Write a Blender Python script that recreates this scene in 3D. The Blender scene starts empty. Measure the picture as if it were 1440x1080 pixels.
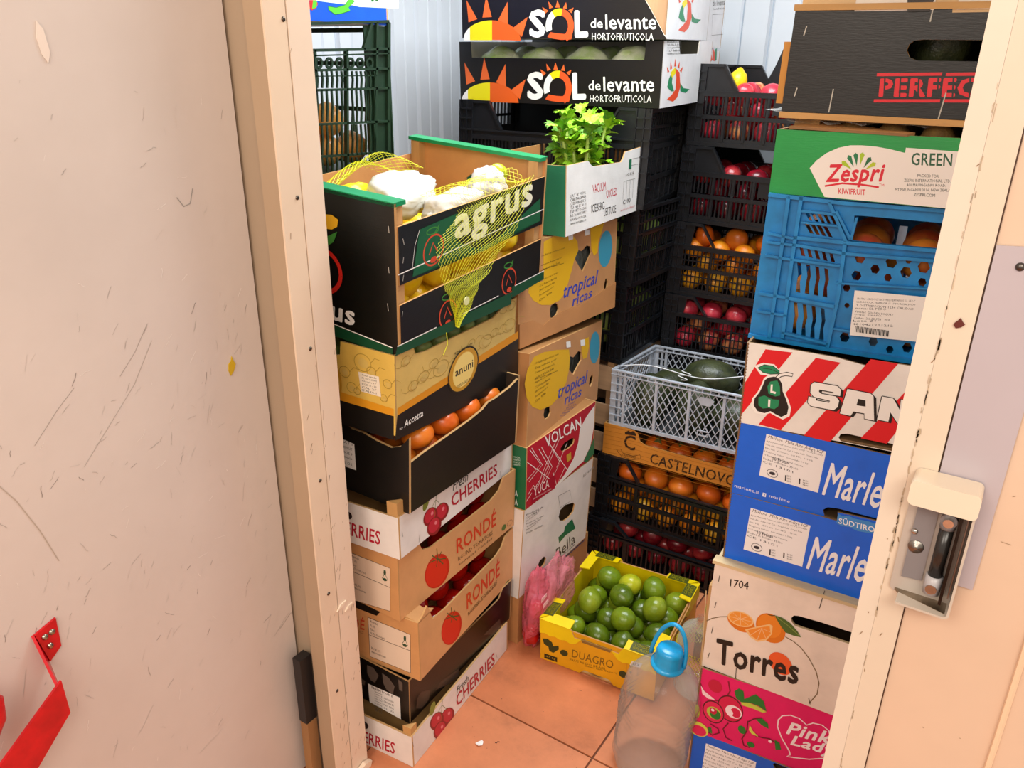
import bpy, bmesh, math, random
from math import sin, cos, pi, radians, sqrt
from mathutils import Matrix, Vector, noise
from mathutils.geometry import tessellate_polygon
random.seed(7)
col = bpy.context.scene.collection
sc = bpy.context.scene
FIT={
 'L1':((-1.2008, 0.9702, -0.0016),(0.0852, 0.003, -0.0072),(0.3, 0.4498, 0.09)),
 'L2':((-1.2301, 1.0125, 0.0992),(0.0315, 0.0026, 0.0221),(0.3, 0.4399, 0.1248)),
 'L3':((-1.2052, 1.0088, 0.2132),(0.0959, -0.0163, -0.018),(0.3, 0.4443, 0.1567)),
 'L4':((-1.2441, 1.0182, 0.3811),(0.0096, 0.0023, 0.0147),(0.3, 0.4579, 0.1677)),
 'L5':((-1.2284, 0.995, 0.5408),(0.0658, -0.0186, -0.0145),(0.3, 0.4713, 0.0981)),
 'L6':((-1.2212, 1.0356, 0.6536),(0.0182, -0.0158, 0.0312),(0.3, 0.412, 0.1761)),
 'L7':((-1.2362, 1.0147, 0.8332),(0.048, 0.0071, 0.0393),(0.3, 0.4532, 0.1687)),
 'L8':((-1.2899, 1.0247, 1.0174),(0.0209, 0.0622, 0.0736),(0.365, 0.5253, 0.2837)),
 'M0':((-1.3284, 1.4755, 0.0),(0.0, -0.0, -0.0),(0.4, 0.4, 0.1521)),
 'M1':((-1.3282, 1.4784, 0.1636),(-0.0067, -0.0203, 0.0284),(0.4, 0.3813, 0.2755)),
 'M2':((-1.3205, 1.4915, 0.4267),(-0.0081, -0.003, -0.0023),(0.4, 0.367, 0.1784)),
 'M3':((-1.3239, 1.4623, 0.5958),(0.0761, -0.0831, -0.0266),(0.4, 0.4565, 0.2421)),
 'M4':((-1.3709, 1.54, 0.8362),(-0.0433, -0.0137, -0.0336),(0.4, 0.4794, 0.2546)),
 'M5':((-1.2349, 1.6704, 1.1006),(-0.0117, 0.0243, -0.0137),(0.3, 0.4168, 0.1688)),
 'K4':((-1.5615, 2.0641, 0.0),(0.0, 0.0, 0.0),(0.6, 0.4, 0.645)),
 'K3':((-1.5444, 2.0598, 0.6603),(0.0, -0.01, 0.0226),(0.6, 0.4, 0.244)),
 'K2':((-1.5282, 2.0641, 0.9116),(0.0, -0.0138, 0.035),(0.6, 0.4, 0.2278)),
 'K1':((-1.4914, 1.9765, 1.1256),(0.1505, -0.025, 0.0128),(0.5886, 0.3965, 0.269)),
 'S1':((-1.5339, 2.0499, 1.3866),(0.0385, 0.0227, -0.003),(0.6448, 0.4, 0.1659)),
 'S2':((-1.4907, 2.0036, 1.56),(0.0999, 0.0188, 0.0025),(0.6124, 0.4, 0.18)),
 'B7':((-0.9831, 1.9706, -0.0),(0.0338, -0.0, -0.0009),(0.6, 0.4, 0.1453)),
 'B6':((-0.9667, 1.9872, 0.1454),(0.0173, -0.0045, 0.0031),(0.6, 0.4, 0.2218)),
 'B5':((-0.957, 2.0009, 0.3672),(0.0415, -0.0033, 0.0051),(0.6, 0.4, 0.1033)),
 'G':((-0.9446, 2.0053, 0.4702),(-0.0067, -0.0433, -0.0247),(0.5, 0.3184, 0.1763)),
 'B4':((-0.9352, 2.3481, 0.6141),(0.0689, 0.0035, 0.001),(0.6, 0.4, 0.1941)),
 'B3':((-0.9396, 2.3621, 0.8093),(0.0313, -0.0035, 0.0131),(0.6, 0.4, 0.2318)),
 'B2':((-0.9363, 2.3737, 1.0422),(-0.0032, -0.0071, 0.0155),(0.6, 0.4, 0.2294)),
 'B1':((-0.927, 2.3797, 1.2722),(0.0337, -0.0055, 0.0093),(0.6, 0.4, 0.2296)),
 'D':((-0.847, 1.4649, -0.0),(0.0746, 0.0103, -0.0132),(0.3237, 0.3493, 0.1302)),
 'R0':((-0.3694, 1.3205, -0.0001),(0.0674, -0.0, -0.0042),(0.5, 0.3, 0.145)),
 'R1':((-0.3692, 1.3186, 0.1444),(0.0991, -0.0036, -0.0011),(0.5, 0.3, 0.1744)),
 'R2':((-0.371, 1.3271, 0.3185),(0.0424, -0.0007, -0.004),(0.5, 0.3, 0.2626)),
 'R3':((-0.3639, 1.348, 0.5809),(0.0333, 0.0032, -0.0159),(0.5, 0.3, 0.1503)),
 'R4':((-0.3673, 1.3489, 0.7307),(0.0526, -0.002, -0.0019),(0.5, 0.3, 0.1515)),
 'R5':((-0.3677, 1.3478, 0.8815),(0.0675, 0.0001, -0.0296),(0.5, 0.3, 0.1576)),
 'R6':((-0.3827, 1.384, 1.04),(0.0823, -0.0, 0.0051),(0.5, 0.33, 0.2566)),
 'R7':((-0.383, 1.3947, 1.2967),(-0.0062, -0.0013, -0.0063),(0.5, 0.33, 0.1042)),
 'R8':((-0.3815, 1.3963, 1.4294),(0.0234, -0.0022, 0.0064),(0.5, 0.3, 0.151)),
 'E':((-1.75, 0.975, 1.25),(0.0, 0.0, 0.0),(0.4, 0.56, 0.322)),
 'E2':((-1.74, 0.985, 1.574),(0.0, 0.0, 0.0),(0.385, 0.545, 0.16)),
 'R9':((-0.372, 1.4, 1.574),(0.0087, 0.0, 0.0),(0.5, 0.3, 0.12)),
 'S3':((-1.545, 2.475, 1.374),(0.0, 0.0, 0.0),(0.6, 0.18, 0.166)),
 'S4':((-1.545, 2.475, 1.548),(0.0, 0.0, 0.0),(0.6, 0.18, 0.18)),
}
DEC={
 'L1':[
  ('R','e','7c8a35',(424,508,48,66,42,-53),0,0,360),
  ('R','e','8e1020',(729,115,150,-81,-6,-131),0,0,360),
  ('R','e','c2203a',(722,133,114,-61,-5,-103),0,0,360),
  ('R','e','e87f8a',(762,137,27,-13,-1,-27),0,0,360),
  ('R','l','6b7a2a',(734,218,618,394,637,474),0.0012),
  ('R','e','8e1020',(503,247,143,-77,-7,-127),0,0,360),
  ('R','e','c2203a',(496,264,108,-58,-6,-100),0,0,360),
  ('R','e','e87f8a',(534,269,26,-12,-1,-26),0,0,360),
  ('R','l','6b7a2a',(508,347,618,394,637,474),0.0012),
  ('R','e','8e1020',(569,48,146,-81,-7,-130),0,0,360),
  ('R','e','c2203a',(562,65,111,-61,-5,-103),0,0,360),
  ('R','e','e87f8a',(601,69,27,-13,-1,-27),0,0,360),
  ('R','l','6b7a2a',(574,150,618,394,637,474),0.0012),
  ('R', 't', 'b3122f', 'CHERRIES', (935, 78, 1889, 24, 922, 282), 1, 0),
  ('R', 't', '17130f', 'Fresh', (943, 292, 1220, 273, 939, 391), 0, 0.3),
  ('F', 't', 'b3122f', 'CHERRIES', (553, 0, 1243, 63, 570, 185), 1, 0),
  ('F','e','2a1a1a',(810,296,74,15,-5,-63),0,0,360),
  ('R','l','8a8680',(13,369,24,291),0.0012),
  ('R','l','8a8680',(1928,144,1952,65),0.0012),
 ],
 'L5':[
  ('R','e','7c8a35',(482,426,44,69,39,-33),0,0,360),
  ('R','e','8e1020',(770,178,139,-27,-4,-111),0,0,360),
  ('R','e','c2203a',(763,191,106,-20,-4,-88),0,0,360),
  ('R','e','e87f8a',(800,206,26,-3,-1,-23),0,0,360),
  ('R','l','6b7a2a',(773,266,664,382,681,454),0.0012),
  ('R','e','8e1020',(558,227,133,-26,-5,-109),0,0,360),
  ('R','e','c2203a',(552,240,101,-19,-4,-86),0,0,360),
  ('R','e','e87f8a',(587,254,24,-3,-1,-23),0,0,360),
  ('R','l','6b7a2a',(562,313,664,382,681,454),0.0012),
  ('R','e','8e1020',(622,78,136,-28,-5,-111),0,0,360),
  ('R','e','c2203a',(615,91,103,-21,-4,-87),0,0,360),
  ('R','e','e87f8a',(651,105,25,-4,-1,-23),0,0,360),
  ('R','l','6b7a2a',(625,165,664,382,681,454),0.0012),
  ('R', 't', 'b3122f', 'CHERRIES', (966, 135, 1976, 96, 957, 299), 1, 0),
  ('R', 't', '17130f', 'Fresh', (994, 333, 1312, 326, 987, 448), 0, 0.3),
  ('F', 't', 'b3122f', 'CHERRIES', (543, 79, 1249, 95, 560, 249), 1, 0),
  ('F','e','2a1a1a',(831,330,63,2,-4,-49),0,0,360),
  ('R','l','8a8680',(54,309,65,240),0.0012),
  ('R','l','8a8680',(353,117,332,30),0.0012),
  ('R','l','8a8680',(1475,86,1486,9),0.0012),
  ('R','l','8a8680',(2045,114,2037,43),0.0012),
 ],
 'L4':[
  ('R','e','c81a10',(668,255,227,-66,-5,-224),0,0,360),
  ('R','e','d9261a',(655,253,198,-58,-4,-196),0,0,360),
  ('R','l','4d5a2c',(678,410,585,438,524,453),0.0026),
  ('R','l','4d5a2c',(678,410,617,474,577,521),0.0026),
  ('R','l','4d5a2c',(678,410,668,497,661,567),0.0026),
  ('R','l','4d5a2c',(678,410,717,445,744,477),0.0026),
  ('R','l','4d5a2c',(678,410,768,365,829,336),0.0026),
  ('R','l','4d5a2c',(678,410,735,341,774,290),0.0026),
  ('R','l','4d5a2c',(678,410,661,364,650,325),0.0026),
  ('R', 't', 'd03a20', 'RONDÉ', (1033, 277, 1864, 229, 1024, 536), 1, 0),
  ('R', 't', '6b4a2a', 'ROUND TOMATOES', (1064, 159, 1787, 134, 1058, 218), 0, 0),
  ('R', 't', '6b4a2a', 'tomates rondes', (1075, 80, 1781, 66, 1071, 122), 0, 0),
  ('R','e','4d6a2c',(2044,95,50,0,2,-44),0,0,360),
  ('R','e','6b4a2a',(2182,93,60,-5,2,-39),0.001,0,360),
  ('F','q','ead3bb',(811,623,1398,651,1371,79,770,-24),0,'222222',0.9),
  ('F','l','4a3424',(811,623,1398,651,1371,79,770,-24,811,623),0.0014),
  ('F','l','4a3424',(795,379,1386,399),0.0014),
  ('F','l','2e4a30',(1308,591,1333,597,1330,536,1355,487,1314,451,1275,476,1305,525,1308,591),0.0012),
  ('F','e','2e4a30',(1319,564,18,3,-2,-30),0,0,360),
  ('F','e','2e4a30',(1315,474,30,4,-1,-19),0,0,360),
  ('F', 't', '5a4434', 'Rondé', (845, 576, 952, 573, 847, 604), 0, 0),
  ('F', 't', '5a4434', 'FL 102', (841, 523, 914, 517, 843, 552), 0, 0),
  ('F', 't', '5a4434', 'Class I', (837, 469, 905, 464, 839, 499), 0, 0),
  ('F', 't', '5a4434', 'NL-The Netherlands', (833, 416, 1045, 424, 835, 445), 0, 0),
  ('F', 't', '5a4434', 'Bio NL 012', (819, 203, 955, 205, 822, 232), 0, 0),
  ('F', 't', '5a4434', 'www.rondetomaat', (816, 153, 1031, 165, 818, 183), 0, 0),
 ],
 'L3':[
  ('R','e','c81a10',(670,255,222,-82,-10,-224),0,0,360),
  ('R','e','d9261a',(654,256,194,-72,-9,-197),0,0,360),
  ('R','l','4d5a2c',(684,409,594,448,534,470),0.0026),
  ('R','l','4d5a2c',(684,409,625,474,587,520),0.0026),
  ('R','l','4d5a2c',(684,409,676,485,671,546),0.0026),
  ('R','l','4d5a2c',(684,409,724,432,751,455),0.0026),
  ('R','l','4d5a2c',(684,409,772,356,832,322),0.0026),
  ('R','l','4d5a2c',(684,409,740,341,777,291),0.0026),
  ('R','l','4d5a2c',(684,409,667,373,656,342),0.0026),
  ('R', 't', 'd03a20', 'RONDÉ', (1016, 281, 1846, 269, 1016, 563), 1, 0),
  ('R', 't', '6b4a2a', 'ROUND TOMATOES', (1046, 177, 1774, 185, 1044, 231), 0, 0),
  ('R', 't', '6b4a2a', 'tomates rondes', (1050, 174, 1759, 172, 1043, 216), 0, 0),
  ('R','e','4d6a2c',(2058,8,50,-6,0,-40),0,0,360),
  ('F', 't', 'c8452c', 'RONDÉ', (253, 333, 757, 413, 271, 515), 1, 0),
  ('F', 't', '8a5a35', 'ROUND TOMATOES', (248, 281, 740, 357, 252, 317), 0, 0),
  ('F','q','ead3bb',(822,616,1396,594,1374,62,811,67),0,'222222',0.9),
  ('F','l','4a3424',(822,616,1396,594,1374,62,811,67,822,616),0.0014),
  ('F','l','4a3424',(819,375,1387,374),0.0014),
  ('F','l','2e4a30',(1311,545,1335,549,1331,485,1355,432,1315,397,1278,426,1307,476,1311,545),0.0012),
  ('F','e','2e4a30',(1321,515,17,2,-2,-32),0,0,360),
  ('F','e','2e4a30',(1316,421,29,1,-1,-20),0,0,360),
  ('F', 't', '5a4434', 'Rondé', (853, 564, 954, 553, 855, 594), 0, 0),
  ('F', 't', '5a4434', 'FL 102', (849, 509, 918, 498, 851, 539), 0, 0),
  ('F', 't', '5a4434', 'Class I', (845, 454, 909, 442, 847, 484), 0, 0),
  ('F', 't', '5a4434', 'NL-The Netherlands', (841, 398, 1041, 390, 843, 428), 0, 0),
  ('F', 't', '5a4434', 'Bio NL 012', (840, 189, 967, 181, 843, 220), 0, 0),
  ('F', 't', '5a4434', 'www.rondetomaat', (837, 137, 1039, 132, 839, 168), 0, 0),
 ],
 'L2':[
  ('F','p','5c5048',(894,559,988,568,1063,488,1003,350,937,355,887,436)),
  ('F','p','5c5048',(1119,557,1222,532,1297,454,1266,318,1175,336,1126,416)),
  ('F','p','5c5048',(1353,588,1416,570,1412,437,1361,436)),
  ('F','p','5c5048',(730,314,852,297,834,220,738,223)),
  ('R','p','4a3a30',(226,299,394,188,357,54,220,46,122,130,142,261)),
  ('R','p','4a3a30',(604,154,975,56,976,-59,749,-19,497,103)),
  ('R','p','4a3a30',(1532,182,1919,171,1972,-15,1705,57)),
  ('F','q','f1ece6',(892,278,1370,322,1373,0,904,3),0,'222222',0.9),
  ('F', 't', '2b2622', "FRESH D'OR II", (949, 235, 1264, 266, 946, 271), 1, 0),
  ('F', 't', '5a524c', 'Nectarine', (991, 204, 1104, 214, 992, 229), 0, 0),
  ('F', 't', '5a524c', 'Calibre B', (989, 167, 1102, 177, 990, 192), 0, 0),
  ('F', 't', '5a524c', 'Country', (987, 131, 1101, 141, 988, 156), 0, 0),
  ('F', 't', '5a524c', 'Italy Red', (985, 94, 1099, 105, 987, 120), 0, 0),
  ('F', 't', '5a524c', 'Categoria I', (984, 58, 1097, 69, 985, 83), 0, 0),
  ('F', 't', '5a524c', '10 x 500g', (982, 21, 1096, 32, 983, 46), 0, 0),
  ('F', 't', '5a524c', 'Lot 22481', (980, -16, 1094, -5, 981, 9), 0, 0),
  ('F', 't', '5a524c', 'Packed', (978, -53, 1092, -41, 979, -28), 0, 0),
  ('F', 't', '5a524c', 'EAN 803', (976, -90, 1091, -78, 977, -65), 0, 0),
  ('F', 't', '5a524c', '0000451000', (1129, 176, 1274, 189, 1130, 201), 0, 0),
  ('F', 't', '5a524c', 'ORIGIN ES', (1127, 126, 1273, 139, 1128, 151), 0, 0),
  ('F', 't', '5a524c', 'NET 5KG', (1124, 75, 1271, 89, 1125, 101), 0, 0),
  ('F', 't', '5a524c', '01  03', (1122, 25, 1269, 39, 1123, 50), 0, 0),
 ],
 'L6':[
  ('F','q','f1ece6',(469,588,773,572,789,270,472,261),0,'222222',0.9),
  ('F', 't', '4a443e', 'CAT I', (583, 540, 748, 544, 584, 567), 0, 0),
  ('F', 't', '4a443e', 'KAKI FRUIT', (580, 480, 745, 485, 581, 508), 0, 0),
  ('F', 't', '4a443e', 'CODE 9', (577, 421, 743, 426, 578, 448), 0, 0),
  ('F', 't', '4a443e', 'ROJO', (574, 361, 740, 366, 575, 389), 0, 0),
  ('F', 't', '4a443e', 'CAL 22 2', (571, 300, 738, 306, 572, 328), 0, 0),
 ],
 'L7':[
  ('R','p','191613',(29,217,2343,315,2396,-256,-19,-44)),
  ('R','p','d98f1c',(31,288,2335,408,2344,311,29,213)),
  ('F','p','191613',(480,193,1480,217,1474,-51,459,-81)),
  ('F','p','e09a20',(487,290,1481,289,1480,211,479,186)),
  ('R','e','a98a3a',(751,466,134,1,1,-84),0.0012,0,360),
  ('R','e','cdb066',(764,454,80,-2,1,-46),0,0,360),
  ('R','l','a98a3a',(885,463,956,508,1066,464),0.001),
  ('R','l','a98a3a',(660,414,578,408,518,437,500,486),0.001),
  ('R','e','a98a3a',(627,557,74,1,0,-47),0.0012,0,360),
  ('R','e','cdb066',(639,545,44,-1,0,-26),0,0,360),
  ('R','l','a98a3a',(701,556,769,600,874,559),0.001),
  ('R','l','a98a3a',(576,528,512,514,453,542,435,590),0.001),
  ('R','e','a98a3a',(1602,500,127,1,4,-73),0.0012,0,360),
  ('R','e','cdb066',(1618,487,76,-1,2,-40),0,0,360),
  ('R','l','a98a3a',(1729,498,1810,546,1941,499),0.001),
  ('R','l','a98a3a',(1517,455,1430,444,1358,475,1334,528),0.001),
  ('R','e','a98a3a',(1787,551,84,1,3,-48),0.0012,0,360),
  ('R','e','cdb066',(1803,538,51,-1,2,-26),0,0,360),
  ('R','l','a98a3a',(1871,550,1953,600,2088,553),0.001),
  ('R','l','a98a3a',(1730,521,1654,506,1578,537,1553,590),0.001),
  ('R','e','a98a3a',(446,473,90,1,0,-58),0.0012,0,360),
  ('R','e','cdb066',(458,462,54,-1,0,-32),0,0,360),
  ('R','l','a98a3a',(536,471,602,515,704,472),0.001),
  ('R','l','a98a3a',(384,437,317,427,260,455,244,503),0.001),
  ('R','e','a98a3a',(1312,568,70,1,2,-42),0.0012,0,360),
  ('R','e','cdb066',(1326,555,42,-1,1,-23),0,0,360),
  ('R','l','a98a3a',(1382,567,1458,614,1580,570),0.001),
  ('R','l','a98a3a',(1264,542,1196,526,1127,556,1105,607),0.001),
  ('R','e','a98a3a',(2100,547,138,2,6,-76),0.0012,0,360),
  ('R','e','cdb066',(2117,533,83,-1,3,-42),0,0,360),
  ('R','l','a98a3a',(2239,545,2326,596,2470,548),0.001),
  ('R','l','a98a3a',(2009,499,1914,488,1835,520,1808,575),0.001),
  ('R','e','a98a3a',(2121,779,105,4,5,-57),0.0012,0,360),
  ('R','e','cdb066',(2138,766,63,0,3,-31),0,0,360),
  ('R','l','a98a3a',(2226,780,2312,832,2455,787),0.001),
  ('R','l','a98a3a',(2052,742,1967,726,1888,756,1861,810),0.001),
  ('R','e','a98a3a',(164,738,72,3,-1,-47),0.0012,0,360),
  ('R','e','cdb066',(175,728,43,0,0,-26),0,0,360),
  ('R','l','a98a3a',(236,739,299,781,392,744),0.001),
  ('R','l','a98a3a',(114,708,55,695,2,720,-13,764),0.001),
  ('R','e','a98a3a',(272,440,75,0,-1,-50),0.0012,0,360),
  ('R','e','cdb066',(283,428,45,-1,0,-27),0,0,360),
  ('R','l','a98a3a',(347,438,411,480,509,438),0.001),
  ('R','l','a98a3a',(219,409,158,398,103,426,87,473),0.001),
  ('F','e','a98a3a',(1112,679,105,-1,-4,-90),0.0012,0,360),
  ('F','e','d6b661',(1121,674,63,-2,-2,-50),0,0,360),
  ('F','l','a98a3a',(1218,705,1264,760,1332,751),0.001),
  ('F','e','a98a3a',(963,377,64,1,-3,-55),0.0012,0,360),
  ('F','e','d6b661',(972,371,38,-1,-2,-30),0,0,360),
  ('F','l','a98a3a',(1027,394,1075,452,1146,444),0.001),
  ('F','e','a98a3a',(1030,356,41,1,-2,-35),0.0012,0,360),
  ('F','e','d6b661',(1039,351,24,0,-1,-19),0,0,360),
  ('F','l','a98a3a',(1071,367,1119,426,1190,418),0.001),
  ('F','e','a98a3a',(1412,533,51,0,-1,-45),0.0012,0,360),
  ('F','e','d6b661',(1420,528,31,-1,-1,-25),0,0,360),
  ('F','l','a98a3a',(1464,547,1507,602,1575,594),0.001),
  ('F','e','a98a3a',(1219,613,57,0,-2,-49),0.0012,0,360),
  ('F','e','d6b661',(1228,608,34,-1,-1,-27),0,0,360),
  ('F','l','a98a3a',(1277,628,1322,683,1390,675),0.001),
  ('F','e','a98a3a',(1364,371,43,1,-1,-38),0.0012,0,360),
  ('F','e','d6b661',(1373,365,26,0,-1,-21),0,0,360),
  ('F','l','a98a3a',(1408,383,1452,440,1521,432),0.001),
  ('F','e','a98a3a',(880,527,68,0,-3,-58),0.0012,0,360),
  ('F','e','d6b661',(888,522,41,-1,-2,-32),0,0,360),
  ('F','l','a98a3a',(949,545,997,602,1068,594),0.001),
  ('R','e','2a241c',(1166,310,295,23,8,-251),0,0,360),
  ('R','e','c8932b',(1166,310,274,22,8,-234),0,0,360),
  ('R','e','efd27a',(1166,310,209,18,6,-195),0,0,360),
  ('R','e','d9a83c',(1166,310,209,18,6,-195),0.0008,0,360),
  ('R', 't', '2a241c', 'anuni', (1007, 277, 1352, 280, 999, 366), 1, 0),
  ('R', 't', '3a2d18', 'PREMIUM QUALITY', (975, 522, 1331, 531, 971, 563), 0, 0),
  ('R', 't', '3a2d18', '100% NATURE', (1038, 131, 1329, 132, 1034, 170), 0, 0),
  ('F','e','c8932b',(706,348,129,7,-16,-241),0,0,360),
  ('F','e','efd27a',(706,348,99,5,-13,-197),0,0,360),
  ('R', 't', 'f4f1ea', 'Accetta', (123, 42, 433, 49, 116, 118), 1, 0.25),
  ('R', 't', 'f4f1ea', 'by', (52, 39, 103, 37, 50, 71), 0, 0),
  ('F','q','f3e6d0',(1056,572,1310,584,1332,377,1081,370),0,'222222',0.9),
  ('F', 't', '5a524c', 'Kiwi verde', (1102, 542, 1283, 551, 1102, 561), 0, 0),
  ('F', 't', '5a524c', 'PL 0061 KIWI', (1100, 510, 1282, 519, 1101, 529), 0, 0),
  ('F', 't', '5a524c', 'Origin IT', (1099, 477, 1280, 487, 1100, 496), 0, 0),
  ('F', 't', '5a524c', 'COD 8 - 33', (1097, 445, 1279, 455, 1098, 464), 0, 0),
  ('F', 't', '5a524c', 'CAL 27', (1096, 412, 1278, 423, 1097, 431), 0, 0),
  ('F', 't', '5a524c', 'ITALIA I', (1094, 379, 1277, 390, 1095, 399), 0, 0),
 ],
 'L8':[
  ('R','p','0f5a36',(338,1124,920,1151,925,867,1398,658,2502,987,2533,723,225,704)),
  ('R','l','f4f1ea',(21,782,2599,844),0.0022),
  ('R','l','f4f1ea',(338,1121,266,993,226,803),0.001),
  ('R', 't', 'efeccf', 'agrus', (873, 790, 2334, 855, 869, 1128), 2, 0),
  ('R','e','d4492a',(542,882,152,10,-1,-142),0.0035,0,360),
  ('R','l','d4492a',(474,850,535,954,602,853),0.003),
  ('R','e','d4492a',(541,790,52,3,0,-29),0,0,360),
  ('R','e','3f8a35',(528,1067,90,-2,0,-30),0.0025,0,360),
  ('R','l','3f8a35',(543,1029,633,1105),0.0025),
  ('R','e','d4492a',(1913,176,142,-1,11,-150),0.0035,0,360),
  ('R','l','d4492a',(1853,143,1901,252,1972,144),0.003),
  ('R','e','d4492a',(1921,79,48,-1,2,-30),0,0,360),
  ('R','e','3f8a35',(1885,371,84,-7,2,-32),0.0025,0,360),
  ('R','l','3f8a35',(1902,331,1979,411),0.0025),
  ('R','e','d4492a',(770,163,139,-1,1,-143),0.0035,0,360),
  ('R','l','d4492a',(709,134,763,236,825,130),0.003),
  ('R','e','d4492a',(771,70,47,-1,0,-29),0,0,360),
  ('R','e','3f8a35',(755,350,82,-8,0,-31),0.0025,0,360),
  ('R','l','3f8a35',(769,311,850,383),0.0025),
  ('R','p','0d4a2c',(1975,95,2690,90,2704,-21,1986,-42)),
  ('R','p','0d4a2c',(-19,94,1980,34,1973,-113,-53,12)),
  ('R','l','f4f1ea',(-18,97,579,84),0.0022),
  ('R','l','f4f1ea',(985,79,1703,72),0.0022),
  ('R','l','f4f1ea',(2040,89,2691,86),0.0022),
  ('F', 't', 'f4f1ea', 'agrus', (501, 71, 1296, 91, 527, 286), 2, 0),
  ('F','p','0d4a2c',(798,115,1770,53,1767,-36,786,-13)),
  ('F','l','f4f1ea',(799,124,1766,61),0.0022),
  ('F','e','d8281e',(914,628,253,1,-21,-220),0.009,0,360),
  ('F','p','f2b51d',(904,1174,1104,1197,1177,1166,1160,1098,1092,1060,890,1038)),
  ('F','p','3f8a35',(882,951,1019,978,1157,1052,1104,945,986,866,870,829)),
  ('F','l','a8a49a',(1764,1221,1770,1159),0.0016),
  ('F','l','a8a49a',(1750,848,1756,791),0.0016),
  ('F','l','a8a49a',(1725,495,1733,419),0.0016),
  ('R','l','a8a49a',(95,1100,112,1039),0.0016),
  ('R','l','a8a49a',(101,928,87,874),0.0016),
  ('R','l','a8a49a',(95,763,81,708),0.0016),
  ('R','l','a8a49a',(70,419,58,370),0.0016),
  ('R','net','',(920,1165,2289,1285)),
  ('R','net','',(750,1048,2157,1005)),
  ('R','net','',(578,951,1963,715)),
  ('R','net','',(560,800,1653,593)),
  ('R','net','',(643,564,1493,420)),
  ('R','net','',(689,460,1281,323)),
  ('R','net','',(754,366,1236,229)),
  ('R','net','',(830,172,1095,86)),
  ('R','net','',(893,-17,934,-39)),
 ],
 'M5':[
  ('R', 't', 'c8203a', 'VACUUM', (690, 427, 1042, 422, 670, 536), 0, 0),
  ('R', 't', 'c8203a', 'COOLED', (1065, 314, 1365, 311, 1042, 417), 0, 0),
  ('R', 't', '2b2622', 'ICEBERG', (667, 185, 1020, 177, 652, 290), 0, 0),
  ('R', 't', '2b2622', 'LETTUCE', (1017, 87, 1354, 81, 1005, 189), 0, 0),
  ('R', 't', '33302c', 'S.A.T. Nº 9919 L', (120, 459, 504, 454, 119, 493), 0, 0),
  ('R', 't', '33302c', 'CARTAGENA', (122, 411, 507, 405, 121, 446), 0, 0),
  ('R', 't', '33302c', 'C/ ESPARRAGOS S/', (123, 364, 509, 357, 122, 399), 0, 0),
  ('R', 't', '33302c', 'TLF 968 55 30 11', (125, 317, 512, 308, 124, 351), 0, 0),
  ('R', 't', '33302c', 'EXPORT ES 2301', (127, 269, 514, 259, 125, 304), 0, 0),
  ('R', 't', '33302c', 'R.S. 26.00517/MU', (128, 221, 517, 209, 127, 256), 0, 0),
  ('R', 't', '33302c', 'ESPAÑA MURCIA', (130, 173, 519, 160, 129, 208), 0, 0),
  ('R', 't', '33302c', 'www.verduras.es', (132, 125, 522, 110, 130, 160), 0, 0),
  ('R','l','44403a',(1551,459,1543,216),0.0008),
  ('R','l','44403a',(1648,457,1641,210),0.0008),
  ('R','l','44403a',(1746,455,1740,204),0.0008),
  ('R','l','44403a',(1845,452,1840,198),0.0008),
  ('R','l','44403a',(1551,464,1890,455),0.0008),
  ('R', 't', '2b2622', 'C-90', (1554, 154, 1783, 155, 1549, 213), 0, 0),
  ('R', 't', 'c8203a', 'PRODUCTO FRESCO', (1493, 68, 1934, 66, 1491, 92), 0, 0),
  ('R','p','1f6b4a',(1684,735,1760,733,1763,606,1687,606)),
  ('R','l','44403a',(1760,733,2038,727,2037,641,1758,649),0.0008),
  ('R', 't', '44403a', 'I.C.E.B', (1609, 527, 1854, 524, 1605, 560), 0, 0),
 ],
 'M4':[
  ('R','p','e0ae14',(538,1230,825,1275,1207,1220,1334,1109,1358,989,1264,888,1203,758,1142,640,1051,480,911,415,701,401,497,446,319,541,204,666,241,757,533,745)),
  ('R','p','e0ae14',(1653,1273,2032,1294,1969,1159,1880,1027,1866,883,1772,850,1694,959)),
  ('R','e','3a93ad',(2085,897,190,20,18,-252),0,0,360),
  ('R', 't', '2f43a8', 'tropical', (999, 360, 1887, 396, 1021, 604), 1, 0.2),
  ('R', 't', '2f43a8', 'ricas', (1236, 260, 1757, 284, 1231, 390), 1, 0.2),
  ('R', 't', '3b4590', 'FAMILY', (1360, 220, 1569, 229, 1359, 253), 0, 0),
  ('R', 't', '3b4590', 'bananas de Costa', (1307, 183, 1619, 176, 1306, 215), 0, 0),
  ('R', 't', '3b4590', 'Sociedad Agricola', (1254, 146, 1670, 121, 1253, 178), 0, 0),
  ('R', 't', '3b4590', 'Villa del Rosario', (1201, 109, 1721, 67, 1200, 141), 0, 0),
  ('R', 't', '3b4590', 'tropicalricas.com', (1149, 72, 1773, 11, 1148, 104), 0, 0),
  ('R', 't', '57460f', 'Hola@tropicalricas.com', (439, 1050, 1019, 1066, 439, 1076), 0, 0),
  ('R', 't', '57460f', 'Compania Bananera La', (440, 931, 946, 955, 440, 958), 0, 0),
  ('R', 't', '57460f', 'Ladera Verde 243', (441, 872, 910, 900, 441, 898), 0, 0),
  ('R', 't', '57460f', 'Empacado para el Grupo', (442, 745, 876, 776, 442, 771), 0, 0),
  ('R', 't', '57460f', 'C/ 25 Federico Ramirez', (443, 684, 840, 720, 443, 711), 0, 0),
  ('R', 't', '57460f', '28021 Villaverde Bajo', (444, 623, 803, 665, 443, 650), 0, 0),
  ('R', 't', '57460f', 'Mercamadrid, puesto 4', (444, 562, 767, 610, 444, 589), 0, 0),
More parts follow.
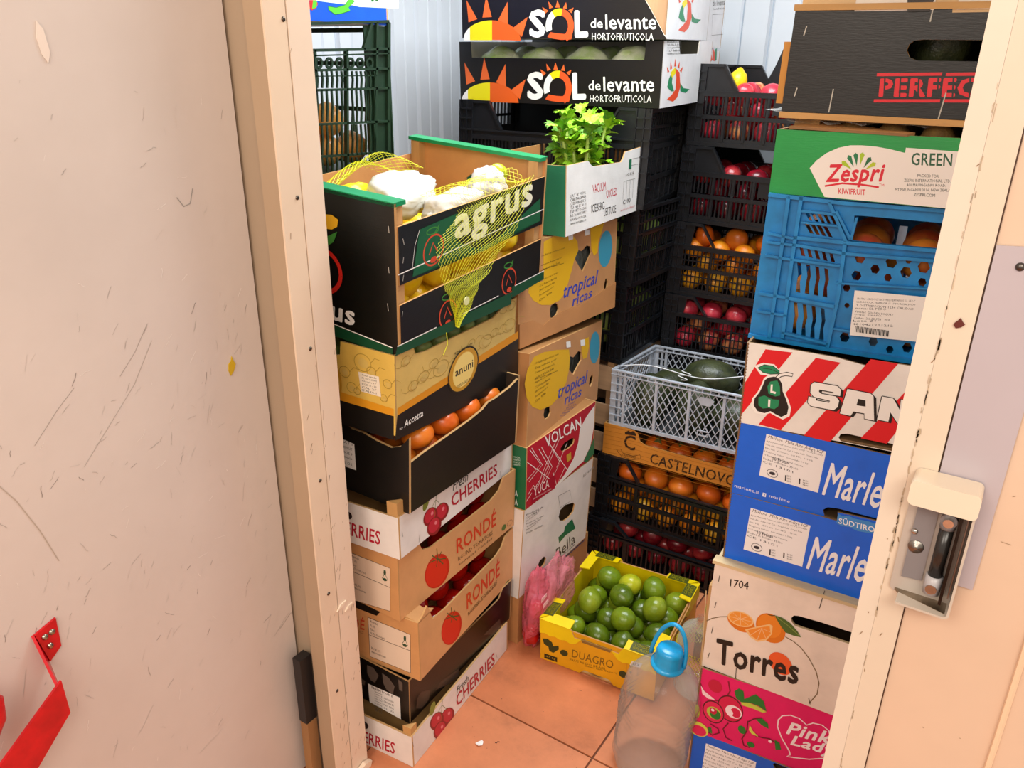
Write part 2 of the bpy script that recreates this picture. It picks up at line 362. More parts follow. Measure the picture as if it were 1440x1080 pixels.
  ('R', 't', '57460f', 'Ctra Villa', (445, 501, 731, 555, 445, 528), 0, 0),
  ('R','l','57460f',(511,894,1004,886),0.001),
  ('R','h','hole',(690,334,722,390,814,405,891,367,906,297,860,241,776,208,709,236)),
  ('R','h','hole',(2086,395,2121,470,2173,465,2193,400,2164,302,2121,270,2088,305)),
  ('R','h','hole',(1270,957,1348,1005,1449,970,1574,1026,1688,989,1702,905,1609,810,1490,686,1380,785,1291,879)),
  ('R','p','f0eee6',(1094,1230,1215,1226,1218,1161,1114,1159)),
  ('R','p','f0eee6',(1499,1234,1627,1230,1631,1164,1521,1161)),
 ],
 'M3':[
  ('R','p','e0ae14',(128,1150,396,1147,761,1094,1153,1015,1200,869,1190,721,1123,562,943,422,679,359,366,387,135,493,-35,657,-106,858,-49,1024)),
  ('R','p','e0ae14',(1559,1041,1803,1054,1838,904,1784,760,1659,763,1581,883)),
  ('R','e','3a93ad',(2059,843,186,-3,38,-244),0,0,360),
  ('R', 't', '2f43a8', 'tropical', (870, 342, 1848, 320, 871, 578), 1, 0.2),
  ('R', 't', '2f43a8', 'ricas', (1104, 242, 1673, 220, 1088, 382), 1, 0.2),
  ('R', 't', '3b4590', 'FAMILY', (1226, 189, 1464, 181, 1223, 216), 0, 0),
  ('R', 't', '3b4590', 'bananas de Costa', (1165, 168, 1500, 133, 1162, 194), 0, 0),
  ('R', 't', '3b4590', 'Sociedad Agricola', (1104, 147, 1537, 86, 1101, 174), 0, 0),
  ('R', 't', '3b4590', 'Villa del Rosario', (1044, 126, 1574, 37, 1041, 153), 0, 0),
  ('R', 't', '3b4590', 'tropicalricas.com', (984, 106, 1612, -11, 981, 132), 0, 0),
  ('R', 't', '57460f', 'Hola@tropicalricas.com', (152, 1038, 823, 1009, 149, 1071), 0, 0),
  ('R', 't', '57460f', 'Expedido por', (157, 976, 781, 953, 154, 1008), 0, 0),
  ('R', 't', '57460f', 'Compania Bananera La', (162, 912, 739, 898, 159, 945), 0, 0),
  ('R', 't', '57460f', 'Ladera Verde 243', (168, 849, 698, 844, 165, 882), 0, 0),
  ('R', 't', '57460f', 'Empacado para el Grupo', (173, 785, 656, 789, 170, 818), 0, 0),
  ('R', 't', '57460f', 'C/ 25 Federico Ramirez', (178, 721, 614, 735, 176, 754), 0, 0),
  ('R', 't', '57460f', '28021 Villaverde Bajo', (184, 657, 573, 681, 181, 690), 0, 0),
  ('R', 't', '57460f', 'Mercamadrid, puesto 4', (189, 592, 532, 627, 187, 626), 0, 0),
  ('R', 't', '57460f', 'Ctra Villa', (195, 527, 491, 573, 192, 561), 0, 0),
  ('R','l','57460f',(153,848,820,799),0.001),
  ('R','h','hole',(461,288,480,363,572,378,666,333,678,260,615,210,510,212)),
  ('R','h','hole',(1930,326,1949,415,2022,448,2076,396,2063,313,1998,264)),
  ('R','h','hole',(1104,866,1177,919,1316,867,1485,925,1595,867,1598,764,1458,681,1349,606,1201,718)),
  ('R','p','f0eee6',(1042,1144,1179,1125,1202,1037,1064,1057)),
  ('R','p','f0eee6',(1513,1070,1661,1050,1687,957,1537,979)),
 ],
 'M2':[
  ('R','p','ece5dc',(1390,630,1573,753,1802,835,1813,494,1735,210,1538,48,1230,26,864,-19,720,-8,1003,71,1239,219,1358,421)),
  ('R','p','1f7048',(1736,204,1833,315,1874,36,1651,-15,1550,40)),
  ('R','l','f0dcd4',(31,430,349,522,78,841),0.0022),
  ('R','l','f0dcd4',(75,384,395,489,120,849),0.0022),
  ('R','l','f0dcd4',(293,765,581,368,365,198),0.0022),
  ('R','l','f0dcd4',(359,763,651,350,433,180),0.0022),
  ('R','l','f0dcd4',(742,724,401,368,197,37),0.0022),
  ('R','l','f0dcd4',(814,695,456,338,265,-10),0.0022),
  ('R','l','f0dcd4',(772,284,1039,551),0.0022),
  ('R','l','f0dcd4',(463,862,863,325,640,152),0.0022),
  ('R','l','f0dcd4',(22,689,640,152),0.0022),
  ('R','l','f0dcd4',(22,122,339,290),0.0022),
  ('R','l','f0dcd4',(608,674,1100,83),0.0022),
  ('R','l','f0dcd4',(681,243,791,0,1017,204),0.0022),
  ('R','l','f0dcd4',(61,208,186,281,375,5),0.0022),
  ('R', 't', 'f6f1ea', 'VOLCAN', (471, 709, 1430, 636, 426, 889), 1, 0),
  ('R','p','a3122c',(146,221,731,193,745,-20,154,17)),
  ('R', 't', 'f0dcd4', 'YUCA', (207, 107, 589, 72, 188, 240), 0, 0),
  ('R', 't', 'f0dcd4', 'PRODUCTO DE COSTA RICA', (196, 64, 649, 6, 195, 86), 0, 0),
  ('R','p','c9a13a',(1029,364,1152,362,1172,242,1053,243)),
  ('R','h','hole',(858,531,964,581,1184,568,1248,521,1219,456,1072,442,911,463)),
  ('F', 't', 'd8e8dc', 'YUCA', (1807, 703, 1906, 721, 1806, 729), 0, 0),
  ('F', 't', 'd8e8dc', 'FRESH', (1807, 668, 1907, 686, 1807, 693), 0, 0),
  ('F', 't', 'd8e8dc', 'COSTA RICA', (1808, 633, 1908, 650, 1808, 658), 0, 0),
  ('F', 't', 'd8e8dc', '18 KG', (1809, 597, 1909, 615, 1808, 622), 0, 0),
  ('F', 't', 'e8f0ea', 'A', (1835, 156, 1882, 166, 1834, 247), 1, 0),
  ('F', 't', 'e8f0ea', 'A', (1837, 24, 1884, 35, 1836, 116), 1, 0),
 ],
 'M1':[
  ('R','h','hole',(963,829,1000,919,1138,935,1382,855,1432,801,1407,693,1282,658,1136,670,1005,741)),
  ('R','h','hole',(459,259,512,333,629,342,694,282,670,200,577,177)),
  ('R','p','1f7048',(1004,463,1164,476,1183,557,1388,581,1520,349,1220,381,1046,341)),
  ('R', 't', '2b2622', 'Bella', (1007, 79, 1557, 86, 959, 282), 0, 0),
  ('R', 't', '2b2622', 'Aguacate', (1003, 28, 1549, 33, 997, 72), 0, 0),
  ('R','l','3a3a40',(904,1189,1234,1137,1319,923,984,965,904,1189),0.001),
  ('R','l','2f4670',(788,36,1386,-27,1856,-40),0.004),
  ('R', 't', '44403a', 'Producto de', (73, 1275, 502, 1195, 70, 1304), 0, 0),
  ('R', 't', '44403a', 'COLOMBIA Z.F.', (78, 1227, 440, 1178, 75, 1256), 0, 0),
  ('R', 't', '44403a', 'Lic. Exportacion', (82, 1179, 379, 1161, 80, 1207), 0, 0),
  ('R', 't', '44403a', 'Mayorista Central', (87, 1130, 520, 1044, 84, 1159), 0, 0),
  ('R', 't', '44403a', 'Transporte', (92, 1081, 458, 1027, 89, 1110), 0, 0),
  ('R', 't', '44403a', 'Empacado por', (97, 1032, 396, 1011, 94, 1061), 0, 0),
  ('R', 't', '44403a', 'Frutas del Valle', (102, 983, 539, 891, 99, 1012), 0, 0),
  ('R', 't', '8a8680', 'ES 4419', (1621, 1170, 1949, 1178, 1613, 1218), 0, 0),
 ],
 'S1':[
  ('F','e','e8601c',(534,-3,500,4,4,274),0,0,180),
  ('F','p','f0e010',(538,270,472,268,407,260,344,248,284,232,227,211,176,186,130,159,91,128,60,95,37,60,22,23,17,-14,16,-26,534,-9)),
  ('F','p','f4f1ea',(139,164,120,152,103,138,88,125,74,110,61,96,50,81,40,66,32,50,26,34,21,18,18,2,17,-14,16,-26,133,-22)),
  ('F','p','ec6a2c',(87,546,275,283,116,233)),
  ('F','p','ec6a2c',(441,612,535,317,369,305)),
  ('F','p','ec6a2c',(811,530,817,225,644,273)),
  ('F','p','ec6a2c',(1152,328,1055,53,899,172)),
  ('F', 't', 'f4f1ea', 'S', (1182, 46, 1458, 54, 1172, 429), 3, 0),
  ('F','p','f4f1ea',(1468,133,1457,173,1452,214,1455,255,1465,295,1481,333,1503,366,1531,396,1563,419,1612,337,1593,323,1577,306,1564,286,1554,264,1549,240,1547,216,1550,192,1556,169)),
  ('F','p','f0e010',(1547,408,1567,422,1589,433,1613,442,1636,448,1661,451,1685,452,1710,450,1734,445,1712,353,1698,355,1684,357,1669,356,1655,354,1641,351,1627,345,1614,339,1602,331)),
  ('F','p','ec5a24',(1715,449,1780,427,1836,387,1877,331,1901,265,1905,194,1888,126,1852,65,1800,18,1751,101,1782,129,1803,164,1813,205,1811,246,1797,285,1772,318,1739,342,1701,355)),
  ('F','p','ec5a24',(1482,66,1532,132,1667,116,1887,112,1869,45,1703,34,1568,46)),
  ('F','p','ec6a2c',(1391,467,1493,417,1439,377)),
  ('F','p','ec6a2c',(1490,542,1566,462,1506,444)),
  ('F','p','ec6a2c',(1636,560,1679,463,1606,462)),
  ('F','p','ec6a2c',(1772,534,1791,448,1725,453)),
  ('F','p','ec6a2c',(1895,466,1865,390,1811,427)),
  ('F', 't', 'f4f1ea', 'L', (1924, 68, 2135, 80, 1906, 428), 3, 0),
  ('F', 't', 'f4f1ea', 'de', (2166, 201, 2353, 206, 2160, 330), 1, 0),
  ('F', 't', 'f4f1ea', 'levante', (2398, 191, 3137, 210, 2382, 382), 1, 0),
  ('F', 't', 'f4f1ea', 'HORTOFRUTICOLA', (2194, 49, 3109, 70, 2191, 142), 0, 0),
  ('R','p','1f8a5a',(275,362,407,476,406,305,511,194,390,200,235,259)),
  ('R','p','f0e010',(321,439,481,501,537,433,391,372)),
  ('R','p','e8502a',(481,501,676,430,747,239,654,106,501,60,254,100,439,157,562,219,557,380)),
  ('R','p','1f8a5a',(734,293,878,220,1145,195,981,151,760,183)),
  ('R','p','e8502a',(164,520,271,453,212,442)),
  ('R','p','e8502a',(289,582,372,490,296,479)),
  ('R','p','e8502a',(455,610,526,513,446,514)),
  ('R','p','e8502a',(641,576,647,484,576,506)),
  ('R','p','e8502a',(790,507,743,428,670,457)),
  ('R', 't', '44403a', 'Hortofruticola', (119, 803, 633, 812, 113, 828), 0, 0),
  ('R', 't', '44403a', '30.10-3-014', (126, 768, 642, 775, 121, 793), 0, 0),
  ('R', 't', '44403a', 'Cartagena SPAIN', (134, 733, 651, 739, 128, 758), 0, 0),
  ('R', 't', '44403a', 'TLF 968 46', (141, 698, 659, 702, 136, 723), 0, 0),
  ('R', 't', '44403a', 'www.soldelev', (149, 663, 668, 665, 143, 688), 0, 0),
 ],
 'S2':[
  ('F','e','e8601c',(494,-17,460,-9,1,253),0,0,180),
  ('F','p','f0e010',(495,236,435,235,376,230,318,220,263,206,212,189,165,168,124,143,89,116,60,86,40,54,27,21,22,-13,22,-24,494,-22)),
  ('F','p','f4f1ea',(131,148,115,137,100,125,86,113,73,100,61,87,51,73,43,59,36,45,30,31,26,17,23,2,22,-13,22,-24,129,-24)),
  ('F','p','ec6a2c',(81,502,255,254,110,212)),
  ('F','p','ec6a2c',(403,554,492,279,340,272)),
  ('F','p','ec6a2c',(744,470,752,187,592,236)),
  ('F','p','ec6a2c',(1060,274,973,22,828,136)),
  ('F', 't', 'f4f1ea', 'S', (1090, 12, 1346, 12, 1077, 368), 3, 0),
  ('F','p','f4f1ea',(1354,85,1343,123,1339,161,1341,199,1350,236,1365,271,1385,302,1411,328,1440,350,1486,272,1469,259,1454,243,1442,225,1433,205,1428,183,1427,161,1430,138,1436,116)),
  ('F','p','f0e010',(1425,340,1444,352,1464,362,1486,369,1508,375,1531,377,1553,377,1576,374,1599,369,1579,284,1566,287,1553,288,1539,288,1526,287,1513,284,1500,279,1488,273,1477,266)),
  ('F','p','ec5a24',(1581,374,1642,352,1694,313,1733,260,1756,197,1760,131,1745,68,1712,12,1664,-30,1618,48,1646,73,1666,106,1675,143,1672,182,1659,219,1636,250,1605,274,1569,286)),
  ('F','p','ec5a24',(1368,23,1414,83,1539,65,1744,54,1728,-7,1573,-13,1447,2)),
  ('F','p','ec6a2c',(1279,398,1375,349,1326,313)),
  ('F','p','ec6a2c',(1371,466,1442,389,1387,374)),
  ('F','p','ec6a2c',(1507,479,1547,387,1479,388)),
  ('F','p','ec6a2c',(1634,452,1652,371,1590,377)),
  ('F','p','ec6a2c',(1749,385,1721,315,1671,351)),
  ('F', 't', 'f4f1ea', 'L', (1779, 13, 1977, 19, 1759, 350), 3, 0),
  ('F', 't', 'f4f1ea', 'de', (2004, 131, 2180, 130, 1998, 252), 1, 0),
  ('F', 't', 'f4f1ea', 'levante', (2222, 115, 2920, 114, 2205, 295), 1, 0),
  ('F', 't', 'f4f1ea', 'HORTOFRUTICOLA', (2032, -12, 2894, -16, 2028, 75), 0, 0),
  ('R','p','1f8a5a',(508,366,662,484,667,321,798,223,651,220,464,265)),
  ('R','p','f0e010',(560,442,750,513,820,453,646,383)),
  ('R','p','e8502a',(750,513,990,460,1083,283,975,149,791,94,491,115,712,183,859,250,847,403)),
  ('R','p','1f8a5a',(1065,334,1245,274,1574,270,1374,216,1102,231)),
  ('R','p','e8502a',(369,507,499,452,428,437)),
  ('R','p','e8502a',(517,575,620,494,529,478)),
  ('R','p','e8502a',(716,616,805,528,708,523)),
  ('R','p','e8502a',(942,598,952,510,866,526)),
  ('R','p','e8502a',(1126,543,1071,464,981,485)),
 ],
 'S3':[
  ('R','p','e8502a',(397,719,470,839,591,690,489,659)),
  ('R','p','e8502a',(530,885,703,783,690,676,591,690)),
  ('R','p','1f8a5a',(655,843,740,874,780,692,709,676)),
 ],
 'S4':[
  ('R', 't', '44403a', 'de levante', (369, 584, 896, 626, 346, 657), 0, 0),
  ('R', 't', '44403a', 'hortofruticola', (422, 530, 897, 567, 413, 558), 0, 0),
  ('R','l','44403a',(388,465,919,503,962,207,442,176,388,465),0.001),
 ],
 'B5':[
  ('F', 't', '33200f', 'CASTELNOVO', (785, 36, 2102, 34, 794, 212), 1, 0),
  ('F', 't', '33200f', 'C', (349, 166, 538, 170, 342, 414), 1, 0),
  ('F','p','33200f',(348,440,403,484,443,465,480,505,531,458,528,427,354,411)),
  ('F','l','33200f',(234,115,298,142,347,85,510,79,623,132,647,57),0.0014),
  ('F','l','33200f',(234,115,273,70,338,14,515,19,628,67),0.0014),
  ('F', 't', '33200f', 'CASTELNOVO', (336, 32, 557, 46, 339, 77), 0, 0),
  ('F','l','b06a1c',(4,461,475,494,877,477,2033,471),0.0011),
  ('F','l','b06a1c',(9,389,482,412,884,407,2044,388),0.0011),
  ('F','l','b06a1c',(14,317,489,329,891,338,2050,338),0.0011),
  ('F','l','b06a1c',(19,244,493,282,897,268,2061,255),0.0011),
  ('F','l','b06a1c',(24,172,500,199,904,197,2068,204),0.0011),
  ('F','l','b06a1c',(30,98,507,115,911,127,2078,120),0.0011),
  ('F','l','b06a1c',(35,25,511,67,918,56,2085,69),0.0011),
  ('F','l','b06a1c',(40,-49,518,-17,924,-15,2096,-15),0.0011),
  ('F','l','b06a1c',(45,-123,525,-102,931,-87,2102,-66),0.0011),
 ],
 'D':[
  ('F', 't', '7a5a10', 'DUAGRO', (465, 214, 1046, 269, 472, 344), 0, 0),
  ('F', 't', '7a5a10', 'FRUTAS DO BRASIL', (439, 143, 958, 207, 438, 181), 0, 0),
  ('F', 't', '7a5a10', 'limao taiti export', (659, 128, 1106, 197, 657, 169), 0, 0),
  ('F','p','2e3a12',(31,344,105,369,172,337,192,277,270,318,276,262,227,205,194,167,135,178,121,238,53,264)),
  ('F','p','2a260e',(61,104,253,114,255,36,62,25)),
  ('F', 't', 'cda818', '4.5 kg', (83, 47, 230, 55, 83, 83), 0, 0),
  ('F','e','2e3a12',(353,234,57,9,1,-50),0,0,360),
  ('F','e','2e3a12',(1189,245,58,8,3,-54),0,0,360),
  ('F','l','7a5a10',(1222,445,1376,455,1385,310),0.001),
  ('F','l','7a5a10',(1222,445,1239,128),0.001),
  ('F','e','7a5a10',(1287,425,21,4,1,-25),0,0,360),
  ('F','e','7a5a10',(1363,429,16,2,1,-22),0.001,0,360),
  ('F','e','7a5a10',(1284,322,17,2,1,-23),0,0,360),
  ('F', 't', '4a5214', 'ORIGEM', (608, 867, 623, 867, 607, 878), 1, 0),
  ('F', 't', '4a5214', 'BRASIL', (608, 867, 623, 867, 607, 878), 1, 0),
  ('F', 't', '4a5214', '03', (608, 867, 623, 867, 607, 878), 1, 0),
 ],
 'R4':[
  ('F','q','f4f2f2',(258,698,789,657,783,235,248,261),0,'222222',0.9),
  ('F', 't', '2b2b35', 'Marlene  Mela Alto Adige IGP', (278, 652, 775, 618, 276, 693), 0, 0.2),
  ('F', 't', '4a4a55', 'Apfel Manzana Pommes Südtirol IGP / VOG Produkt', (269, 615, 769, 602, 266, 635), 0, 0),
  ('F', 't', '4a4a55', 'Mela Alto Adige IGP Cat. I Royal Gala  Origin Italy', (268, 581, 732, 564, 265, 600), 0, 0),
  ('F', 't', '4a4a55', 'Kiku Fuji   65/70 mm   Lot 4412   113 Stk', (267, 545, 695, 526, 264, 565), 0, 0),
  ('F', 't', '4a4a55', 'Ursprung Italien   net weight 9.0 kg', (266, 510, 658, 487, 264, 530), 0, 0),
  ('F', 't', '4a4a55', '10 Frutas   VI.P Coop Val Venosta', (265, 475, 620, 448, 263, 495), 0, 0),
  ('F', 't', '4a4a55', 'Packed in Bolzano 39100', (265, 439, 582, 409, 262, 459), 0, 0),
  ('F', 't', '4a4a55', 'CE 13101', (264, 404, 544, 369, 261, 424), 0, 0),
  ('F', 't', '2b2b35', '10 Frutas', (348, 452, 492, 447, 345, 486), 1, 0),
  ('F','e','2b2b35',(363,315,49,-1,5,-38),0.001,0,360),
  ('F','e','2b2b35',(363,315,27,1,2,-16),0,0,360),
  ('F','p','2b2b35',(478,331,491,331,495,274,483,274)),
  ('F','p','2b2b35',(602,333,615,332,619,275,607,276)),
  ('F', 't', '2b2b35', 'DOP IT', (498, 320, 533, 320, 495, 336), 0, 0),
  ('F', 't', '2b2b35', 'N:01', (640, 316, 683, 317, 638, 330), 0, 0),
  ('F', 't', '2b2b35', 'DOP IT', (501, 294, 537, 294, 499, 310), 0, 0),
  ('F', 't', '2b2b35', 'N:01', (643, 294, 687, 295, 641, 308), 0, 0),
  ('F', 't', '2b2b35', 'DOP IT', (505, 268, 541, 268, 503, 284), 0, 0),
  ('F', 't', '2b2b35', 'N:01', (646, 273, 690, 273, 644, 286), 0, 0),
  ('F', 't', 'f6f6fa', 'Marlene', (819, 225, 1518, 227, 809, 563), 1, 0.28),
  ('F', 't', 'e6ecfa', 'marlene.it', (36, 74, 275, 66, 35, 108), 0, 0),
  ('F', 't', 'e6ecfa', 'marlene', (368, 62, 558, 57, 368, 94), 0, 0),
  ('F','p','e6ecfa',(305,94,338,94,338,53,305,53)),
  ('F', 't', '0d4fb8', 'f', (319, 55, 332, 55, 317, 85), 1, 0),
  ('F','h','slot',(879,-96,852,75,888,114,971,128,1401,129,1867,134,1919,-129,1451,-153,1017,-156)),
 ],
 'R3':[
  ('F','q','f4f2f2',(212,648,768,631,754,171,193,171),0,'222222',0.9),
  ('F', 't', '2b2b35', 'Marlene  Mela Alto Adige IGP', (232, 600, 752, 587, 231, 644), 0, 0.2),
  ('F', 't', '4a4a55', 'Apfel Manzana Pommes Südtirol IGP / VOG Produkt', (222, 559, 746, 570, 219, 580), 0, 0),
  ('F', 't', '4a4a55', 'Mela Alto Adige IGP Cat. I Royal Gala  Origin Italy', (220, 521, 707, 527, 218, 542), 0, 0),
  ('F', 't', '4a4a55', 'Kiku Fuji   65/70 mm   Lot 4412   113 Stk', (219, 483, 667, 483, 216, 504), 0, 0),
  ('F', 't', '4a4a55', 'Ursprung Italien   net weight 9.0 kg', (217, 444, 628, 439, 215, 466), 0, 0),
  ('F', 't', '4a4a55', '10 Frutas   VI.P Coop Val Venosta', (216, 406, 588, 395, 213, 427), 0, 0),
  ('F', 't', '4a4a55', 'Packed in Bolzano 39100', (214, 367, 547, 350, 212, 389), 0, 0),
  ('F', 't', '4a4a55', 'CE 13101', (213, 328, 506, 305, 210, 350), 0, 0),
  ('F', 't', '2b2b35', '10 Frutas', (302, 385, 453, 387, 300, 422), 1, 0),
  ('F','e','2b2b35',(316,236,51,2,5,-42),0.001,0,360),
  ('F','e','2b2b35',(316,236,28,3,2,-17),0,0,360),
  ('F','p','2b2b35',(437,260,450,260,453,198,440,198)),
  ('F','p','2b2b35',(567,268,580,268,584,207,571,207)),
  ('F', 't', '2b2b35', 'DOP IT', (457, 249, 494, 251, 455, 267), 0, 0),
  ('F', 't', '2b2b35', 'N:01', (606, 252, 651, 255, 604, 267), 0, 0),
  ('F', 't', '2b2b35', 'DOP IT', (460, 221, 498, 223, 458, 238), 0, 0),
  ('F', 't', '2b2b35', 'N:01', (609, 229, 654, 232, 607, 244), 0, 0),
  ('F', 't', '2b2b35', 'DOP IT', (464, 193, 501, 195, 461, 210), 0, 0),
  ('F', 't', '2b2b35', 'N:01', (612, 205, 657, 208, 610, 220), 0, 0),
  ('F', 't', 'f6f6fa', 'Marlene', (791, 162, 1519, 202, 787, 530), 1, 0.28),
  ('F', 't', 'e6ecfa', 'marlene.it', (-34, -45, 218, -41, -34, -7), 0, 0),
  ('F', 't', 'e6ecfa', 'marlene', (316, -40, 516, -35, 316, -5), 0, 0),
  ('F','p','e6ecfa',(250,-8,285,-7,284,-52,249,-53)),
  ('F', 't', '0d4fb8', 'f', (264, -50, 278, -49, 263, -18), 1, 0),
  ('F','h','tab',(976,838,1076,845,1274,851,1560,855,1865,862,1914,600,1445,596,996,588)),
  ('F','p','3f8fd8',(982,832,1013,820,1078,835,1130,825,1244,833,1327,823,1343,726,1164,708,1094,726,1028,715,982,731)),
  ('F', 't', 'f6f6fa', 'SÜDTIROL', (1000, 733, 1341, 736, 995, 802), 1, 0),
 ],
 'R5':[
  ('F','h','slot',(871,35,882,72,937,88,1279,73,1427,62,1727,44,1757,-133,1456,-124,1307,-113,946,-103,893,-96)),
  ('F','p','e0101e',(164,748,396,755,17,88,4,85,0,362)),
  ('F','p','e0101e',(593,738,795,727,378,4,178,17)),
  ('F','p','e0101e',(1024,797,1235,792,804,-23,580,-7)),
  ('F','p','e0101e',(1446,776,1575,773,1257,65,1047,70)),
  ('F','p','f6f3ee',(211,508,269,529,320,513,355,460,367,388,411,310,444,231,439,153,384,109,322,129,269,151,212,117,139,125,92,182,95,260,138,334,165,414,179,475)),
  ('F','p','f6f3ee',(82,577,160,620,255,621,316,562,432,562,428,520,318,515,232,510,146,504)),
  ('F','p','12100e',(217,488,267,506,312,491,343,444,354,379,392,310,421,239,417,170,369,131,315,149,269,169,219,139,156,146,115,197,117,266,154,332,177,404,189,458)),
  ('F','p','0f8a5a',(238,453,297,474,325,422,337,338,296,320,233,337,218,402)),
  ('F','p','0f8a5a',(151,283,201,312,273,287,334,293,332,230,301,195,248,198,200,181,158,206)),
  ('F','p','f6f3ee',(245,426,262,429,265,368,297,363,295,343,249,350)),
  ('F','p','f6f3ee',(239,280,257,280,261,207,243,209)),
  ('F','p','0f8a5a',(117,565,171,603,248,603,304,565,307,540,231,523,164,530)),
  ('F','l','12100e',(117,565,171,603,248,603,304,565,307,540,231,523,164,530,117,565),0.0012),
  ('F','l','12100e',(160,567,226,571,300,550),0.001),
  ('F','l','12100e',(277,498,307,541,372,566,423,560,418,533,367,533,326,517,304,490),0.0014),
  ('F','p','12100e',(607,474,631,504,823,503,854,475,856,417,799,417,799,443,682,445,681,424,699,409,823,407,854,372,850,311,821,275,631,279,601,307,602,364,662,362,665,339,777,338,781,357,645,368,613,400)),
  ('F','p','12100e',(595,477,620,508,812,506,842,479,844,420,787,420,787,446,670,448,669,427,687,412,811,410,842,375,839,315,809,279,619,282,589,310,590,367,650,366,653,342,765,341,769,361,633,372,601,403)),
  ('F','l','12100e',(583,484,607,515,799,513,830,486,832,427,775,427,775,453,657,455,657,434,675,419,799,417,830,382,826,322,797,286,607,289,576,317,578,374,638,373,641,349,753,348,757,368,621,379,588,410,583,484),0.003),
  ('F','p','12100e',(904,492,1090,484,1115,463,1151,247,1074,249,1067,296,982,297,963,252,875,256)),
  ('F','p','12100e',(893,495,1079,487,1104,466,1140,250,1063,252,1056,299,970,300,951,255,864,260)),
  ('F','l','12100e',(881,502,1067,494,1092,473,1128,257,1051,259,1044,306,958,307,939,262,851,267,881,502),0.003),
  ('F','p','12100e',(1181,476,1266,474,1330,383,1326,475,1401,472,1418,249,1340,250,1264,347,1261,259,1172,262)),
  ('F','p','12100e',(1170,479,1255,477,1319,386,1315,478,1390,475,1407,252,1329,253,1253,350,1249,262,1161,265)),
  ('F','l','12100e',(1158,486,1243,484,1307,392,1303,485,1379,482,1396,258,1317,260,1241,357,1238,269,1149,272,1158,486),0.003),
  ('F','p','f6f3ee',(583,484,607,515,799,513,830,486,832,427,775,427,775,453,657,455,657,434,675,419,799,417,830,382,826,322,797,286,607,289,576,317,578,374,638,373,641,349,753,348,757,368,621,379,588,410)),
  ('F','p','f6f3ee',(881,502,1067,494,1092,473,1128,257,1051,259,1044,306,958,307,939,262,851,267)),
  ('F','p','f6f3ee',(1158,486,1243,484,1307,392,1303,485,1379,482,1396,258,1317,260,1241,357,1238,269,1149,272)),
  ('F','p','12100e',(978,429,1036,426,1045,369,972,369)),
  ('F','h','skip',(866,729,900,733,893,779,915,803,949,805,900,819,854,818)),
 ],
 'R0':[
  ('F','q','f4f2f2',(161,607,703,630,707,51,151,-6),0,'222222',0.9),
  ('F', 't', '2b2b35', 'Marlene  Mela Alto Adige IGP', (179, 559, 685, 574, 180, 597), 0, 0.2),
  ('F', 't', '4a4a55', 'Apfel Manzana Pommes Südtirol IGP', (172, 506, 669, 531, 168, 539), 0, 0),
  ('F', 't', '4a4a55', 'Mela Alto Adige IGP Cat. I Royal', (170, 455, 629, 480, 167, 488), 0, 0),
  ('F', 't', '4a4a55', 'Kiku Fuji  65/70 mm  Lot 4412', (169, 405, 589, 429, 165, 438), 0, 0),
  ('F', 't', '4a4a55', 'Ursprung Italien  net 9.0 kg', (168, 354, 548, 377, 164, 387), 0, 0),
  ('F', 't', '4a4a55', '10 Frutas  VI.P Coop', (166, 303, 507, 324, 163, 336), 0, 0),
  ('F', 't', '4a4a55', 'Packed in Bolzano', (165, 252, 465, 271, 161, 285), 0, 0),
  ('F', 't', '4a4a55', 'CE 13101', (163, 200, 423, 217, 160, 234), 0, 0),
  ('F','h','slot',(865,692,887,760,981,806,1442,851,1457,751,1000,670,904,630)),
 ],
 'R1':[
  ('F','l','fbe6ee',(1012,166,991,215,898,344,841,465,837,556,868,624,940,666,1027,666,1107,616,1160,668,1243,682,1314,644,1352,545,1359,417,1324,279,1193,197,1044,144,981,128,1012,166),0.0026),
  ('F', 't', 'fdf2f6', 'Pink', (931, 415, 1351, 474, 943, 580), 2, 0.15),
  ('F', 't', 'fdf2f6', 'Lady', (989, 255, 1405, 308, 999, 430), 2, 0.15),
  ('F','e','c5123e',(170,699,74,7,9,-82),0,0,360),
  ('F','l','8a0f2a',(295,821,326,703,290,566,201,516,114,539,43,602,15,670),0.003),
  ('F','p','fbdce2',(22,646,66,585,156,539,190,520,118,505,50,537)),
  ('F','e','5c0f1c',(353,473,135,10,20,-171),0,0,360),
  ('F','e','d8164e',(353,473,123,9,18,-155),0,0,360),
  ('F','e','5c0f1c',(188,354,117,10,16,-148),0,0,360),
  ('F','e','e2225a',(188,354,105,9,15,-132),0,0,360),
  ('F','e','fbe6ee',(393,451,86,8,10,-83),0,0,360),
  ('F','e','d8164e',(414,448,53,4,7,-62),0,0,360),
  ('F','e','fbe6ee',(358,427,33,2,4,-36),0,0,360),
  ('F','e','b9c84a',(195,344,76,3,9,-79),0,0,360),
  ('F','e','1f7a2c',(212,330,59,3,7,-63),0,0,360),
  ('F','e','c5123e',(186,367,38,4,5,-42),0,0,360),
  ('F','e','fbe6ee',(179,377,17,2,2,-18),0,0,360),
  ('F','p','1f7a2c',(369,722,409,780,458,762,478,666,581,779,667,727,712,611,628,643,537,645,450,613,395,641)),
  ('F','p','c8d44e',(450,613,538,640,629,635,713,603,677,578,565,586,464,579)),
  ('F','p','1f7a2c',(610,473,676,505,747,459,761,398,689,412)),
  ('F','e','1f7a2c',(504,258,42,-2,6,-52),0,0,360),
  ('F','e','1f7a2c',(616,106,41,4,5,-37),0,0,360),
  ('F','p','1f7a2c',(836,286,888,272,915,190,863,163)),
  ('F','p','1f7a2c',(154,129,191,133,210,57,170,66)),
  ('F','l','6b0f20',(358,284,314,179,358,75,422,65),0.0026),
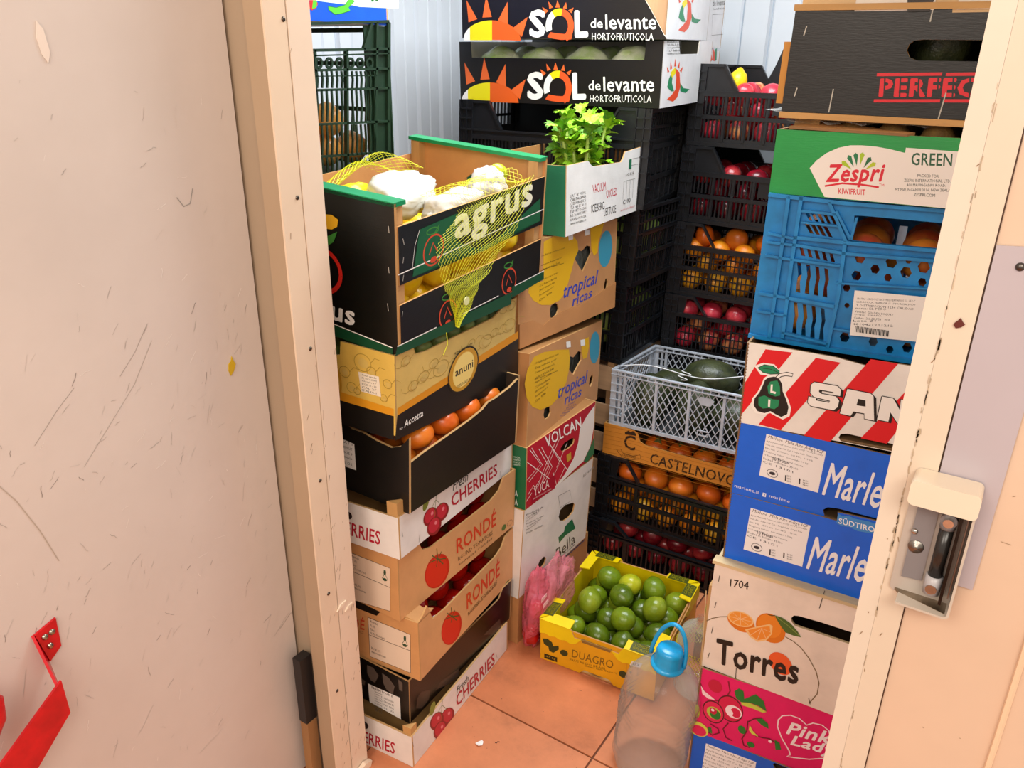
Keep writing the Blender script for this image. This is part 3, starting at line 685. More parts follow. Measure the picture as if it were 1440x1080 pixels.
  ('F','l','6b0f20',(547,403,554,269,518,141,549,59,611,62),0.0026),
  ('F','l','6b0f20',(549,390,602,456,676,505),0.0026),
  ('F','l','6b0f20',(589,314,649,248,719,255,787,276,850,253),0.0026),
  ('F','l','6b0f20',(175,181,263,154,280,106,212,39,162,62),0.0026),
  ('F','p','d7dc55',(573,361,612,298,679,249,607,254,572,292)),
  ('F','e','fbe6ee',(797,245,18,1,2,-18),0,0,360),
  ('F','e','d7dc55',(58,53,108,8,10,-98),0,0,360),
  ('F','e','e2225a',(65,34,82,6,7,-71),0,0,360),
  ('F','e','b9c84a',(22,290,26,1,9,-91),0,0,360),
 ],
 'R2':[
  ('F', 't', '2b2622', '1704', (175, 1083, 356, 1116, 172, 1172), 1, 0),
  ('F','l','7d6a4a',(-10,578,46,635,123,687,197,720),0.002),
  ('F','l','7d6a4a',(770,718,848,698,930,652,1017,564,1100,444,1147,319,1149,183,1095,38),0.002),
  ('F','e','e07a18',(621,757,144,9,22,-166),0,0,360),
  ('F','e','ec8a24',(606,775,114,6,17,-129),0,0,360),
  ('F','e','e07a18',(333,711,139,1,14,-113),0,0,360),
  ('F','e','f6c684',(325,745,129,16,11,-89),0,0,360),
  ('F','e','f09a3a',(325,745,113,14,9,-75),0,0,360),
  ('F','l','f8d8a8',(325,745,430,758),0.0008),
  ('F','l','f8d8a8',(325,745,406,705),0.0008),
  ('F','l','f8d8a8',(325,745,333,675),0.0008),
  ('F','l','f8d8a8',(325,745,255,686),0.0008),
  ('F','l','f8d8a8',(325,745,218,732),0.0008),
  ('F','l','f8d8a8',(325,745,243,785),0.0008),
  ('F','l','f8d8a8',(325,745,316,815),0.0008),
  ('F','l','f8d8a8',(325,745,393,803),0.0008),
  ('F','p','f6c684',(382,639,499,729,606,804,638,793,643,699,603,603,522,547,440,573)),
  ('F','p','f09232',(411,642,510,719,609,781,631,698,591,618,523,568,453,591)),
  ('F','l','f8d8a8',(539,722,446,600),0.0008),
  ('F','l','f8d8a8',(539,722,515,569),0.0008),
  ('F','l','f8d8a8',(539,722,590,627),0.0008),
  ('F','l','f8d8a8',(539,722,625,715),0.0008),
  ('F','p','4a6a2a',(637,925,713,926,792,895,867,832,912,776,839,765,763,770,696,842)),
  ('F','l','8aa050',(644,920,769,862,908,779),0.0012),
  ('F','l','4a3a1a',(572,909,611,907,643,925),0.0016),
  ('F','e','f0602a',(768,386,115,-1,17,-127),0,0,360),
  ('F', 't', '17110d', 'Torres', (137, 96, 961, 203, 116, 417), 2, 0),
  ('F','h','slot',(803,912,790,949,811,990,851,1003,1059,1016,1289,1016,1580,1019,1605,875,1311,880,1080,881,897,877,832,881)),
  ('F','l','4a443e',(64,1171,59,1097),0.0014),
  ('F','l','4a443e',(64,850,56,773),0.0014),
  ('F','l','4a443e',(64,531,58,453),0.0014),
  ('F','l','4a443e',(64,201,53,123),0.0014),
  ('F','l','4a443e',(1039,1376,1022,1166),0.0014),
  ('F','l','4a443e',(355,141,364,-11),0.0014),
  ('F','l','4a443e',(1082,100,1105,35),0.0014),
  ('F','l','cdb48a',(-50,946,-1,0),0.002),
 ],
 'R7':[
  ('F','p','f0e9e2',(309,228,355,292,424,354,510,401,597,425,686,430,790,427,893,414,1008,392,1007,431,1385,424,1400,307,1484,8,1390,2,462,5,391,107)),
  ('F', 't', 'd81a32', 'Zespri', (454, 80, 889, 120, 450, 267), 2, 0.12),
  ('F','l','d81a32',(452,93,584,126,736,128,865,118),0.003),
  ('F', 't', 'd81a32', 'TM', (865, 127, 903, 128, 861, 146), 0, 0),
  ('F', 't', 'd81a32', 'KIWIFRUIT', (567, 39, 775, 48, 560, 84), 1, 0),
  ('F', 't', '1d5a3a', 'GREEN', (1067, 304, 1348, 315, 1055, 397), 1, 0),
  ('F', 't', '33403a', 'PACKED FOR', (1127, 219, 1276, 225, 1123, 241), 0, 0),
  ('F', 't', '33403a', 'ZESPRI INTERNATIONAL LTD.', (1040, 176, 1365, 196, 1036, 198), 0, 0),
  ('F', 't', '33403a', '400 MAUNGANUI ROAD,', (1065, 141, 1339, 159, 1061, 164), 0, 0),
  ('F', 't', '33403a', 'MT MAUNGANUI 3116, NEW ZEALAND', (988, 98, 1412, 129, 984, 121), 0, 0),
  ('F', 't', '33403a', 'ZESPRI.COM', (1129, 74, 1278, 81, 1125, 96), 0, 0),
  ('F','p','a8c81e',(639,240,597,285,577,303,552,299,558,274,585,262)),
  ('F','p','1d7a4a',(651,261,630,319,620,343,595,350,590,325,610,304)),
  ('F','p','1d7a4a',(672,272,670,331,669,356,647,371,634,350,647,324)),
  ('F','p','a8c81e',(697,279,711,335,718,358,701,378,682,363,687,335)),
  ('F','p','1d6a3a',(726,259,759,303,776,320,767,345,744,339,738,312)),
  ('F','p','b8c820',(738,245,786,271,810,279,811,304,786,308,770,287)),
 ],
 'R8':[
  ('F', 't', 'e01226', 'PERFECTION', (727, 137, 1896, 179, 715, 275), 3, 0),
  ('F','l','e01226',(686,300,1136,316),0.0045),
  ('F','l','e01226',(1162,314,1775,338),0.0045),
  ('F','l','e01226',(699,110,1161,129),0.0045),
  ('F','l','e01226',(1187,130,1807,153),0.0045),
  ('F','l','1c1512',(748,280,768,135),0.0022),
  ('F','l','1c1512',(858,283,878,139),0.0022),
  ('F','l','1c1512',(985,286,1006,144),0.0022),
  ('F','l','1c1512',(1116,290,1138,149),0.0022),
  ('F','l','1c1512',(1217,293,1239,153),0.0022),
  ('F','l','1c1512',(1326,296,1350,157),0.0022),
  ('F','h','slot',(863,475,872,516,903,543,962,550,1678,547,1711,407,951,405,895,424)),
  ('F','l','b8b4a8',(105,643,93,575),0.0018),
  ('F','l','b8b4a8',(102,185,90,119),0.0018),
  ('F','l','b8b4a8',(384,186,378,10),0.0018),
  ('F','l','b8b4a8',(986,789,984,670),0.0018),
  ('F','l','b8b4a8',(1189,186,1175,-4),0.0018),
 ],
 'R6':[
  ('F','h','hole',(709,1160,784,1165,1376,1168,1568,1167,1591,962,1377,959,729,956)),
  ('F','h','hex',(852,811,833,773,793,776,772,816,791,854,831,851)),
  ('F','h','hex',(1099,809,1078,766,1034,769,1010,815,1031,858,1075,854)),
  ('F','h','hex',(1344,801,1323,756,1277,759,1252,807,1273,852,1319,848)),
  ('F','h','hex',(979,736,962,702,926,704,907,741,924,776,960,773)),
  ('F','h','hex',(1221,740,1201,697,1157,700,1133,746,1153,788,1197,785)),
  ('F','h','hex',(850,662,831,624,791,626,770,667,789,705,829,703)),
  ('F','h','hex',(1451,736,1435,700,1398,702,1377,741,1394,777,1431,775)),
  ('F','h','hex',(1082,680,1068,651,1038,653,1022,684,1036,713,1066,711)),
  ('F','h','hex',(1343,677,1328,646,1296,648,1279,681,1293,713,1325,711)),
  ('F','h','hex',(1201,840,1190,817,1167,819,1154,843,1165,866,1188,864)),
  ('F','h','hex',(851,111,831,70,790,70,768,113,788,155,829,154)),
  ('F','h','hex',(1077,112,1060,74,1023,75,1003,114,1020,152,1058,151)),
  ('F','h','hex',(1346,109,1329,69,1290,69,1268,111,1286,151,1325,150)),
  ('F','h','hex',(1211,67,1197,36,1167,36,1150,69,1164,100,1195,99)),
  ('F','h','hex',(1485,58,1472,27,1442,28,1426,60,1439,90,1468,90)),
  ('F','h','hex',(783,548,768,518,736,519,720,551,735,581,767,579)),
  ('F','h','hex',(803,396,792,374,770,375,758,398,769,419,791,418)),
  ('F','h','slot',(318,714,350,711,372,615,367,544,385,448,344,453,341,540,343,611)),
  ('F','h','slot',(341,359,373,357,399,243,393,168,414,55,372,59,367,164,369,238)),
  ('F','h','slot',(395,707,426,704,449,610,444,539,461,446,421,450,418,535,420,606)),
  ('F','h','slot',(419,353,451,351,477,239,471,165,492,54,451,58,445,161,447,234)),
  ('F','h','slot',(471,700,502,697,525,605,520,534,537,443,497,448,494,530,496,601)),
  ('F','h','slot',(496,347,528,345,554,236,549,162,569,54,528,57,523,158,524,231)),
  ('F','h','slot',(546,693,577,690,600,600,595,530,613,441,573,445,570,526,571,596)),
  ('F','h','slot',(573,342,604,340,630,233,625,159,646,53,605,56,600,155,601,228)),
  ('F','h','s',(310,1159,340,1155,390,1081,361,1082)),
  ('F','h','s',(322,1060,358,1057,416,975,384,976)),
  ('F','h','s',(362,1154,392,1150,441,1076,412,1078)),
  ('F','h','s',(374,1056,410,1053,468,971,436,972)),
  ('F','h','s',(414,1149,443,1146,493,1072,464,1074)),
  ('F','h','s',(426,1051,462,1048,519,966,487,968)),
  ('F','h','s',(465,1145,494,1141,544,1067,515,1069)),
  ('F','h','s',(478,1047,513,1044,570,962,539,964)),
  ('F','h','s',(516,1140,545,1137,594,1063,566,1065)),
  ('F','h','s',(317,849,344,847,378,774,345,777)),
  ('F','h','s',(380,843,406,841,440,768,407,771)),
  ('F','h','s',(442,837,469,835,503,763,470,765)),
  ('F','h','s',(504,831,530,830,564,757,532,760)),
  ('F','h','s',(566,826,592,824,626,752,594,754)),
  ('F','r','rib',(5,1272,616,1259,1545,1273),0.006,0.01),
  ('F','r','rib',(263,935,670,938,1378,954,1613,957),0.006,0.01),
  ('F','r','rib',(264,872,685,847,1394,873,1630,876),0.005,0.01),
  ('F','r','rib',(292,742,680,737),0.004,0.01),
  ('F','r','rib',(293,400,692,382),0.006,0.01),
  ('F','r','rib',(289,77,691,39),0.004,0.01),
  ('F','r','rib',(0,-3,699,-6,1360,8,1671,14),0.007,0.01),
  ('F','r','rib',(275,1284,280,657,302,23),0.006,0.01),
  ('F','r','rib',(172,1274,181,643,186,2),0.006,0.01),
  ('F','r','rib',(679,930,701,472,689,2),0.006,0.01),
  ('F','r','rib',(500,1256,684,947),0.005,0.01),
  ('F','r','rib',(566,1189,719,968,733,1150),0.004,0.01),
  ('F','r','rib',(294,1162,570,1162),0.004,0.01),
  ('F','r','rib',(308,1068,602,1067),0.003,0.01),
  ('F','r','rib',(46,944,273,924),0.004,0.01),
  ('F','r','rib',(48,868,273,868),0.004,0.01),
  ('F','r','rib',(47,749,284,741),0.004,0.01),
  ('F','r','rib',(43,403,301,401),0.005,0.01),
  ('F','r','rib',(48,238,308,238),0.004,0.01),
  ('F','r','rib',(665,589,1383,644),0.003,0.01),
  ('F','r','rib',(700,187,1386,186),0.003,0.01),
  ('F','q','f0ebe6',(822,551,1368,575,1462,573,1443,197,850,156),0,'222222',0.9),
  ('F', 't', '2b2b35', 'FRUTAS : PRODUCE NATUREL HERMANOS S.L. 05 / C', (855, 475, 1291, 521, 854, 492), 0, 0),
  ('F', 't', '2b2b35', 'LLIDA MULA, HAMBOR S/ 17 MURCIA 30177', (856, 447, 1300, 489, 854, 464), 0, 0),
  ('F', 't', '2b2b35', 'Y DISTRIBUCION 1234 CALIDAD', (856, 419, 1296, 454, 854, 437), 0, 0),
  ('F', 't', '2b2b35', 'marca: EL PERO', (856, 391, 1093, 419, 854, 409), 0, 0),
  ('F', 't', '2b2b35', 'Variedad  GOLDEN YOGURT', (856, 363, 1153, 379, 855, 381), 0, 0),
  ('F', 't', '2b2b35', 'Origen  ESPAÑA', (856, 335, 1066, 356, 855, 353), 0, 0),
  ('F', 't', '2b2b35', 'Calibre  2 L 22 FEB   003', (856, 307, 1132, 332, 855, 324), 0, 0),
  ('F', 't', '2b2b35', 'Lote 21', (856, 278, 1029, 306, 855, 296), 0, 0),
  ('F', 't', '2b2b35', '4810421221212', (857, 250, 1168, 286, 855, 268), 0, 0),
  ('F','l','17171c',(883,246,887,193),0.0008),
  ('F','l','17171c',(894,246,899,193),0.0012000000000000001),
  ('F','l','17171c',(905,246,910,193),0.0016),
  ('F','l','17171c',(917,246,921,194),0.0008),
  ('F','l','17171c',(928,246,933,194),0.0012000000000000001),
  ('F','l','17171c',(939,247,944,194),0.0016),
  ('F','l','17171c',(951,247,955,194),0.0008),
  ('F','l','17171c',(962,247,967,194),0.0012000000000000001),
  ('F','l','17171c',(973,247,978,195),0.0016),
  ('F','l','17171c',(985,247,989,195),0.0008),
  ('F','l','17171c',(996,248,1000,195),0.0012000000000000001),
  ('F','l','17171c',(1007,248,1012,195),0.0016),
  ('F','l','17171c',(1018,248,1023,196),0.0008),
  ('F','l','17171c',(1029,248,1034,196),0.0012000000000000001),
  ('F','l','17171c',(1040,248,1045,196),0.0016),
  ('F','l','17171c',(1052,249,1056,196),0.0008),
  ('F','l','17171c',(1063,249,1068,197),0.0012000000000000001),
  ('F','l','17171c',(1074,249,1079,197),0.0016),
  ('F','l','17171c',(1085,249,1090,197),0.0008),
  ('F','l','17171c',(1096,249,1101,197),0.0012000000000000001),
  ('F','l','17171c',(1107,249,1112,197),0.0016),
  ('F','l','17171c',(1118,250,1123,198),0.0008),
  ('F','l','17171c',(1129,250,1134,198),0.0012000000000000001),
  ('F','l','17171c',(1140,250,1145,198),0.0016),
 ],
 'E':[
  ('R','r','rib',(1367,1581,2773,1665),0.006,0.008),
  ('R','r','rib',(1336,1326,2752,1368),0.006,0.008),
  ('R','r','rib',(1330,1271,2749,1319),0.003,0.008),
  ('R','r','rib',(1313,1130,2737,1153),0.005,0.008),
  ('R','r','rib',(1289,932,2722,935),0.005,0.008),
  ('R','r','rib',(1248,585,2696,557),0.005,0.008),
  ('R','r','rib',(1208,247,2671,199),0.005,0.008),
  ('R','r','rib',(1186,61,2657,-2),0.006,0.008),
  ('R','r','rib',(2573,1647,2412,-42),0.007,0.01),
  ('R','r','rib',(2772,1655,2653,-66),0.01,0.01),
  ('R','r','rib',(2056,1346,1945,5),0.006,0.01),
  ('R','r','rib',(1575,1337,1473,53),0.006,0.01),
  ('R','r','rib',(2482,1634,2327,1354),0.006,0.008),
  ('R','e','EB',(1625,1206,44,0,-5,-46),0.0035,0,360),
  ('R','e','EB',(1778,1207,46,0,-5,-47),0.0035,0,360),
  ('R','e','EB',(1935,1208,47,0,-5,-48),0.0035,0,360),
  ('R','e','EB',(2108,1209,48,0,-4,-48),0.0035,0,360),
  ('R','e','EB',(2263,1209,50,0,-4,-49),0.0035,0,360),
  ('R','e','EB',(2416,1210,51,0,-4,-50),0.0035,0,360),
  ('R','e','EB',(1471,1205,43,0,-5,-46),0.0035,0,360),
  ('R','r','rib',(1362,1126,1367,1043,1350,959),0.0038,0.004),
  ('R','r','rib',(1340,942,1337,781,1310,620),0.0038,0.004),
  ('R','r','rib',(1299,593,1296,435,1270,277),0.0038,0.004),
  ('R','r','rib',(1260,254,1266,174,1249,95),0.0038,0.004),
  ('R','r','rib',(1432,1126,1438,1042,1420,958),0.0038,0.004),
  ('R','r','rib',(1411,940,1407,779,1381,616),0.0038,0.004),
  ('R','r','rib',(1370,589,1368,430,1342,272),0.0038,0.004),
  ('R','r','rib',(1331,248,1337,167,1321,88),0.0038,0.004),
  ('R','r','rib',(1503,1126,1509,1042,1492,957),0.0038,0.004),
  ('R','r','rib',(1482,939,1479,776,1453,613),0.0038,0.004),
  ('R','r','rib',(1442,585,1440,426,1414,266),0.0038,0.004),
  ('R','r','rib',(1404,242,1410,160,1393,80),0.0038,0.004),
  ('R','r','rib',(1575,1126,1581,1041,1564,956),0.0038,0.004),
  ('R','r','rib',(1554,938,1552,774,1526,609),0.0038,0.004),
  ('R','r','rib',(1515,582,1513,421,1488,260),0.0038,0.004),
  ('R','r','rib',(1477,236,1484,154,1467,73),0.0038,0.004),
  ('R','r','rib',(1648,1126,1654,1040,1637,954),0.0038,0.004),
  ('R','r','rib',(1627,936,1625,771,1600,605),0.0038,0.004),
  ('R','r','rib',(1589,578,1587,416,1562,253),0.0038,0.004),
  ('R','r','rib',(1551,229,1559,147,1542,66),0.0038,0.004),
  ('R','r','rib',(1721,1126,1728,1039,1711,953),0.0038,0.004),
  ('R','r','rib',(1701,935,1700,769,1675,602),0.0038,0.004),
  ('R','r','rib',(1664,574,1663,411,1638,247),0.0038,0.004),
  ('R','r','rib',(1627,223,1635,140,1618,58),0.0038,0.004),
  ('R','r','rib',(1796,1125,1803,1039,1786,952),0.0038,0.004),
  ('R','r','rib',(1776,933,1776,766,1750,598),0.0038,0.004),
  ('R','r','rib',(1739,570,1739,406,1714,241),0.0038,0.004),
  ('R','r','rib',(1703,217,1711,133,1695,51),0.0038,0.004),
  ('R','r','rib',(1872,1125,1880,1038,1863,950),0.0038,0.004),
  ('R','r','rib',(1853,932,1853,764,1827,594),0.0038,0.004),
  ('R','r','rib',(1816,566,1817,401,1792,235),0.0038,0.004),
  ('R','r','rib',(1781,210,1789,126,1773,43),0.0038,0.004),
  ('R','r','rib',(1949,1125,1957,1037,1940,949),0.0038,0.004),
  ('R','r','rib',(1930,931,1930,761,1905,590),0.0038,0.004),
  ('R','r','rib',(1894,562,1895,395,1871,228),0.0038,0.004),
  ('R','r','rib',(1860,203,1869,118,1852,35),0.0038,0.004),
  ('R','r','rib',(2111,1125,2120,1036,2104,946),0.0038,0.004),
  ('R','r','rib',(2093,927,2095,755,2071,582),0.0038,0.004),
  ('R','r','rib',(2059,553,2061,384,2037,215),0.0038,0.004),
  ('R','r','rib',(2026,189,2036,103,2019,18),0.0038,0.004),
  ('R','r','rib',(2183,1125,2192,1035,2176,945),0.0038,0.004),
  ('R','r','rib',(2165,926,2167,753,2143,578),0.0038,0.004),
  ('R','r','rib',(2132,550,2135,379,2111,209),0.0038,0.004),
  ('R','r','rib',(2099,183,2110,96,2093,11),0.0038,0.004),
  ('R','r','rib',(2255,1125,2265,1034,2249,944),0.0038,0.004),
  ('R','r','rib',(2238,925,2241,750,2217,575),0.0038,0.004),
  ('R','r','rib',(2205,546,2209,374,2185,202),0.0038,0.004),
  ('R','r','rib',(2174,177,2184,89,2168,4),0.0038,0.004),
  ('R','r','rib',(2329,1125,2339,1034,2322,942),0.0038,0.004),
  ('R','r','rib',(2312,923,2315,748,2291,571),0.0038,0.004),
  ('R','r','rib',(2280,542,2284,369,2260,196),0.0038,0.004),
  ('R','r','rib',(2249,171,2260,82,2244,-4),0.0038,0.004),
  ('R','r','rib',(2403,1124,2414,1033,2397,941),0.0038,0.004),
  ('R','r','rib',(2387,922,2390,745,2367,567),0.0038,0.004),
  ('R','r','rib',(2356,538,2360,364,2337,190),0.0038,0.004),
  ('R','r','rib',(2325,164,2337,75,2320,-12),0.0038,0.004),
  ('R','r','rib',(2478,1124,2489,1032,2473,940),0.0038,0.004),
  ('R','r','rib',(2462,920,2467,743,2444,564),0.0038,0.004),
  ('R','r','rib',(2432,534,2437,359,2414,184),0.0038,0.004),
  ('R','r','rib',(2403,158,2414,68,2398,-19),0.0038,0.004),
  ('R','r','rib',(1331,1074,2514,1076),0.002,0.003),
 ],
 'E2':[
  ('R','p','d8f0e0',(1330,283,2931,396,2918,191,2255,173,2157,182,1320,200)),
  ('R','p','58c832',(1776,152,1895,146,2033,179,2108,250,2189,228,2086,157,2110,126,1984,93,1874,75,1781,118)),
  ('R','l','1f6a28',(1776,152,1895,146,2033,179,2108,250,2189,228,2086,157,2110,126,1984,93,1874,75,1781,118,1776,152),0.0012),
  ('R','p','c82828',(1514,196,1602,201,1632,169,1601,125,1541,100,1505,111)),
  ('R','p','58c832',(1564,199,1619,194,1607,134,1542,113)),
  ('R','p','1f6a28',(2439,307,2542,314,2582,243,2508,257,2462,232)),
 ],
}
CAMV=((0.8356, 0.5491, 0.0131),(-0.2192, 0.3114, 0.9247),(-0.5037, 0.7756, -0.3806),1102.11)
# ---------------------------------------------------------------- camera, world, lights, exposure
cd = bpy.data.cameras.new('camera'); cam = bpy.data.objects.new('camera', cd); col.objects.link(cam)
r_, u_, w_, f_ = CAMV
cam.matrix_world = Matrix(((r_[0], u_[0], -w_[0], 0), (r_[1], u_[1], -w_[1], 0), (r_[2], u_[2], -w_[2], 1.5), (0, 0, 0, 1)))
cd.sensor_fit = 'HORIZONTAL'; cd.sensor_width = 36; cd.lens = f_ / 1440 * 36; cd.clip_start = .02
sc.camera = cam
wd = bpy.data.worlds.new('world'); sc.world = wd; wd.use_nodes = True
bg = wd.node_tree.nodes['Background']; bg.inputs[0].default_value = (1.0, .86, .73, 1); bg.inputs[1].default_value = .85
def area(name, loc, aim, size, size_y, power, color):
    ld = bpy.data.lights.new(name, 'AREA'); ld.shape = 'RECTANGLE'; ld.size = size; ld.size_y = size_y; ld.energy = power; ld.color = color
    o = bpy.data.objects.new(name, ld); col.objects.link(o); o.location = loc
    o.rotation_euler = (Vector(aim) - Vector(loc)).to_track_quat('-Z', 'Y').to_euler(); return o
area('ceiling_light_inside', (-.75, 1.75, 2.28), (-.75, 1.75, 0), 1.1, .7, 41, (.90, .96, 1.0))
area('kitchen_ceiling_light', (.9, -.9, 2.5), (-.5, 1.0, .8), 1.2, .8, 30, (1.0, .90, .78))
area('kitchen_side_light', (-.5, -1.2, 2.3), (-.3, 1.4, .3), .9, .9, 22, (1.0, .88, .76))
sc.view_settings.view_transform = 'Standard'; sc.view_settings.look = 'None'
sc.view_settings.exposure = 0.0; sc.view_settings.gamma = 1.0; sc.view_settings.use_curve_mapping = False

# ---------------------------------------------------------------- materials
def lin(h):
    h = h.lstrip('#'); o = []
    for i in (0, 2, 4):
        c = int(h[i:i+2], 16) / 255; o.append(c / 12.92 if c <= .04045 else ((c + .055) / 1.055) ** 2.4)
    return tuple(o) + (1,)
MC = {}
def M(h, kind='card', rough=None, **k):
    key = (h, kind, rough, tuple(sorted(k.items())))
    if key in MC: return MC[key]
    m = bpy.data.materials.new(kind + '_' + h); m.use_nodes = True; nt = m.node_tree; N = nt.nodes; L = nt.links
    p = N['Principled BSDF']; c = lin(h); p.inputs['Base Color'].default_value = c
    def tex(scale, detail=3, vec=None, rough_=.6):
        t = N.new('ShaderNodeTexNoise'); t.inputs['Scale'].default_value = scale; t.inputs['Detail'].default_value = detail; t.inputs['Roughness'].default_value = rough_
        tc = N.new('ShaderNodeTexCoord')
        if vec:
            mp = N.new('ShaderNodeMapping'); mp.inputs['Scale'].default_value = vec; L.new(tc.outputs['Object'], mp.inputs[0]); L.new(mp.outputs[0], t.inputs[0])
        else: L.new(tc.outputs['Object'], t.inputs[0])
        return t
    def ramp(t, stops, out=True):
        r = N.new('ShaderNodeValToRGB'); e = r.color_ramp.elements
        while len(e) > 1: e.remove(e[0])
        e[0].position = stops[0][0]; e[0].color = stops[0][1]
        for s, cc in stops[1:]:
            x = e.new(s); x.color = cc
        L.new(t, r.inputs[0])
        if out: L.new(r.outputs[0], p.inputs['Base Color'])
        return r
    def bump(t, s, d=.01):
        b = N.new('ShaderNodeBump'); b.inputs['Strength'].default_value = s; b.inputs['Distance'].default_value = d
        L.new(t, b.inputs['Height']); L.new(b.outputs[0], p.inputs['Normal'])
    mul = lambda s: tuple(min(1, x * s) for x in c[:3]) + (1,)
    if kind == 'card':
        p.inputs['Roughness'].default_value = rough or .5
        t = tex(9, 4); ramp(t.outputs[0], [(.3, mul(.86)), (.7, mul(1.08))]); t2 = tex(60, 2, (1, 1, 6)); bump(t2.outputs[0], .12, .002)
    elif kind == 'print':
        p.inputs['Roughness'].default_value = rough or .42
    elif kind == 'plastic':
        p.inputs['Roughness'].default_value = rough or .36
        t = tex(25, 3); ramp(t.outputs[0], [(.3, mul(.8)), (.75, mul(1.25))])
    elif kind == 'wood':
        p.inputs['Roughness'].default_value = .65
        t = tex(14, 4, (1, 1, .12) if not k.get('ax') else ((.1, 1, 1) if k['ax'] == 1 else (1, .1, 1))); ramp(t.outputs[0], [(.3, mul(.72)), (.55, mul(1.0)), (.75, mul(1.12))]); bump(t.outputs[0], .2, .002)
    elif kind == 'fruit':
        p.inputs['Roughness'].default_value = rough or .3
        t = tex(k.get('s', 18), 4); c2 = lin(k['c2']); ramp(t.outputs[0], [(k.get('a', .38), c2), (k.get('b', .62), c)])
        t2 = tex(k.get('bs', 220), 2); bump(t2.outputs[0], k.get('bump', .12), .002)
        p.inputs['Specular IOR Level'].default_value = .5
    elif kind == 'metal':
        p.inputs['Metallic'].default_value = 1; p.inputs['Roughness'].default_value = rough or .35
        t = tex(30, 4); ramp(t.outputs[0], [(.3, mul(.6)), (.7, mul(1.1))])
    elif kind == 'paint':
        p.inputs['Roughness'].default_value = rough or .35
        t = tex(3, 5); ramp(t.outputs[0], [(.3, mul(.93)), (.7, mul(1.03))])
        t2 = tex(5, 4); bump(t2.outputs[0], .15, .01)
    elif kind == 'clear':
        p.inputs['Transmission Weight'].default_value = 1.0; p.inputs['IOR'].default_value = k.get('ior', 1.12); p.inputs['Roughness'].default_value = rough or .08
    elif kind == 'film':
        p.inputs['Roughness'].default_value = rough or .2; p.inputs['Alpha'].default_value = k.get('al', .35)
        t2 = tex(45, 4); bump(t2.outputs[0], .9, .01)
    elif kind == 'pet':
        p.inputs['Roughness'].default_value = .07; p.inputs['Specular IOR Level'].default_value = .9
        tr = N.new('ShaderNodeBsdfTransparent'); mx = N.new('ShaderNodeMixShader'); lw = N.new('ShaderNodeLayerWeight'); lw.inputs[0].default_value = .42
        mr = N.new('ShaderNodeMapRange'); mr.inputs[3].default_value = .10; mr.inputs[4].default_value = .65
        L.new(lw.outputs['Facing'], mr.inputs[0]); L.new(mr.outputs[0], mx.inputs[0]); L.new(tr.outputs[0], mx.inputs[1]); L.new(p.outputs[0], mx.inputs[2]); L.new(mx.outputs[0], N['Material Output'].inputs[0])
    elif kind == 'floor':
        p.inputs['Roughness'].default_value = .38
        t = tex(6, 7, None, .7); ramp(t.outputs[0], [(.25, mul(.62)), (.45, mul(.92)), (.62, mul(1.05)), (.8, mul(1.22))]); t2 = tex(90, 3); bump(t2.outputs[0], .12, .003)
    m.diffuse_color = c; MC[key] = m; return m
KR = 'bd8a52'; KD = '9a6a3c'

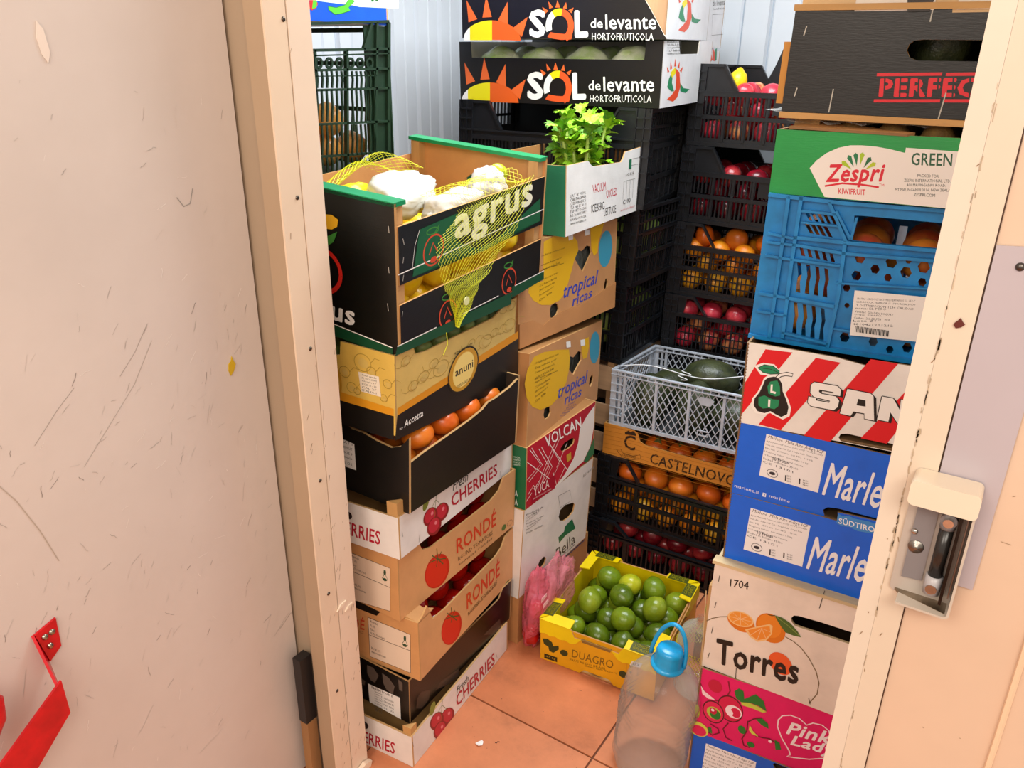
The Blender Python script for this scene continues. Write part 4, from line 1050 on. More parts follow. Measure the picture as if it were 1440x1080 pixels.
# ---------------------------------------------------------------- mesh helper
class MB:
    def __init__(s): s.v = []; s.f = []; s.m = []; s.mats = []
    def mi(s, m):
        if m not in s.mats: s.mats.append(m)
        return s.mats.index(m)
    def add(s, vs, fs, m):
        b = len(s.v); s.v += [tuple(x) for x in vs]; i = s.mi(m)
        for f in fs: s.f.append(tuple(b + x for x in f)); s.m.append(i)
    def cub(s, mp, u0, u1, v0, v1, n0, n1, m):
        vs = [mp(u, v, n) for n in (n0, n1) for v in (v0, v1) for u in (u0, u1)]
        s.add(vs, [(0, 1, 3, 2), (4, 6, 7, 5), (0, 4, 5, 1), (2, 3, 7, 6), (0, 2, 6, 4), (1, 5, 7, 3)], m)
    def box(s, a, b, m): s.cub(lambda u, v, n: (u, v, n), a[0], b[0], a[1], b[1], a[2], b[2], m)
    def prism(s, mp, poly, n0, n1, mf, mb=None, ms=None, holes=()):
        mb = mb or mf; ms = ms or mf
        loops = [list(poly)] + [list(h) for h in holes]
        tris = tessellate_polygon([[Vector((p[0], p[1], 0)) for p in l] for l in loops])
        pts = [p for l in loops for p in l]
        s.add([mp(p[0], p[1], n0) for p in pts], tris, mf)
        if n1 is None: return
        s.add([mp(p[0], p[1], n1) for p in pts], [t[::-1] for t in tris], mb)
        for l in loops:
            k = len(l)
            s.add([mp(p[0], p[1], n0) for p in l] + [mp(p[0], p[1], n1) for p in l], [(i, (i + 1) % k, k + (i + 1) % k, k + i) for i in range(k)], ms)
    def bar(s, mp, p, q, w, n0, n1, m):
        dx, dy = q[0] - p[0], q[1] - p[1]; l = sqrt(dx * dx + dy * dy) or 1; a, b = -dy / l * w / 2, dx / l * w / 2
        s.prism(mp, [(p[0] + a, p[1] + b), (q[0] + a, q[1] + b), (q[0] - a, q[1] - b), (p[0] - a, p[1] - b)], n0, n1, m)
    def ribbon(s, mp, pts, w, n, m):
        L = []; R = []
        k = len(pts)
        for i, p in enumerate(pts):
            a = pts[max(0, i - 1)]; b = pts[min(k - 1, i + 1)]; dx, dy = b[0] - a[0], b[1] - a[1]; l = sqrt(dx * dx + dy * dy) or 1
            x, y = -dy / l * w / 2, dx / l * w / 2; L.append((p[0] + x, p[1] + y)); R.append((p[0] - x, p[1] - y))
        s.add([mp(p[0], p[1], n) for p in L + R], [(i, i + 1, k + i + 1, k + i) for i in range(k - 1)], m)
    def tube(s, pts, r, m, seg=8, closed=False, caps=True):
        pts = [Vector(p) for p in pts]; k = len(pts); vs = []; prev = None
        for i, p in enumerate(pts):
            if closed: t = pts[(i + 1) % k] - pts[i - 1]
            else: t = pts[min(k - 1, i + 1)] - pts[max(0, i - 1)]
            t.normalize()
            if prev is None:
                a = t.orthogonal().normalized()
            else:
                a = (prev - t * prev.dot(t)); a = a.normalized() if a.length > 1e-6 else t.orthogonal().normalized()
            prev = a; b = t.cross(a); rr = r[i] if isinstance(r, (list, tuple)) else r
            for j in range(seg):
                g = 2 * pi * j / seg; vs.append(p + a * (rr * cos(g)) + b * (rr * sin(g)))
        fs = []
        for i in range(k if closed else k - 1):
            for j in range(seg):
                i2 = (i + 1) % k; fs.append((i * seg + j, i * seg + (j + 1) % seg, i2 * seg + (j + 1) % seg, i2 * seg + j))
        if caps and not closed: fs += [tuple(range(seg))[::-1], tuple(range((k - 1) * seg, k * seg))]
        s.add(vs, fs, m)
    def lathe(s, prof, m, seg=24, c=(0, 0, 0), mod=None):
        vs = []; k = len(prof)
        for r, z in prof:
            for j in range(seg):
                g = 2 * pi * j / seg; q = r * (mod(g, z) if mod else 1); vs.append((c[0] + q * cos(g), c[1] + q * sin(g), c[2] + z))
        s.add(vs, [(i * seg + j, i * seg + (j + 1) % seg, (i + 1) * seg + (j + 1) % seg, (i + 1) * seg + j) for i in range(k - 1) for j in range(seg)], m)
    def build(s, name, parent=None, smooth=False, fix=True, off=(0, 0, 0)):
        me = bpy.data.meshes.new(name); me.from_pydata([(a - off[0], b - off[1], c - off[2]) for a, b, c in s.v], [], s.f)
        for m in s.mats: me.materials.append(m)
        me.polygons.foreach_set('material_index', s.m)
        if fix:
            b = bmesh.new(); b.from_mesh(me); bmesh.ops.remove_doubles(b, verts=b.verts, dist=1e-6); bmesh.ops.recalc_face_normals(b, faces=b.faces); b.to_mesh(me); b.free()
        if smooth: me.polygons.foreach_set('use_smooth', [True] * len(me.polygons))
        me.update(); o = bpy.data.objects.new(name, me); col.objects.link(o)
        if parent: o.parent = parent
        return o
def tag(o, label=None, cat=None, group=None, kind=None):
    if label: o['label'] = label
    if cat: o['category'] = cat
    if group: o['group'] = group
    if kind: o['kind'] = kind
    return o

# ---------------------------------------------------------------- text prepass (built-in font, turned into meshes)
TM = {}
tx = []
for its in DEC.values():
    for it in its:
        if it[1] == 't' and (it[3], it[5], it[6]) not in TM:
            k = (it[3], it[5], it[6]); TM[k] = None
            cu = bpy.data.curves.new('t', 'FONT'); cu.body = it[3]; cu.size = 1; cu.resolution_u = 2 if len(it[3]) < 12 else 1
            cu.shear = it[6]; cu.space_character = 1 + .035 * it[5]
            o = bpy.data.objects.new('t', cu); col.objects.link(o); tx.append((k, o, cu))
dg = bpy.context.evaluated_depsgraph_get(); dg.update()
for k, o, cu in tx:
    me = o.evaluated_get(dg).to_mesh()
    vs = [(v.co.x, v.co.y) for v in me.vertices]; fs = [tuple(p.vertices) for p in me.polygons]
    x0 = min(v[0] for v in vs); x1 = max(v[0] for v in vs); y0 = min(v[1] for v in vs); y1 = max(v[1] for v in vs)
    if k[1]:
        V0, F0 = vs, fs; vs, fs = [], []; rr_ = .013 * k[1]; nd = 8
        for q in range(nd + 1):
            dx, dy = (rr_ * cos(2 * pi * q / nd), rr_ * sin(2 * pi * q / nd)) if q < nd else (0, 0)
            fs += [tuple(i + len(vs) for i in f) for f in F0]; vs += [(a + dx, b + dy) for a, b in V0]
        x0 -= rr_; x1 += rr_; y0 -= rr_; y1 += rr_
    TM[k] = ([((a - x0) / (x1 - x0), (b - y0) / (y1 - y0)) for a, b in vs], fs)
for k, o, cu in tx: bpy.data.objects.remove(o)
for k, o, cu in tx: bpy.data.curves.remove(cu)

# ---------------------------------------------------------------- box frame helper
class BX:
    def __init__(s, n, name, label, cat, group=None):
        s.n = n; o, e, d = FIT[n]; s.w, s.d, s.h = d
        R = Matrix.Rotation(e[0], 4, 'Z') @ Matrix.Rotation(e[1], 4, 'X') @ Matrix.Rotation(e[2], 4, 'Y')
        s.M = Matrix.Translation(o) @ R; s.off = (s.w / 2, s.d / 2, 0)
        s.e = bpy.data.objects.new(name, None); s.e.empty_display_size = .02; col.objects.link(s.e); s.e.matrix_world = s.M @ Matrix.Translation(s.off)
        tag(s.e, label, cat, group)
        w, d_, h = s.w, s.d, s.h
        s.map = {'F': lambda u, v, n: (u, n, v), 'B': lambda u, v, n: (u, d_ - n, v), 'R': lambda u, v, n: (w - n, u, v), 'L': lambda u, v, n: (n, u, v), 'T': lambda u, v, n: (u, v, h - n), 'D': lambda u, v, n: (u, v, n)}
    def build(s, mb, name, parent=None, **k): return mb.build(name, parent or s.e, off=s.off, **k)
    def holes(s, face, nm=None):
        W_ = s.w if face in 'FB' else s.d
        return [[(max(.002, min(W_ - .002, it[3][i] / 5000)), max(.0012, min(s.h - .0012, it[3][i+1] / 5000))) for i in range(0, len(it[3]), 2)] for it in DEC.get(s.n, []) if it[1] == 'h' and it[0] == face and it[2] not in ('skip', 'tab')]
    def decals(s, base=0.0):
        lay = {}
        for FC in 'FRLBT': s.decal_face(FC, base, lay)
    def decal_face(s, FC, base, lay):
        lb = MB(); sm = MB(); art = []
        mp = s.map[FC]
        for it in DEC.get(s.n, []):
            fc, kd, c = it[:3]
            if fc != FC or kd in 'hr' or kd == 'net' or c == 'EB': continue
            lay[fc] = lay.get(fc, 0) + 1; n = -(.0003 + .00003 * lay[fc]) - base
            if kd == 't':
                a, b, cc, d, e, f = [x / 5000 for x in it[4]]; vs, fs = TM[(it[3], it[5], it[6])]
                kc = len(vs) // 9 if it[5] else len(vs) + 1; big = math.hypot(e - a, f - b) > .0095; tg = MB() if big else sm
                tg.add([mp(a + x * (cc - a) + y * (e - a), b + x * (d - b) + y * (f - b), n - 3e-6 * (i // kc)) for i, (x, y) in enumerate(vs)], fs, M(c, 'print'))
                if big: s.build(tg, 'lettering', fix=False)
                continue
            q = [x / 5000 for x in it[3]]; P = [(q[i], q[i+1]) for i in range(0, len(q), 2)]; g = MB(); w_ = 0
            if kd == 'q': lb.prism(mp, P, n, n + .0003, M(c, 'print', .5)); continue
            if kd == 'p': g.prism(mp, P, n, None, M(c, 'print'))
            elif kd == 'l': w_ = it[4]; g.ribbon(mp, P, w_, n, M(c, 'print'))
            elif kd == 'e':
                ring, a0, a1 = it[4:7]; k = 24
                P = [(q[0] + q[2] * cos(t) + q[4] * sin(t), q[1] + q[3] * cos(t) + q[5] * sin(t)) for t in [radians(a0 + (a1 - a0) * i / k) for i in range(k + 1)]]
                if ring: w_ = ring; g.ribbon(mp, P, ring, n, M(c, 'print'))
                else: g.prism(mp, P[:-1] if a1 - a0 == 360 else P, n, None, M(c, 'print'))
            m = .0008 + w_ / 2; bb = [min(x for x, y in P) - m, min(y for x, y in P) - m, max(x for x, y in P) + m, max(y for x, y in P) + m]
            hit = [A for A in art if any(bb[0] < o[2] and o[0] < bb[2] and bb[1] < o[3] and o[1] < bb[3] for o in A[0])]
            new = ([bb], [g])
            for A in hit: new[0].extend(A[0]); new[1][:0] = A[1]; art.remove(A)
            art.append(new)
        for bbs, gs in art:
            G = MB()
            for g in gs:
                for f, mi in zip(g.f, g.m): pass
                b0 = len(G.v); G.v += g.v
                for f, mi in zip(g.f, g.m): G.f.append(tuple(b0 + x for x in f)); G.m.append(G.mi(g.mats[mi]))
            ext = max(max(b[2] for b in bbs) - min(b[0] for b in bbs), max(b[3] for b in bbs) - min(b[1] for b in bbs))
            s.build(G, 'printed_emblem' if len(gs) > 2 else ('printed_shape' if ext > .02 else 'print_mark'), fix=False)
        if sm.v: s.build(sm, 'small_print', fix=False)['kind'] = 'stuff'
        if lb.v: s.build(lb, 'paper_label')
    def ribs(s, mb, m):
        for it in DEC.get(s.n, []):
            if it[1] == 'r':
                q = [x / 5000 for x in it[3]]; P = [(q[i], q[i+1]) for i in range(0, len(q), 2)]
                for a, b in zip(P, P[1:]): mb.bar(s.map[it[0]], a, b, it[4], 0, it[5], m)
def carton(n, name, label, cat='box', F='c9935a', R=None, inner=KR, t=.004, pF=None, pR=None, pL=None, pB=None, group=None, edge='c89a62', lid=False, rough=None, tray=0, stag=None):
    b = BX(n, name, label, cat, group); w, d, h = b.w, b.d, b.h
    R = R or F
    for fc, wid, prof, colr, nm in (('F', w, pF, F, 'front_panel'), ('B', w, pB, F, 'back_panel'), ('R', d, pR, R, 'side_panel'), ('L', d, pL, R, 'side_panel')):
        prof = prof or [(0, 1), (1, 1)]
        u0, u1 = (0, wid) if fc in 'FB' else (t * .98, wid - t * .98)
        poly = [(u0, 0), (u1, 0)] + [(max(u0, min(u1, u * wid)), v * h) for u, v in reversed(prof)]
        mb = MB(); mb.prism(b.map[fc], poly, 0, t, M(colr, 'card', rough), M(inner), M(edge), b.holes(fc)); b.build(mb, nm)
    mb = MB(); mb.cub(b.map['D'], t, w - t, t, d - t, 0, .004, M(inner)); b.build(mb, 'bottom_panel')
    if tray: mb = MB(); mb.cub(b.map['D'], t, w - t, t, d - t, tray - .003, tray, M('5d4a38')); b.build(mb, 'fruit_tray')
    if lid: mb = MB(); mb.cub(b.map['T'], t, w - t, t, d - t, .001, .005, M('a87848')); b.build(mb, 'lid')
    if n in ('R0', 'R1', 'R3', 'R4', 'R5'):
        mb = MB(); k = int(h / .003)
        mb.prism(b.map['F'], [(0, .001)] + [(.0022 + (.0016 if i % 2 else 0), h * i / k) for i in range(k + 1)] + [(0, h - .001)], -.0009, .0, M('7c5c3c'), M('b08a5c')); b.build(mb, 'corrugated_edge')
    b.decals(); return b
def posts(b, colr='c99a5e', size=.022, up=.03, corners='abcd', name='corner_post'):
    for c in corners:
        x = (.004, b.w - .004)[c in 'bc']; y = (.004, b.d - .004)[c in 'cd']; sx = -size if c in 'bc' else size; sy = -size if c in 'cd' else size
        mb = MB(); mb.prism(lambda u, v, n: (u, v, n), [(x, y), (x + sx, y), (x, y + sy)], .004, b.h + up, M(colr, 'wood')); b.build(mb, name)

# ---------------------------------------------------------------- the setting
def struct(o): o['kind'] = 'structure'; return o
ID = lambda u, v, n: (u, v, n)
g = MB(); g.box((-2.0, -1.6, -.05), (1.6, 3.1, -.004), M('6e4028', 'paint', .8)); fl = struct(g.build('floor'))
tm = {}
for k in range(4): tm[k] = M(('d0835a', 'c97a50', 'd68c62', 'cc8258')[k], 'floor')
T_ = .45
for i in range(-4, 4):
    for j in range(-7, 5):
        x0 = -.573 + i * T_; y0 = 1.249 + j * T_ 
        if x0 > 1.5 or y0 > 3: continue
        g = MB(); g.prism(ID, [(x0 + .0025, y0 + .0025), (x0 + T_ - .0025, y0 + .0025), (x0 + T_ - .0025, y0 + T_ - .0025), (x0 + .0025, y0 + T_ - .0025)], -.004, 0, tm[(i * 3 + j * 5) % 4]); g.build('tile', fl)
WP = M('dfe3e8', 'paint', .3); WG = M('aab4c0', 'paint', .5)
def panels(wall, axis, fixed, a0, a1, pitch, z1):
    k = int((a1 - a0) / pitch)
    for i in range(k):
        s0 = a0 + i * pitch; e = .006 if i % 2 else .0
        g = MB(); lo, hi = s0 + .002, s0 + pitch - .002
        mp = (lambda u, v, n: (fixed + n, u, v)) if axis == 'x' else (lambda u, v, n: (u, fixed - n, v))
        g.prism(lambda u, v, n: mp(u, n, v), [(lo, .0), (hi, .0), (hi - .006, .008 + e), (lo + .006, .008 + e)], 0, z1, WP)
        g.build('panel', wall)
g = MB(); g.box((-1.95, .86, 0), (-1.9, 3.0, 2.35), WG); wl = struct(g.build('wall_left')); panels(wl, 'x', -1.9, .95, 2.93, .0632, 2.35)
g = MB(); g.box((-1.95, 2.95, 0), (.6, 3.0, 2.35), WG); wb = struct(g.build('wall_back')); panels(wb, 'y', 2.95, -1.88, .54, .10, 2.35)
g = MB(); g.box((.55, .95, 0), (.6, 2.95, 2.35), WP); struct(g.build('wall_right'))
g = MB(); g.box((-1.95, .85, 2.35), (.6, 3.0, 2.4), WP); struct(g.build('ceiling'))
# front wall with the doorway
CR = M('e2c8a8', 'paint', .4); OUT = M('dcbfa6', 'paint', .35)
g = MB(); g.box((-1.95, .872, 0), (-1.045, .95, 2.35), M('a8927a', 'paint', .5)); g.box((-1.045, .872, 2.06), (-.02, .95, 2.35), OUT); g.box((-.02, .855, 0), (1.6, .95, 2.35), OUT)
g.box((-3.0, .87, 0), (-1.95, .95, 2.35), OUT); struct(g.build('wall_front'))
# left jamb: reveal made of two strips with a seam, tan front face
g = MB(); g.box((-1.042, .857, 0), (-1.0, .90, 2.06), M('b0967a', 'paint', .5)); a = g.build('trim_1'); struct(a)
g = MB(); g.box((-1.002, .856, 0), (-.998, .8985, 2.06), M('e6cdb2', 'paint', .38)); g.build('reveal_strip', a)
g = MB(); g.box((-1.04, .9005, 0), (-.997, .947, 2.06), M('ead3bc', 'paint', .38)); g.build('reveal_strip', a)
g = MB(); g.box((-1.0035, .8985, 0), (-1.0, .9005, 2.06), M('5a3a22')); g.build('seam', a)
for y, z in ((.893, 1.554), (.889, 1.291), (.888, 1.031), (.883, .771), (.878, .517), (.877, .269)):
    g = MB(); g.lathe([(0, .0022), (.0025, .0018), (.0036, .0008), (.004, 0)], M('6a6259', 'metal'), 10); o = g.build('screw', a, smooth=True); o.rotation_euler = (0, pi / 2, 0); o.location = (-.998, y, z)
g = MB()
for i in range(70):
    y = random.uniform(.86, .943); z = random.choice([random.uniform(0, .7), random.uniform(0, 1.7)]); l = random.uniform(.004, .02); an = random.uniform(.6, 1.4)
    g.ribbon(lambda u, v, n: (-.9965 if u > .9 else -.9975, u, v), [(y, z), (min(.945, y + l * cos(an) * .5), z + l * sin(an))], random.uniform(.0004, .0011), 0, M(random.choice(['8a6a4e', 'a88668', '6a5040']), 'print'))
g.build('scuff_marks', a, fix=False)
g = MB()
for (y, z, s_) in ((.905, .47, .012), (.925, .455, .01)):
    g.prism(lambda u, v, n: (-.9968 + n, u, v), [(y - s_, z - s_ * .5), (y + s_ * .6, z - s_ * .2), (y + s_ * 1.2, z + s_ * .5), (y, z + s_ * .4)], 0, .003, M('f0dcc4', 'paint'))
g.build('paint_chip', a)
g = MB()
pts = [(.9, .0), (.945, .0), (.95, .012), (.93, .02), (.91, .012)]
g.prism(lambda u, v, n: (-.99 + n * .9, u, v), pts, -.006, .006, M('efd9c0', 'paint')); g.build('caulk', a)
# right jamb
b_ = struct((lambda g: (g.box((-.067, .8502, 0), (-.047, .947, 2.06), M('ded0be', 'paint', .4)), g.build('trim_2'))[1])(MB()))
g = MB(); g.box((-.0468, .850, 0), (-.0205, .945, 2.06), M('dccbb6', 'paint', .4)); g.build('front_strip', b_)
g = MB(); g.box((-.0204, .853, 0), (-.0192, .90, 2.06), M('4a3020')); g.build('seam', b_)
g = MB()
for i in range(90):
    z = random.uniform(.4, 1.75) if i % 3 else random.uniform(.95, 1.25); x = -.0468 + random.gauss(0, .0007)
    if .72 < z < .82 and i % 2: continue
    w_ = random.uniform(.0004, .0012) * (1.5 if .95 < z < 1.25 else 1); h_ = random.uniform(.004, .016)
    P = [(x + random.uniform(-.4, .4) * w_, z + h_ * k / 4) for k in range(5)]; g.ribbon(lambda u, v, n: (u, .8494, v), P, w_, 0, M(random.choice(['b09c82', 'bca890', '9a8870', 'c4b094']), 'print'))
for i in range(14):
    z = random.uniform(.5, 1.6); x = random.uniform(-.065, -.022); P = [(x, z), (x + random.uniform(-.003, .003), z + random.uniform(.001, .006))]; g.ribbon(lambda u, v, n: (u, .8494, v), P, .0008, 0, M('8a7050', 'print'))
g.build('worn_edge', b_, fix=False)
g = MB(); c0 = (-.0335, 1.27); P = [(c0[0] + r * cos(t), c0[1] + r * sin(t)) for r, t in ((.0052, 0), (.0035, .7), (.0058, 1.5), (.003, 2.2), (.0036, 3), (.005, 3.6), (.0055, 4.4), (.0042, 5.4))]
g.prism(lambda u, v, n: (u, .8492 - n, v), P, 0, .0012, M('5e2016', 'print', .3)); g.build('brown_stain', b_)
g = MB(); g.box((-1.042, .857, 2.02), (-.02, .947, 2.10), M('ead3bc', 'paint')); struct(g.build('trim_3'))
g = MB(); g.tube([(.0985, .853, .80 - .2), (.0985, .853, .80), (.0975, .853, .93), (.0965, .853, 1.1), (.096, .853, 2.3)], .0035, M('efcfae', 'paint'), 6); struct(g.build('trim_4'))
g = MB()
for i in range(16):
    x = random.uniform(-.01, .15); z = random.uniform(.65, 1.6); P = [(x, z), (x + random.uniform(-.006, .01), z + random.uniform(-.001, .002))]
    g.ribbon(lambda u, v, n: (u, .8545, v), P, .0007, 0, M('a08468', 'print'))
struct(g.build('trim_5', fix=False))

# ---------------------------------------------------------------- steel plate and latch keeper on the right of the doorway
P_ = bpy.data.objects.new('latch_keeper', None); col.objects.link(P_); P_.location = (-.008, .851, .955); tag(P_, 'painted steel latch keeper box with a roller, on the right of the doorway', 'latch')
def K(mb, nm, smooth=False, par=P_): return mb.build(nm, par, smooth, off=(-.008, .851, .955))
ST = M('b0acae', 'paint', .3); SD = M('7e7a7c', 'paint', .3); PT = M('e4d4be', 'paint', .35)
def rr(x0, x1, z0, z1, r, k=5):
    out = []
    for cx, cz, a in ((x1 - r, z1 - r, 0), (x0 + r, z1 - r, 90), (x0 + r, z0 + r, 180), (x1 - r, z0 + r, 270)):
        for i in range(k + 1):
            t = radians(a + 90 * i / k); out.append((cx + r * cos(t), cz + r * sin(t)))
    return out
XZ = lambda u, v, n: (u, .8492 - n, v)
x0, x1, z0, z1 = -.0395, .0225, .957, 1.108
g = MB(); g.prism(XZ, rr(x0, x1, z0, z1, .006), 0, .003, M('b5aaa0', 'paint', .25)); K(g, 'back_plate')
g = MB(); g.prism(XZ, [(x0 + .009, z0 + .022), (x0 + .029, z0 + .024), (x0 + .029, z1 - .022), (x0 + .009, z1 - .022)], .003, .006, SD); K(g, 'slotted_plate')
# wall of the keeper: right side wall, bottom lip, hood
g = MB(); g.prism(XZ, [(x0 + .010, z0 + .001), (x1 - .004, z0 + .001), (x1, z0 + .005), (x1, z1 - .002), (x0 + .004, z1 - .002), (x0 + .004, z1 - .0045), (x1 - .0024, z1 - .0045), (x1 - .0024, z0 + .006), (x1 - .005, z0 + .0034), (x0 + .010, z0 + .0034)], .003, .030, M('c2b6a8', 'paint', .25)); K(g, 'rim')
g = MB(); g.prism(XZ, rr(x0 - .001, x1 + .001, z1 - .026, z1 + .002, .006), .0, .034, M('6a5a4c', 'paint'), PT, PT); K(g, 'hood')
g = MB(); g.prism(lambda u, v, n: (u, v, n), [(x0 + .001, .852), (x1 - .001, .852), (x1 - .001, .824), (x0 + .010, .84)], z0 + .001, z0 + .004, M('a89a88', 'metal', .3)); K(g, 'bottom_lip')
g = MB(); g.tube([(.0005, .838, .995), (.0005, .838, 1.055)], .0068, M('24211f', 'plastic', .25), 16); K(g, 'roller', True)
g = MB(); g.tube([(.0005, .838, .974), (.0005, .838, .996)], .0085, ST, 16); K(g, 'roller_mount', True)
g = MB(); g.tube([(.0005, .838, 1.055), (.0005, .838, 1.062)], .0075, SD, 16); K(g, 'roller_mount', True)
g = MB(); g.tube([(.0005, .832, 1.066), (.0005, .826, 1.066)], .0052, M('e2ded8', 'metal', .18), 8); g.tube([(.0005, .84, 1.066), (.0005, .832, 1.066)], .008, SD, 18); K(g, 'nut')
g = MB(); g.tube([(.0002, .834, .982), (.0002, .829, .982)], .0056, M('b0aaa2', 'metal', .25), 14); K(g, 'bolt')
for xx, zz in ((-.024, 1.075), (-.028, 1.038)):
    g = MB(); g.lathe([(0, .0025), (.0022, .0022), (.0035, .0008), (.0036, 0)], M('c8c4be', 'metal', .25), 12); o = g.build('screw', P_, True); o.rotation_euler = (pi / 2, 0, 0); o.location = (xx + .008, .8430 - .851, zz - .955)
g = MB(); g.lathe([(0, .004), (.003, .0036), (.0045, .001), (.0075, .0008), (.008, 0)], M('9a958e', 'metal', .3), 18); o = g.build('washer_screw', P_, True); o.rotation_euler = (pi / 2, 0, 0); o.location = (-.0235 + .008, .8430 - .851, 1.02 - .955)
g = MB(); g.box((.0095, .826, z0 + .012), (.0125, .851, z1 - .03), M('3a3836', 'metal', .3)); g.box((.0165, .83, z0 + .02), (.0178, .851, z1 - .03), M('8a8682', 'metal', .3)); K(g, 'guide_rail')
g = MB(); g.prism(lambda u, v, n: (u, .8535 - n, v), [(-.0188, .984), (.0375, .984), (.0382, 1.352), (-.0188, 1.348)], 0, .0022, M('b9aeb4', 'paint', .3)); pl = g.build('strike_plate')
tag(pl, 'grey steel strike plate fixed to the wall behind the latch keeper', 'plate')
g = MB(); g.lathe([(0, .003), (.0028, .0026), (.004, .0008), (.0042, 0)], M('6a6460', 'metal', .3), 12); o = g.build('screw', pl, True); o.rotation_euler = (pi / 2, 0, 0); o.location = (.004, .8513, 1.331)

# ---------------------------------------------------------------- door leaf, opened on the left
g = MB(); g.box((-1.18, -.25, .012), (-1.1, .866, 2.05), M('d3c6bd', 'paint', .27)); dr = struct(g.build('door_1'))
mb = MB(); DX = lambda u, v, n: (-1.0996 + n, u, v)
random.seed(21)
for i in range(300):
    y = random.uniform(.28, .84) ; z = random.gauss(.85, .33)
    if not .02 < z < 1.62: continue
    l = random.uniform(.004, .022) * (1 if random.random() < .9 else 2.6); an = random.gauss(.95, .35) if random.random() < .75 else random.uniform(0, 3.1)
    P = [(y + l * k / 4 * cos(an) + random.gauss(0, .0006), z + l * k / 4 * sin(an) + random.gauss(0, .0006)) for k in range(5)]
    mb.ribbon(DX, P, random.choice([.0003, .0005, .0007, .0009]), 0, M(random.choice(['a89c94', 'b8ada5', 'b0a59c', '90857d', 'c2b7af', 'e4dad2']), 'print'))
def mark(pxs, w, c): mb.ribbon(DX, pxs, w, .0001, M(c, 'print'))
mark([(.34, .79), (.345, .77), (.350, .755), (.355, .73)], .0008, 'a3978e'); mark([(.46, .99), (.50, 1.03), (.53, 1.055)], .0008, 'a3978e'); mark([(.60, 1.05), (.63, 1.08), (.655, 1.115)], .0008, 'a3978e')
mark([(.52, .93), (.56, .97), (.62, 1.03), (.66, 1.09)], .0009, 'b0a49a'); mark([(.74, 1.30), (.75, 1.285), (.762, 1.288), (.77, 1.31)], .0016, '9a948e'); mark([(.39, .98), (.42, .92), (.44, .86), (.455, .80)], .0014, 'b4a494')
mb.build('scratches', dr, fix=False)
g = MB(); g.prism(lambda u, v, n: (-1.0995 + n, u, v), [(.793, .988), (.800, .994), (.806, 1.006), (.803, 1.012), (.8, 1.022), (.797, 1.014), (.792, 1.01), (.790, .998)], 0, .0015, M('c9a61e', 'print')); g.build('yellow_scrap', dr)
g = MB(); g.prism(lambda u, v, n: (-1.0995 + n, u, v), [(.578, 1.50), (.584, 1.49), (.589, 1.503), (.586, 1.53), (.579, 1.54), (.575, 1.52)], 0, .0012, M('e6d6c8', 'paint')); g.build('dent', dr)
# red release handle: a flat bracket with a bent leg
RD_ = M('c4101c', 'plastic', .28)
hd = MB()
def slab(P, th, axis):
    A = Vector(axis) * th; Q_ = [Vector(p) for p in P]; hd.add(Q_ + [q + A for q in Q_], [(0, 1, 2, 3), (7, 6, 5, 4), (0, 4, 5, 1), (1, 5, 6, 2), (2, 6, 7, 3), (3, 7, 4, 0)], RD_)
slab([(-1.0995, .430, .713), (-1.0995, .397, .703), (-1.0995, .408, .646), (-1.0995, .428, .662)], .004, (1, 0, 0))
slab([(-1.0995, .397, .703), (-1.0995, .408, .646), (-1.048, .398, .592), (-1.048, .392, .640)], .0045, (0, -.9, -.2))
slab([(-1.048, .396, .645), (-1.048, .397, .583), (-1.048, .10, .30), (-1.048, .10, .43)], .0045, (1, 0, 0))
rh = hd.build('release_handle', dr, off=(0, 0, 0))
for y, z in ((.409, .692), (.420, .694), (.413, .673)):
    g = MB(); g.lathe([(0, .0035), (.0025, .0032), (.0045, .0018), (.005, 0)], M('b8ae9c', 'metal', .25), 14); o = g.build('screw', rh, True); o.rotation_euler = (0, pi / 2, 0); o.location = (-1.095, y, z)
g = MB(); g.tube([(-1.06, .20, .60), (-1.045, .24, .66), (-1.035, .27, .70), (-1.03, .291, .705), (-1.03, .303, .685), (-1.03, .300, .66), (-1.03, .28, .63)], .014, RD_, 12); g.build('release_grip', dr, True)
# ---------------------------------------------------------------- fruit and vegetables
def ballmesh(name, m, r=1, sx=1, sz=1, seg=18, rings=12, dim=.0, lump=0, tip=0, seed=0, folds=0):
    g = MB(); prof = []
    vs = []; 
    for i in range(rings + 1):
        t = pi * i / rings
        for j in range(seg):
            a = 2 * pi * j / seg; d = Vector((sin(t) * cos(a), sin(t) * sin(a), cos(t)))
            k = 1 - dim * (math.exp(-(t / .35) ** 2) + .6 * math.exp(-((pi - t) / .3) ** 2)) + tip * (math.exp(-(t / .32) ** 2) + .6 * math.exp(-((pi - t) / .3) ** 2))
            if lump: k += lump * noise.noise(d * 2.2 + Vector((seed, 0, 0)))
            if folds: k += folds * sin(a * 5 + seed) * sin(t) ** 2
            vs.append(d * (r * k)); vs[-1].z *= sz; vs[-1].x *= sx; vs[-1].y *= sx
    g.add(vs, [(i * seg + j, i * seg + (j + 1) % seg, (i + 1) * seg + (j + 1) % seg, (i + 1) * seg + j) for i in range(rings) for j in range(seg)], m)
    o = g.build(name, None, True); me = o.data; bpy.data.objects.remove(o); return me
def calyx(name, m, r, z, k=5, w=.35, droop=.15):
    g = MB(); P = []
    for i in range(k * 2):
        a = pi * i / k; rr_ = r if i % 2 == 0 else r * w; P.append((rr_ * cos(a), rr_ * sin(a), z - (droop * r if i % 2 == 0 else 0)))
    g.add(P + [(0, 0, z + .002)], [(i, (i + 1) % (2 * k), 2 * k) for i in range(2 * k)], m); g.tube([(0, 0, z), (.001, .001, z + r * .5)], r * .1, m, 5)
    o = g.build(name); me = o.data; bpy.data.objects.remove(o); return me
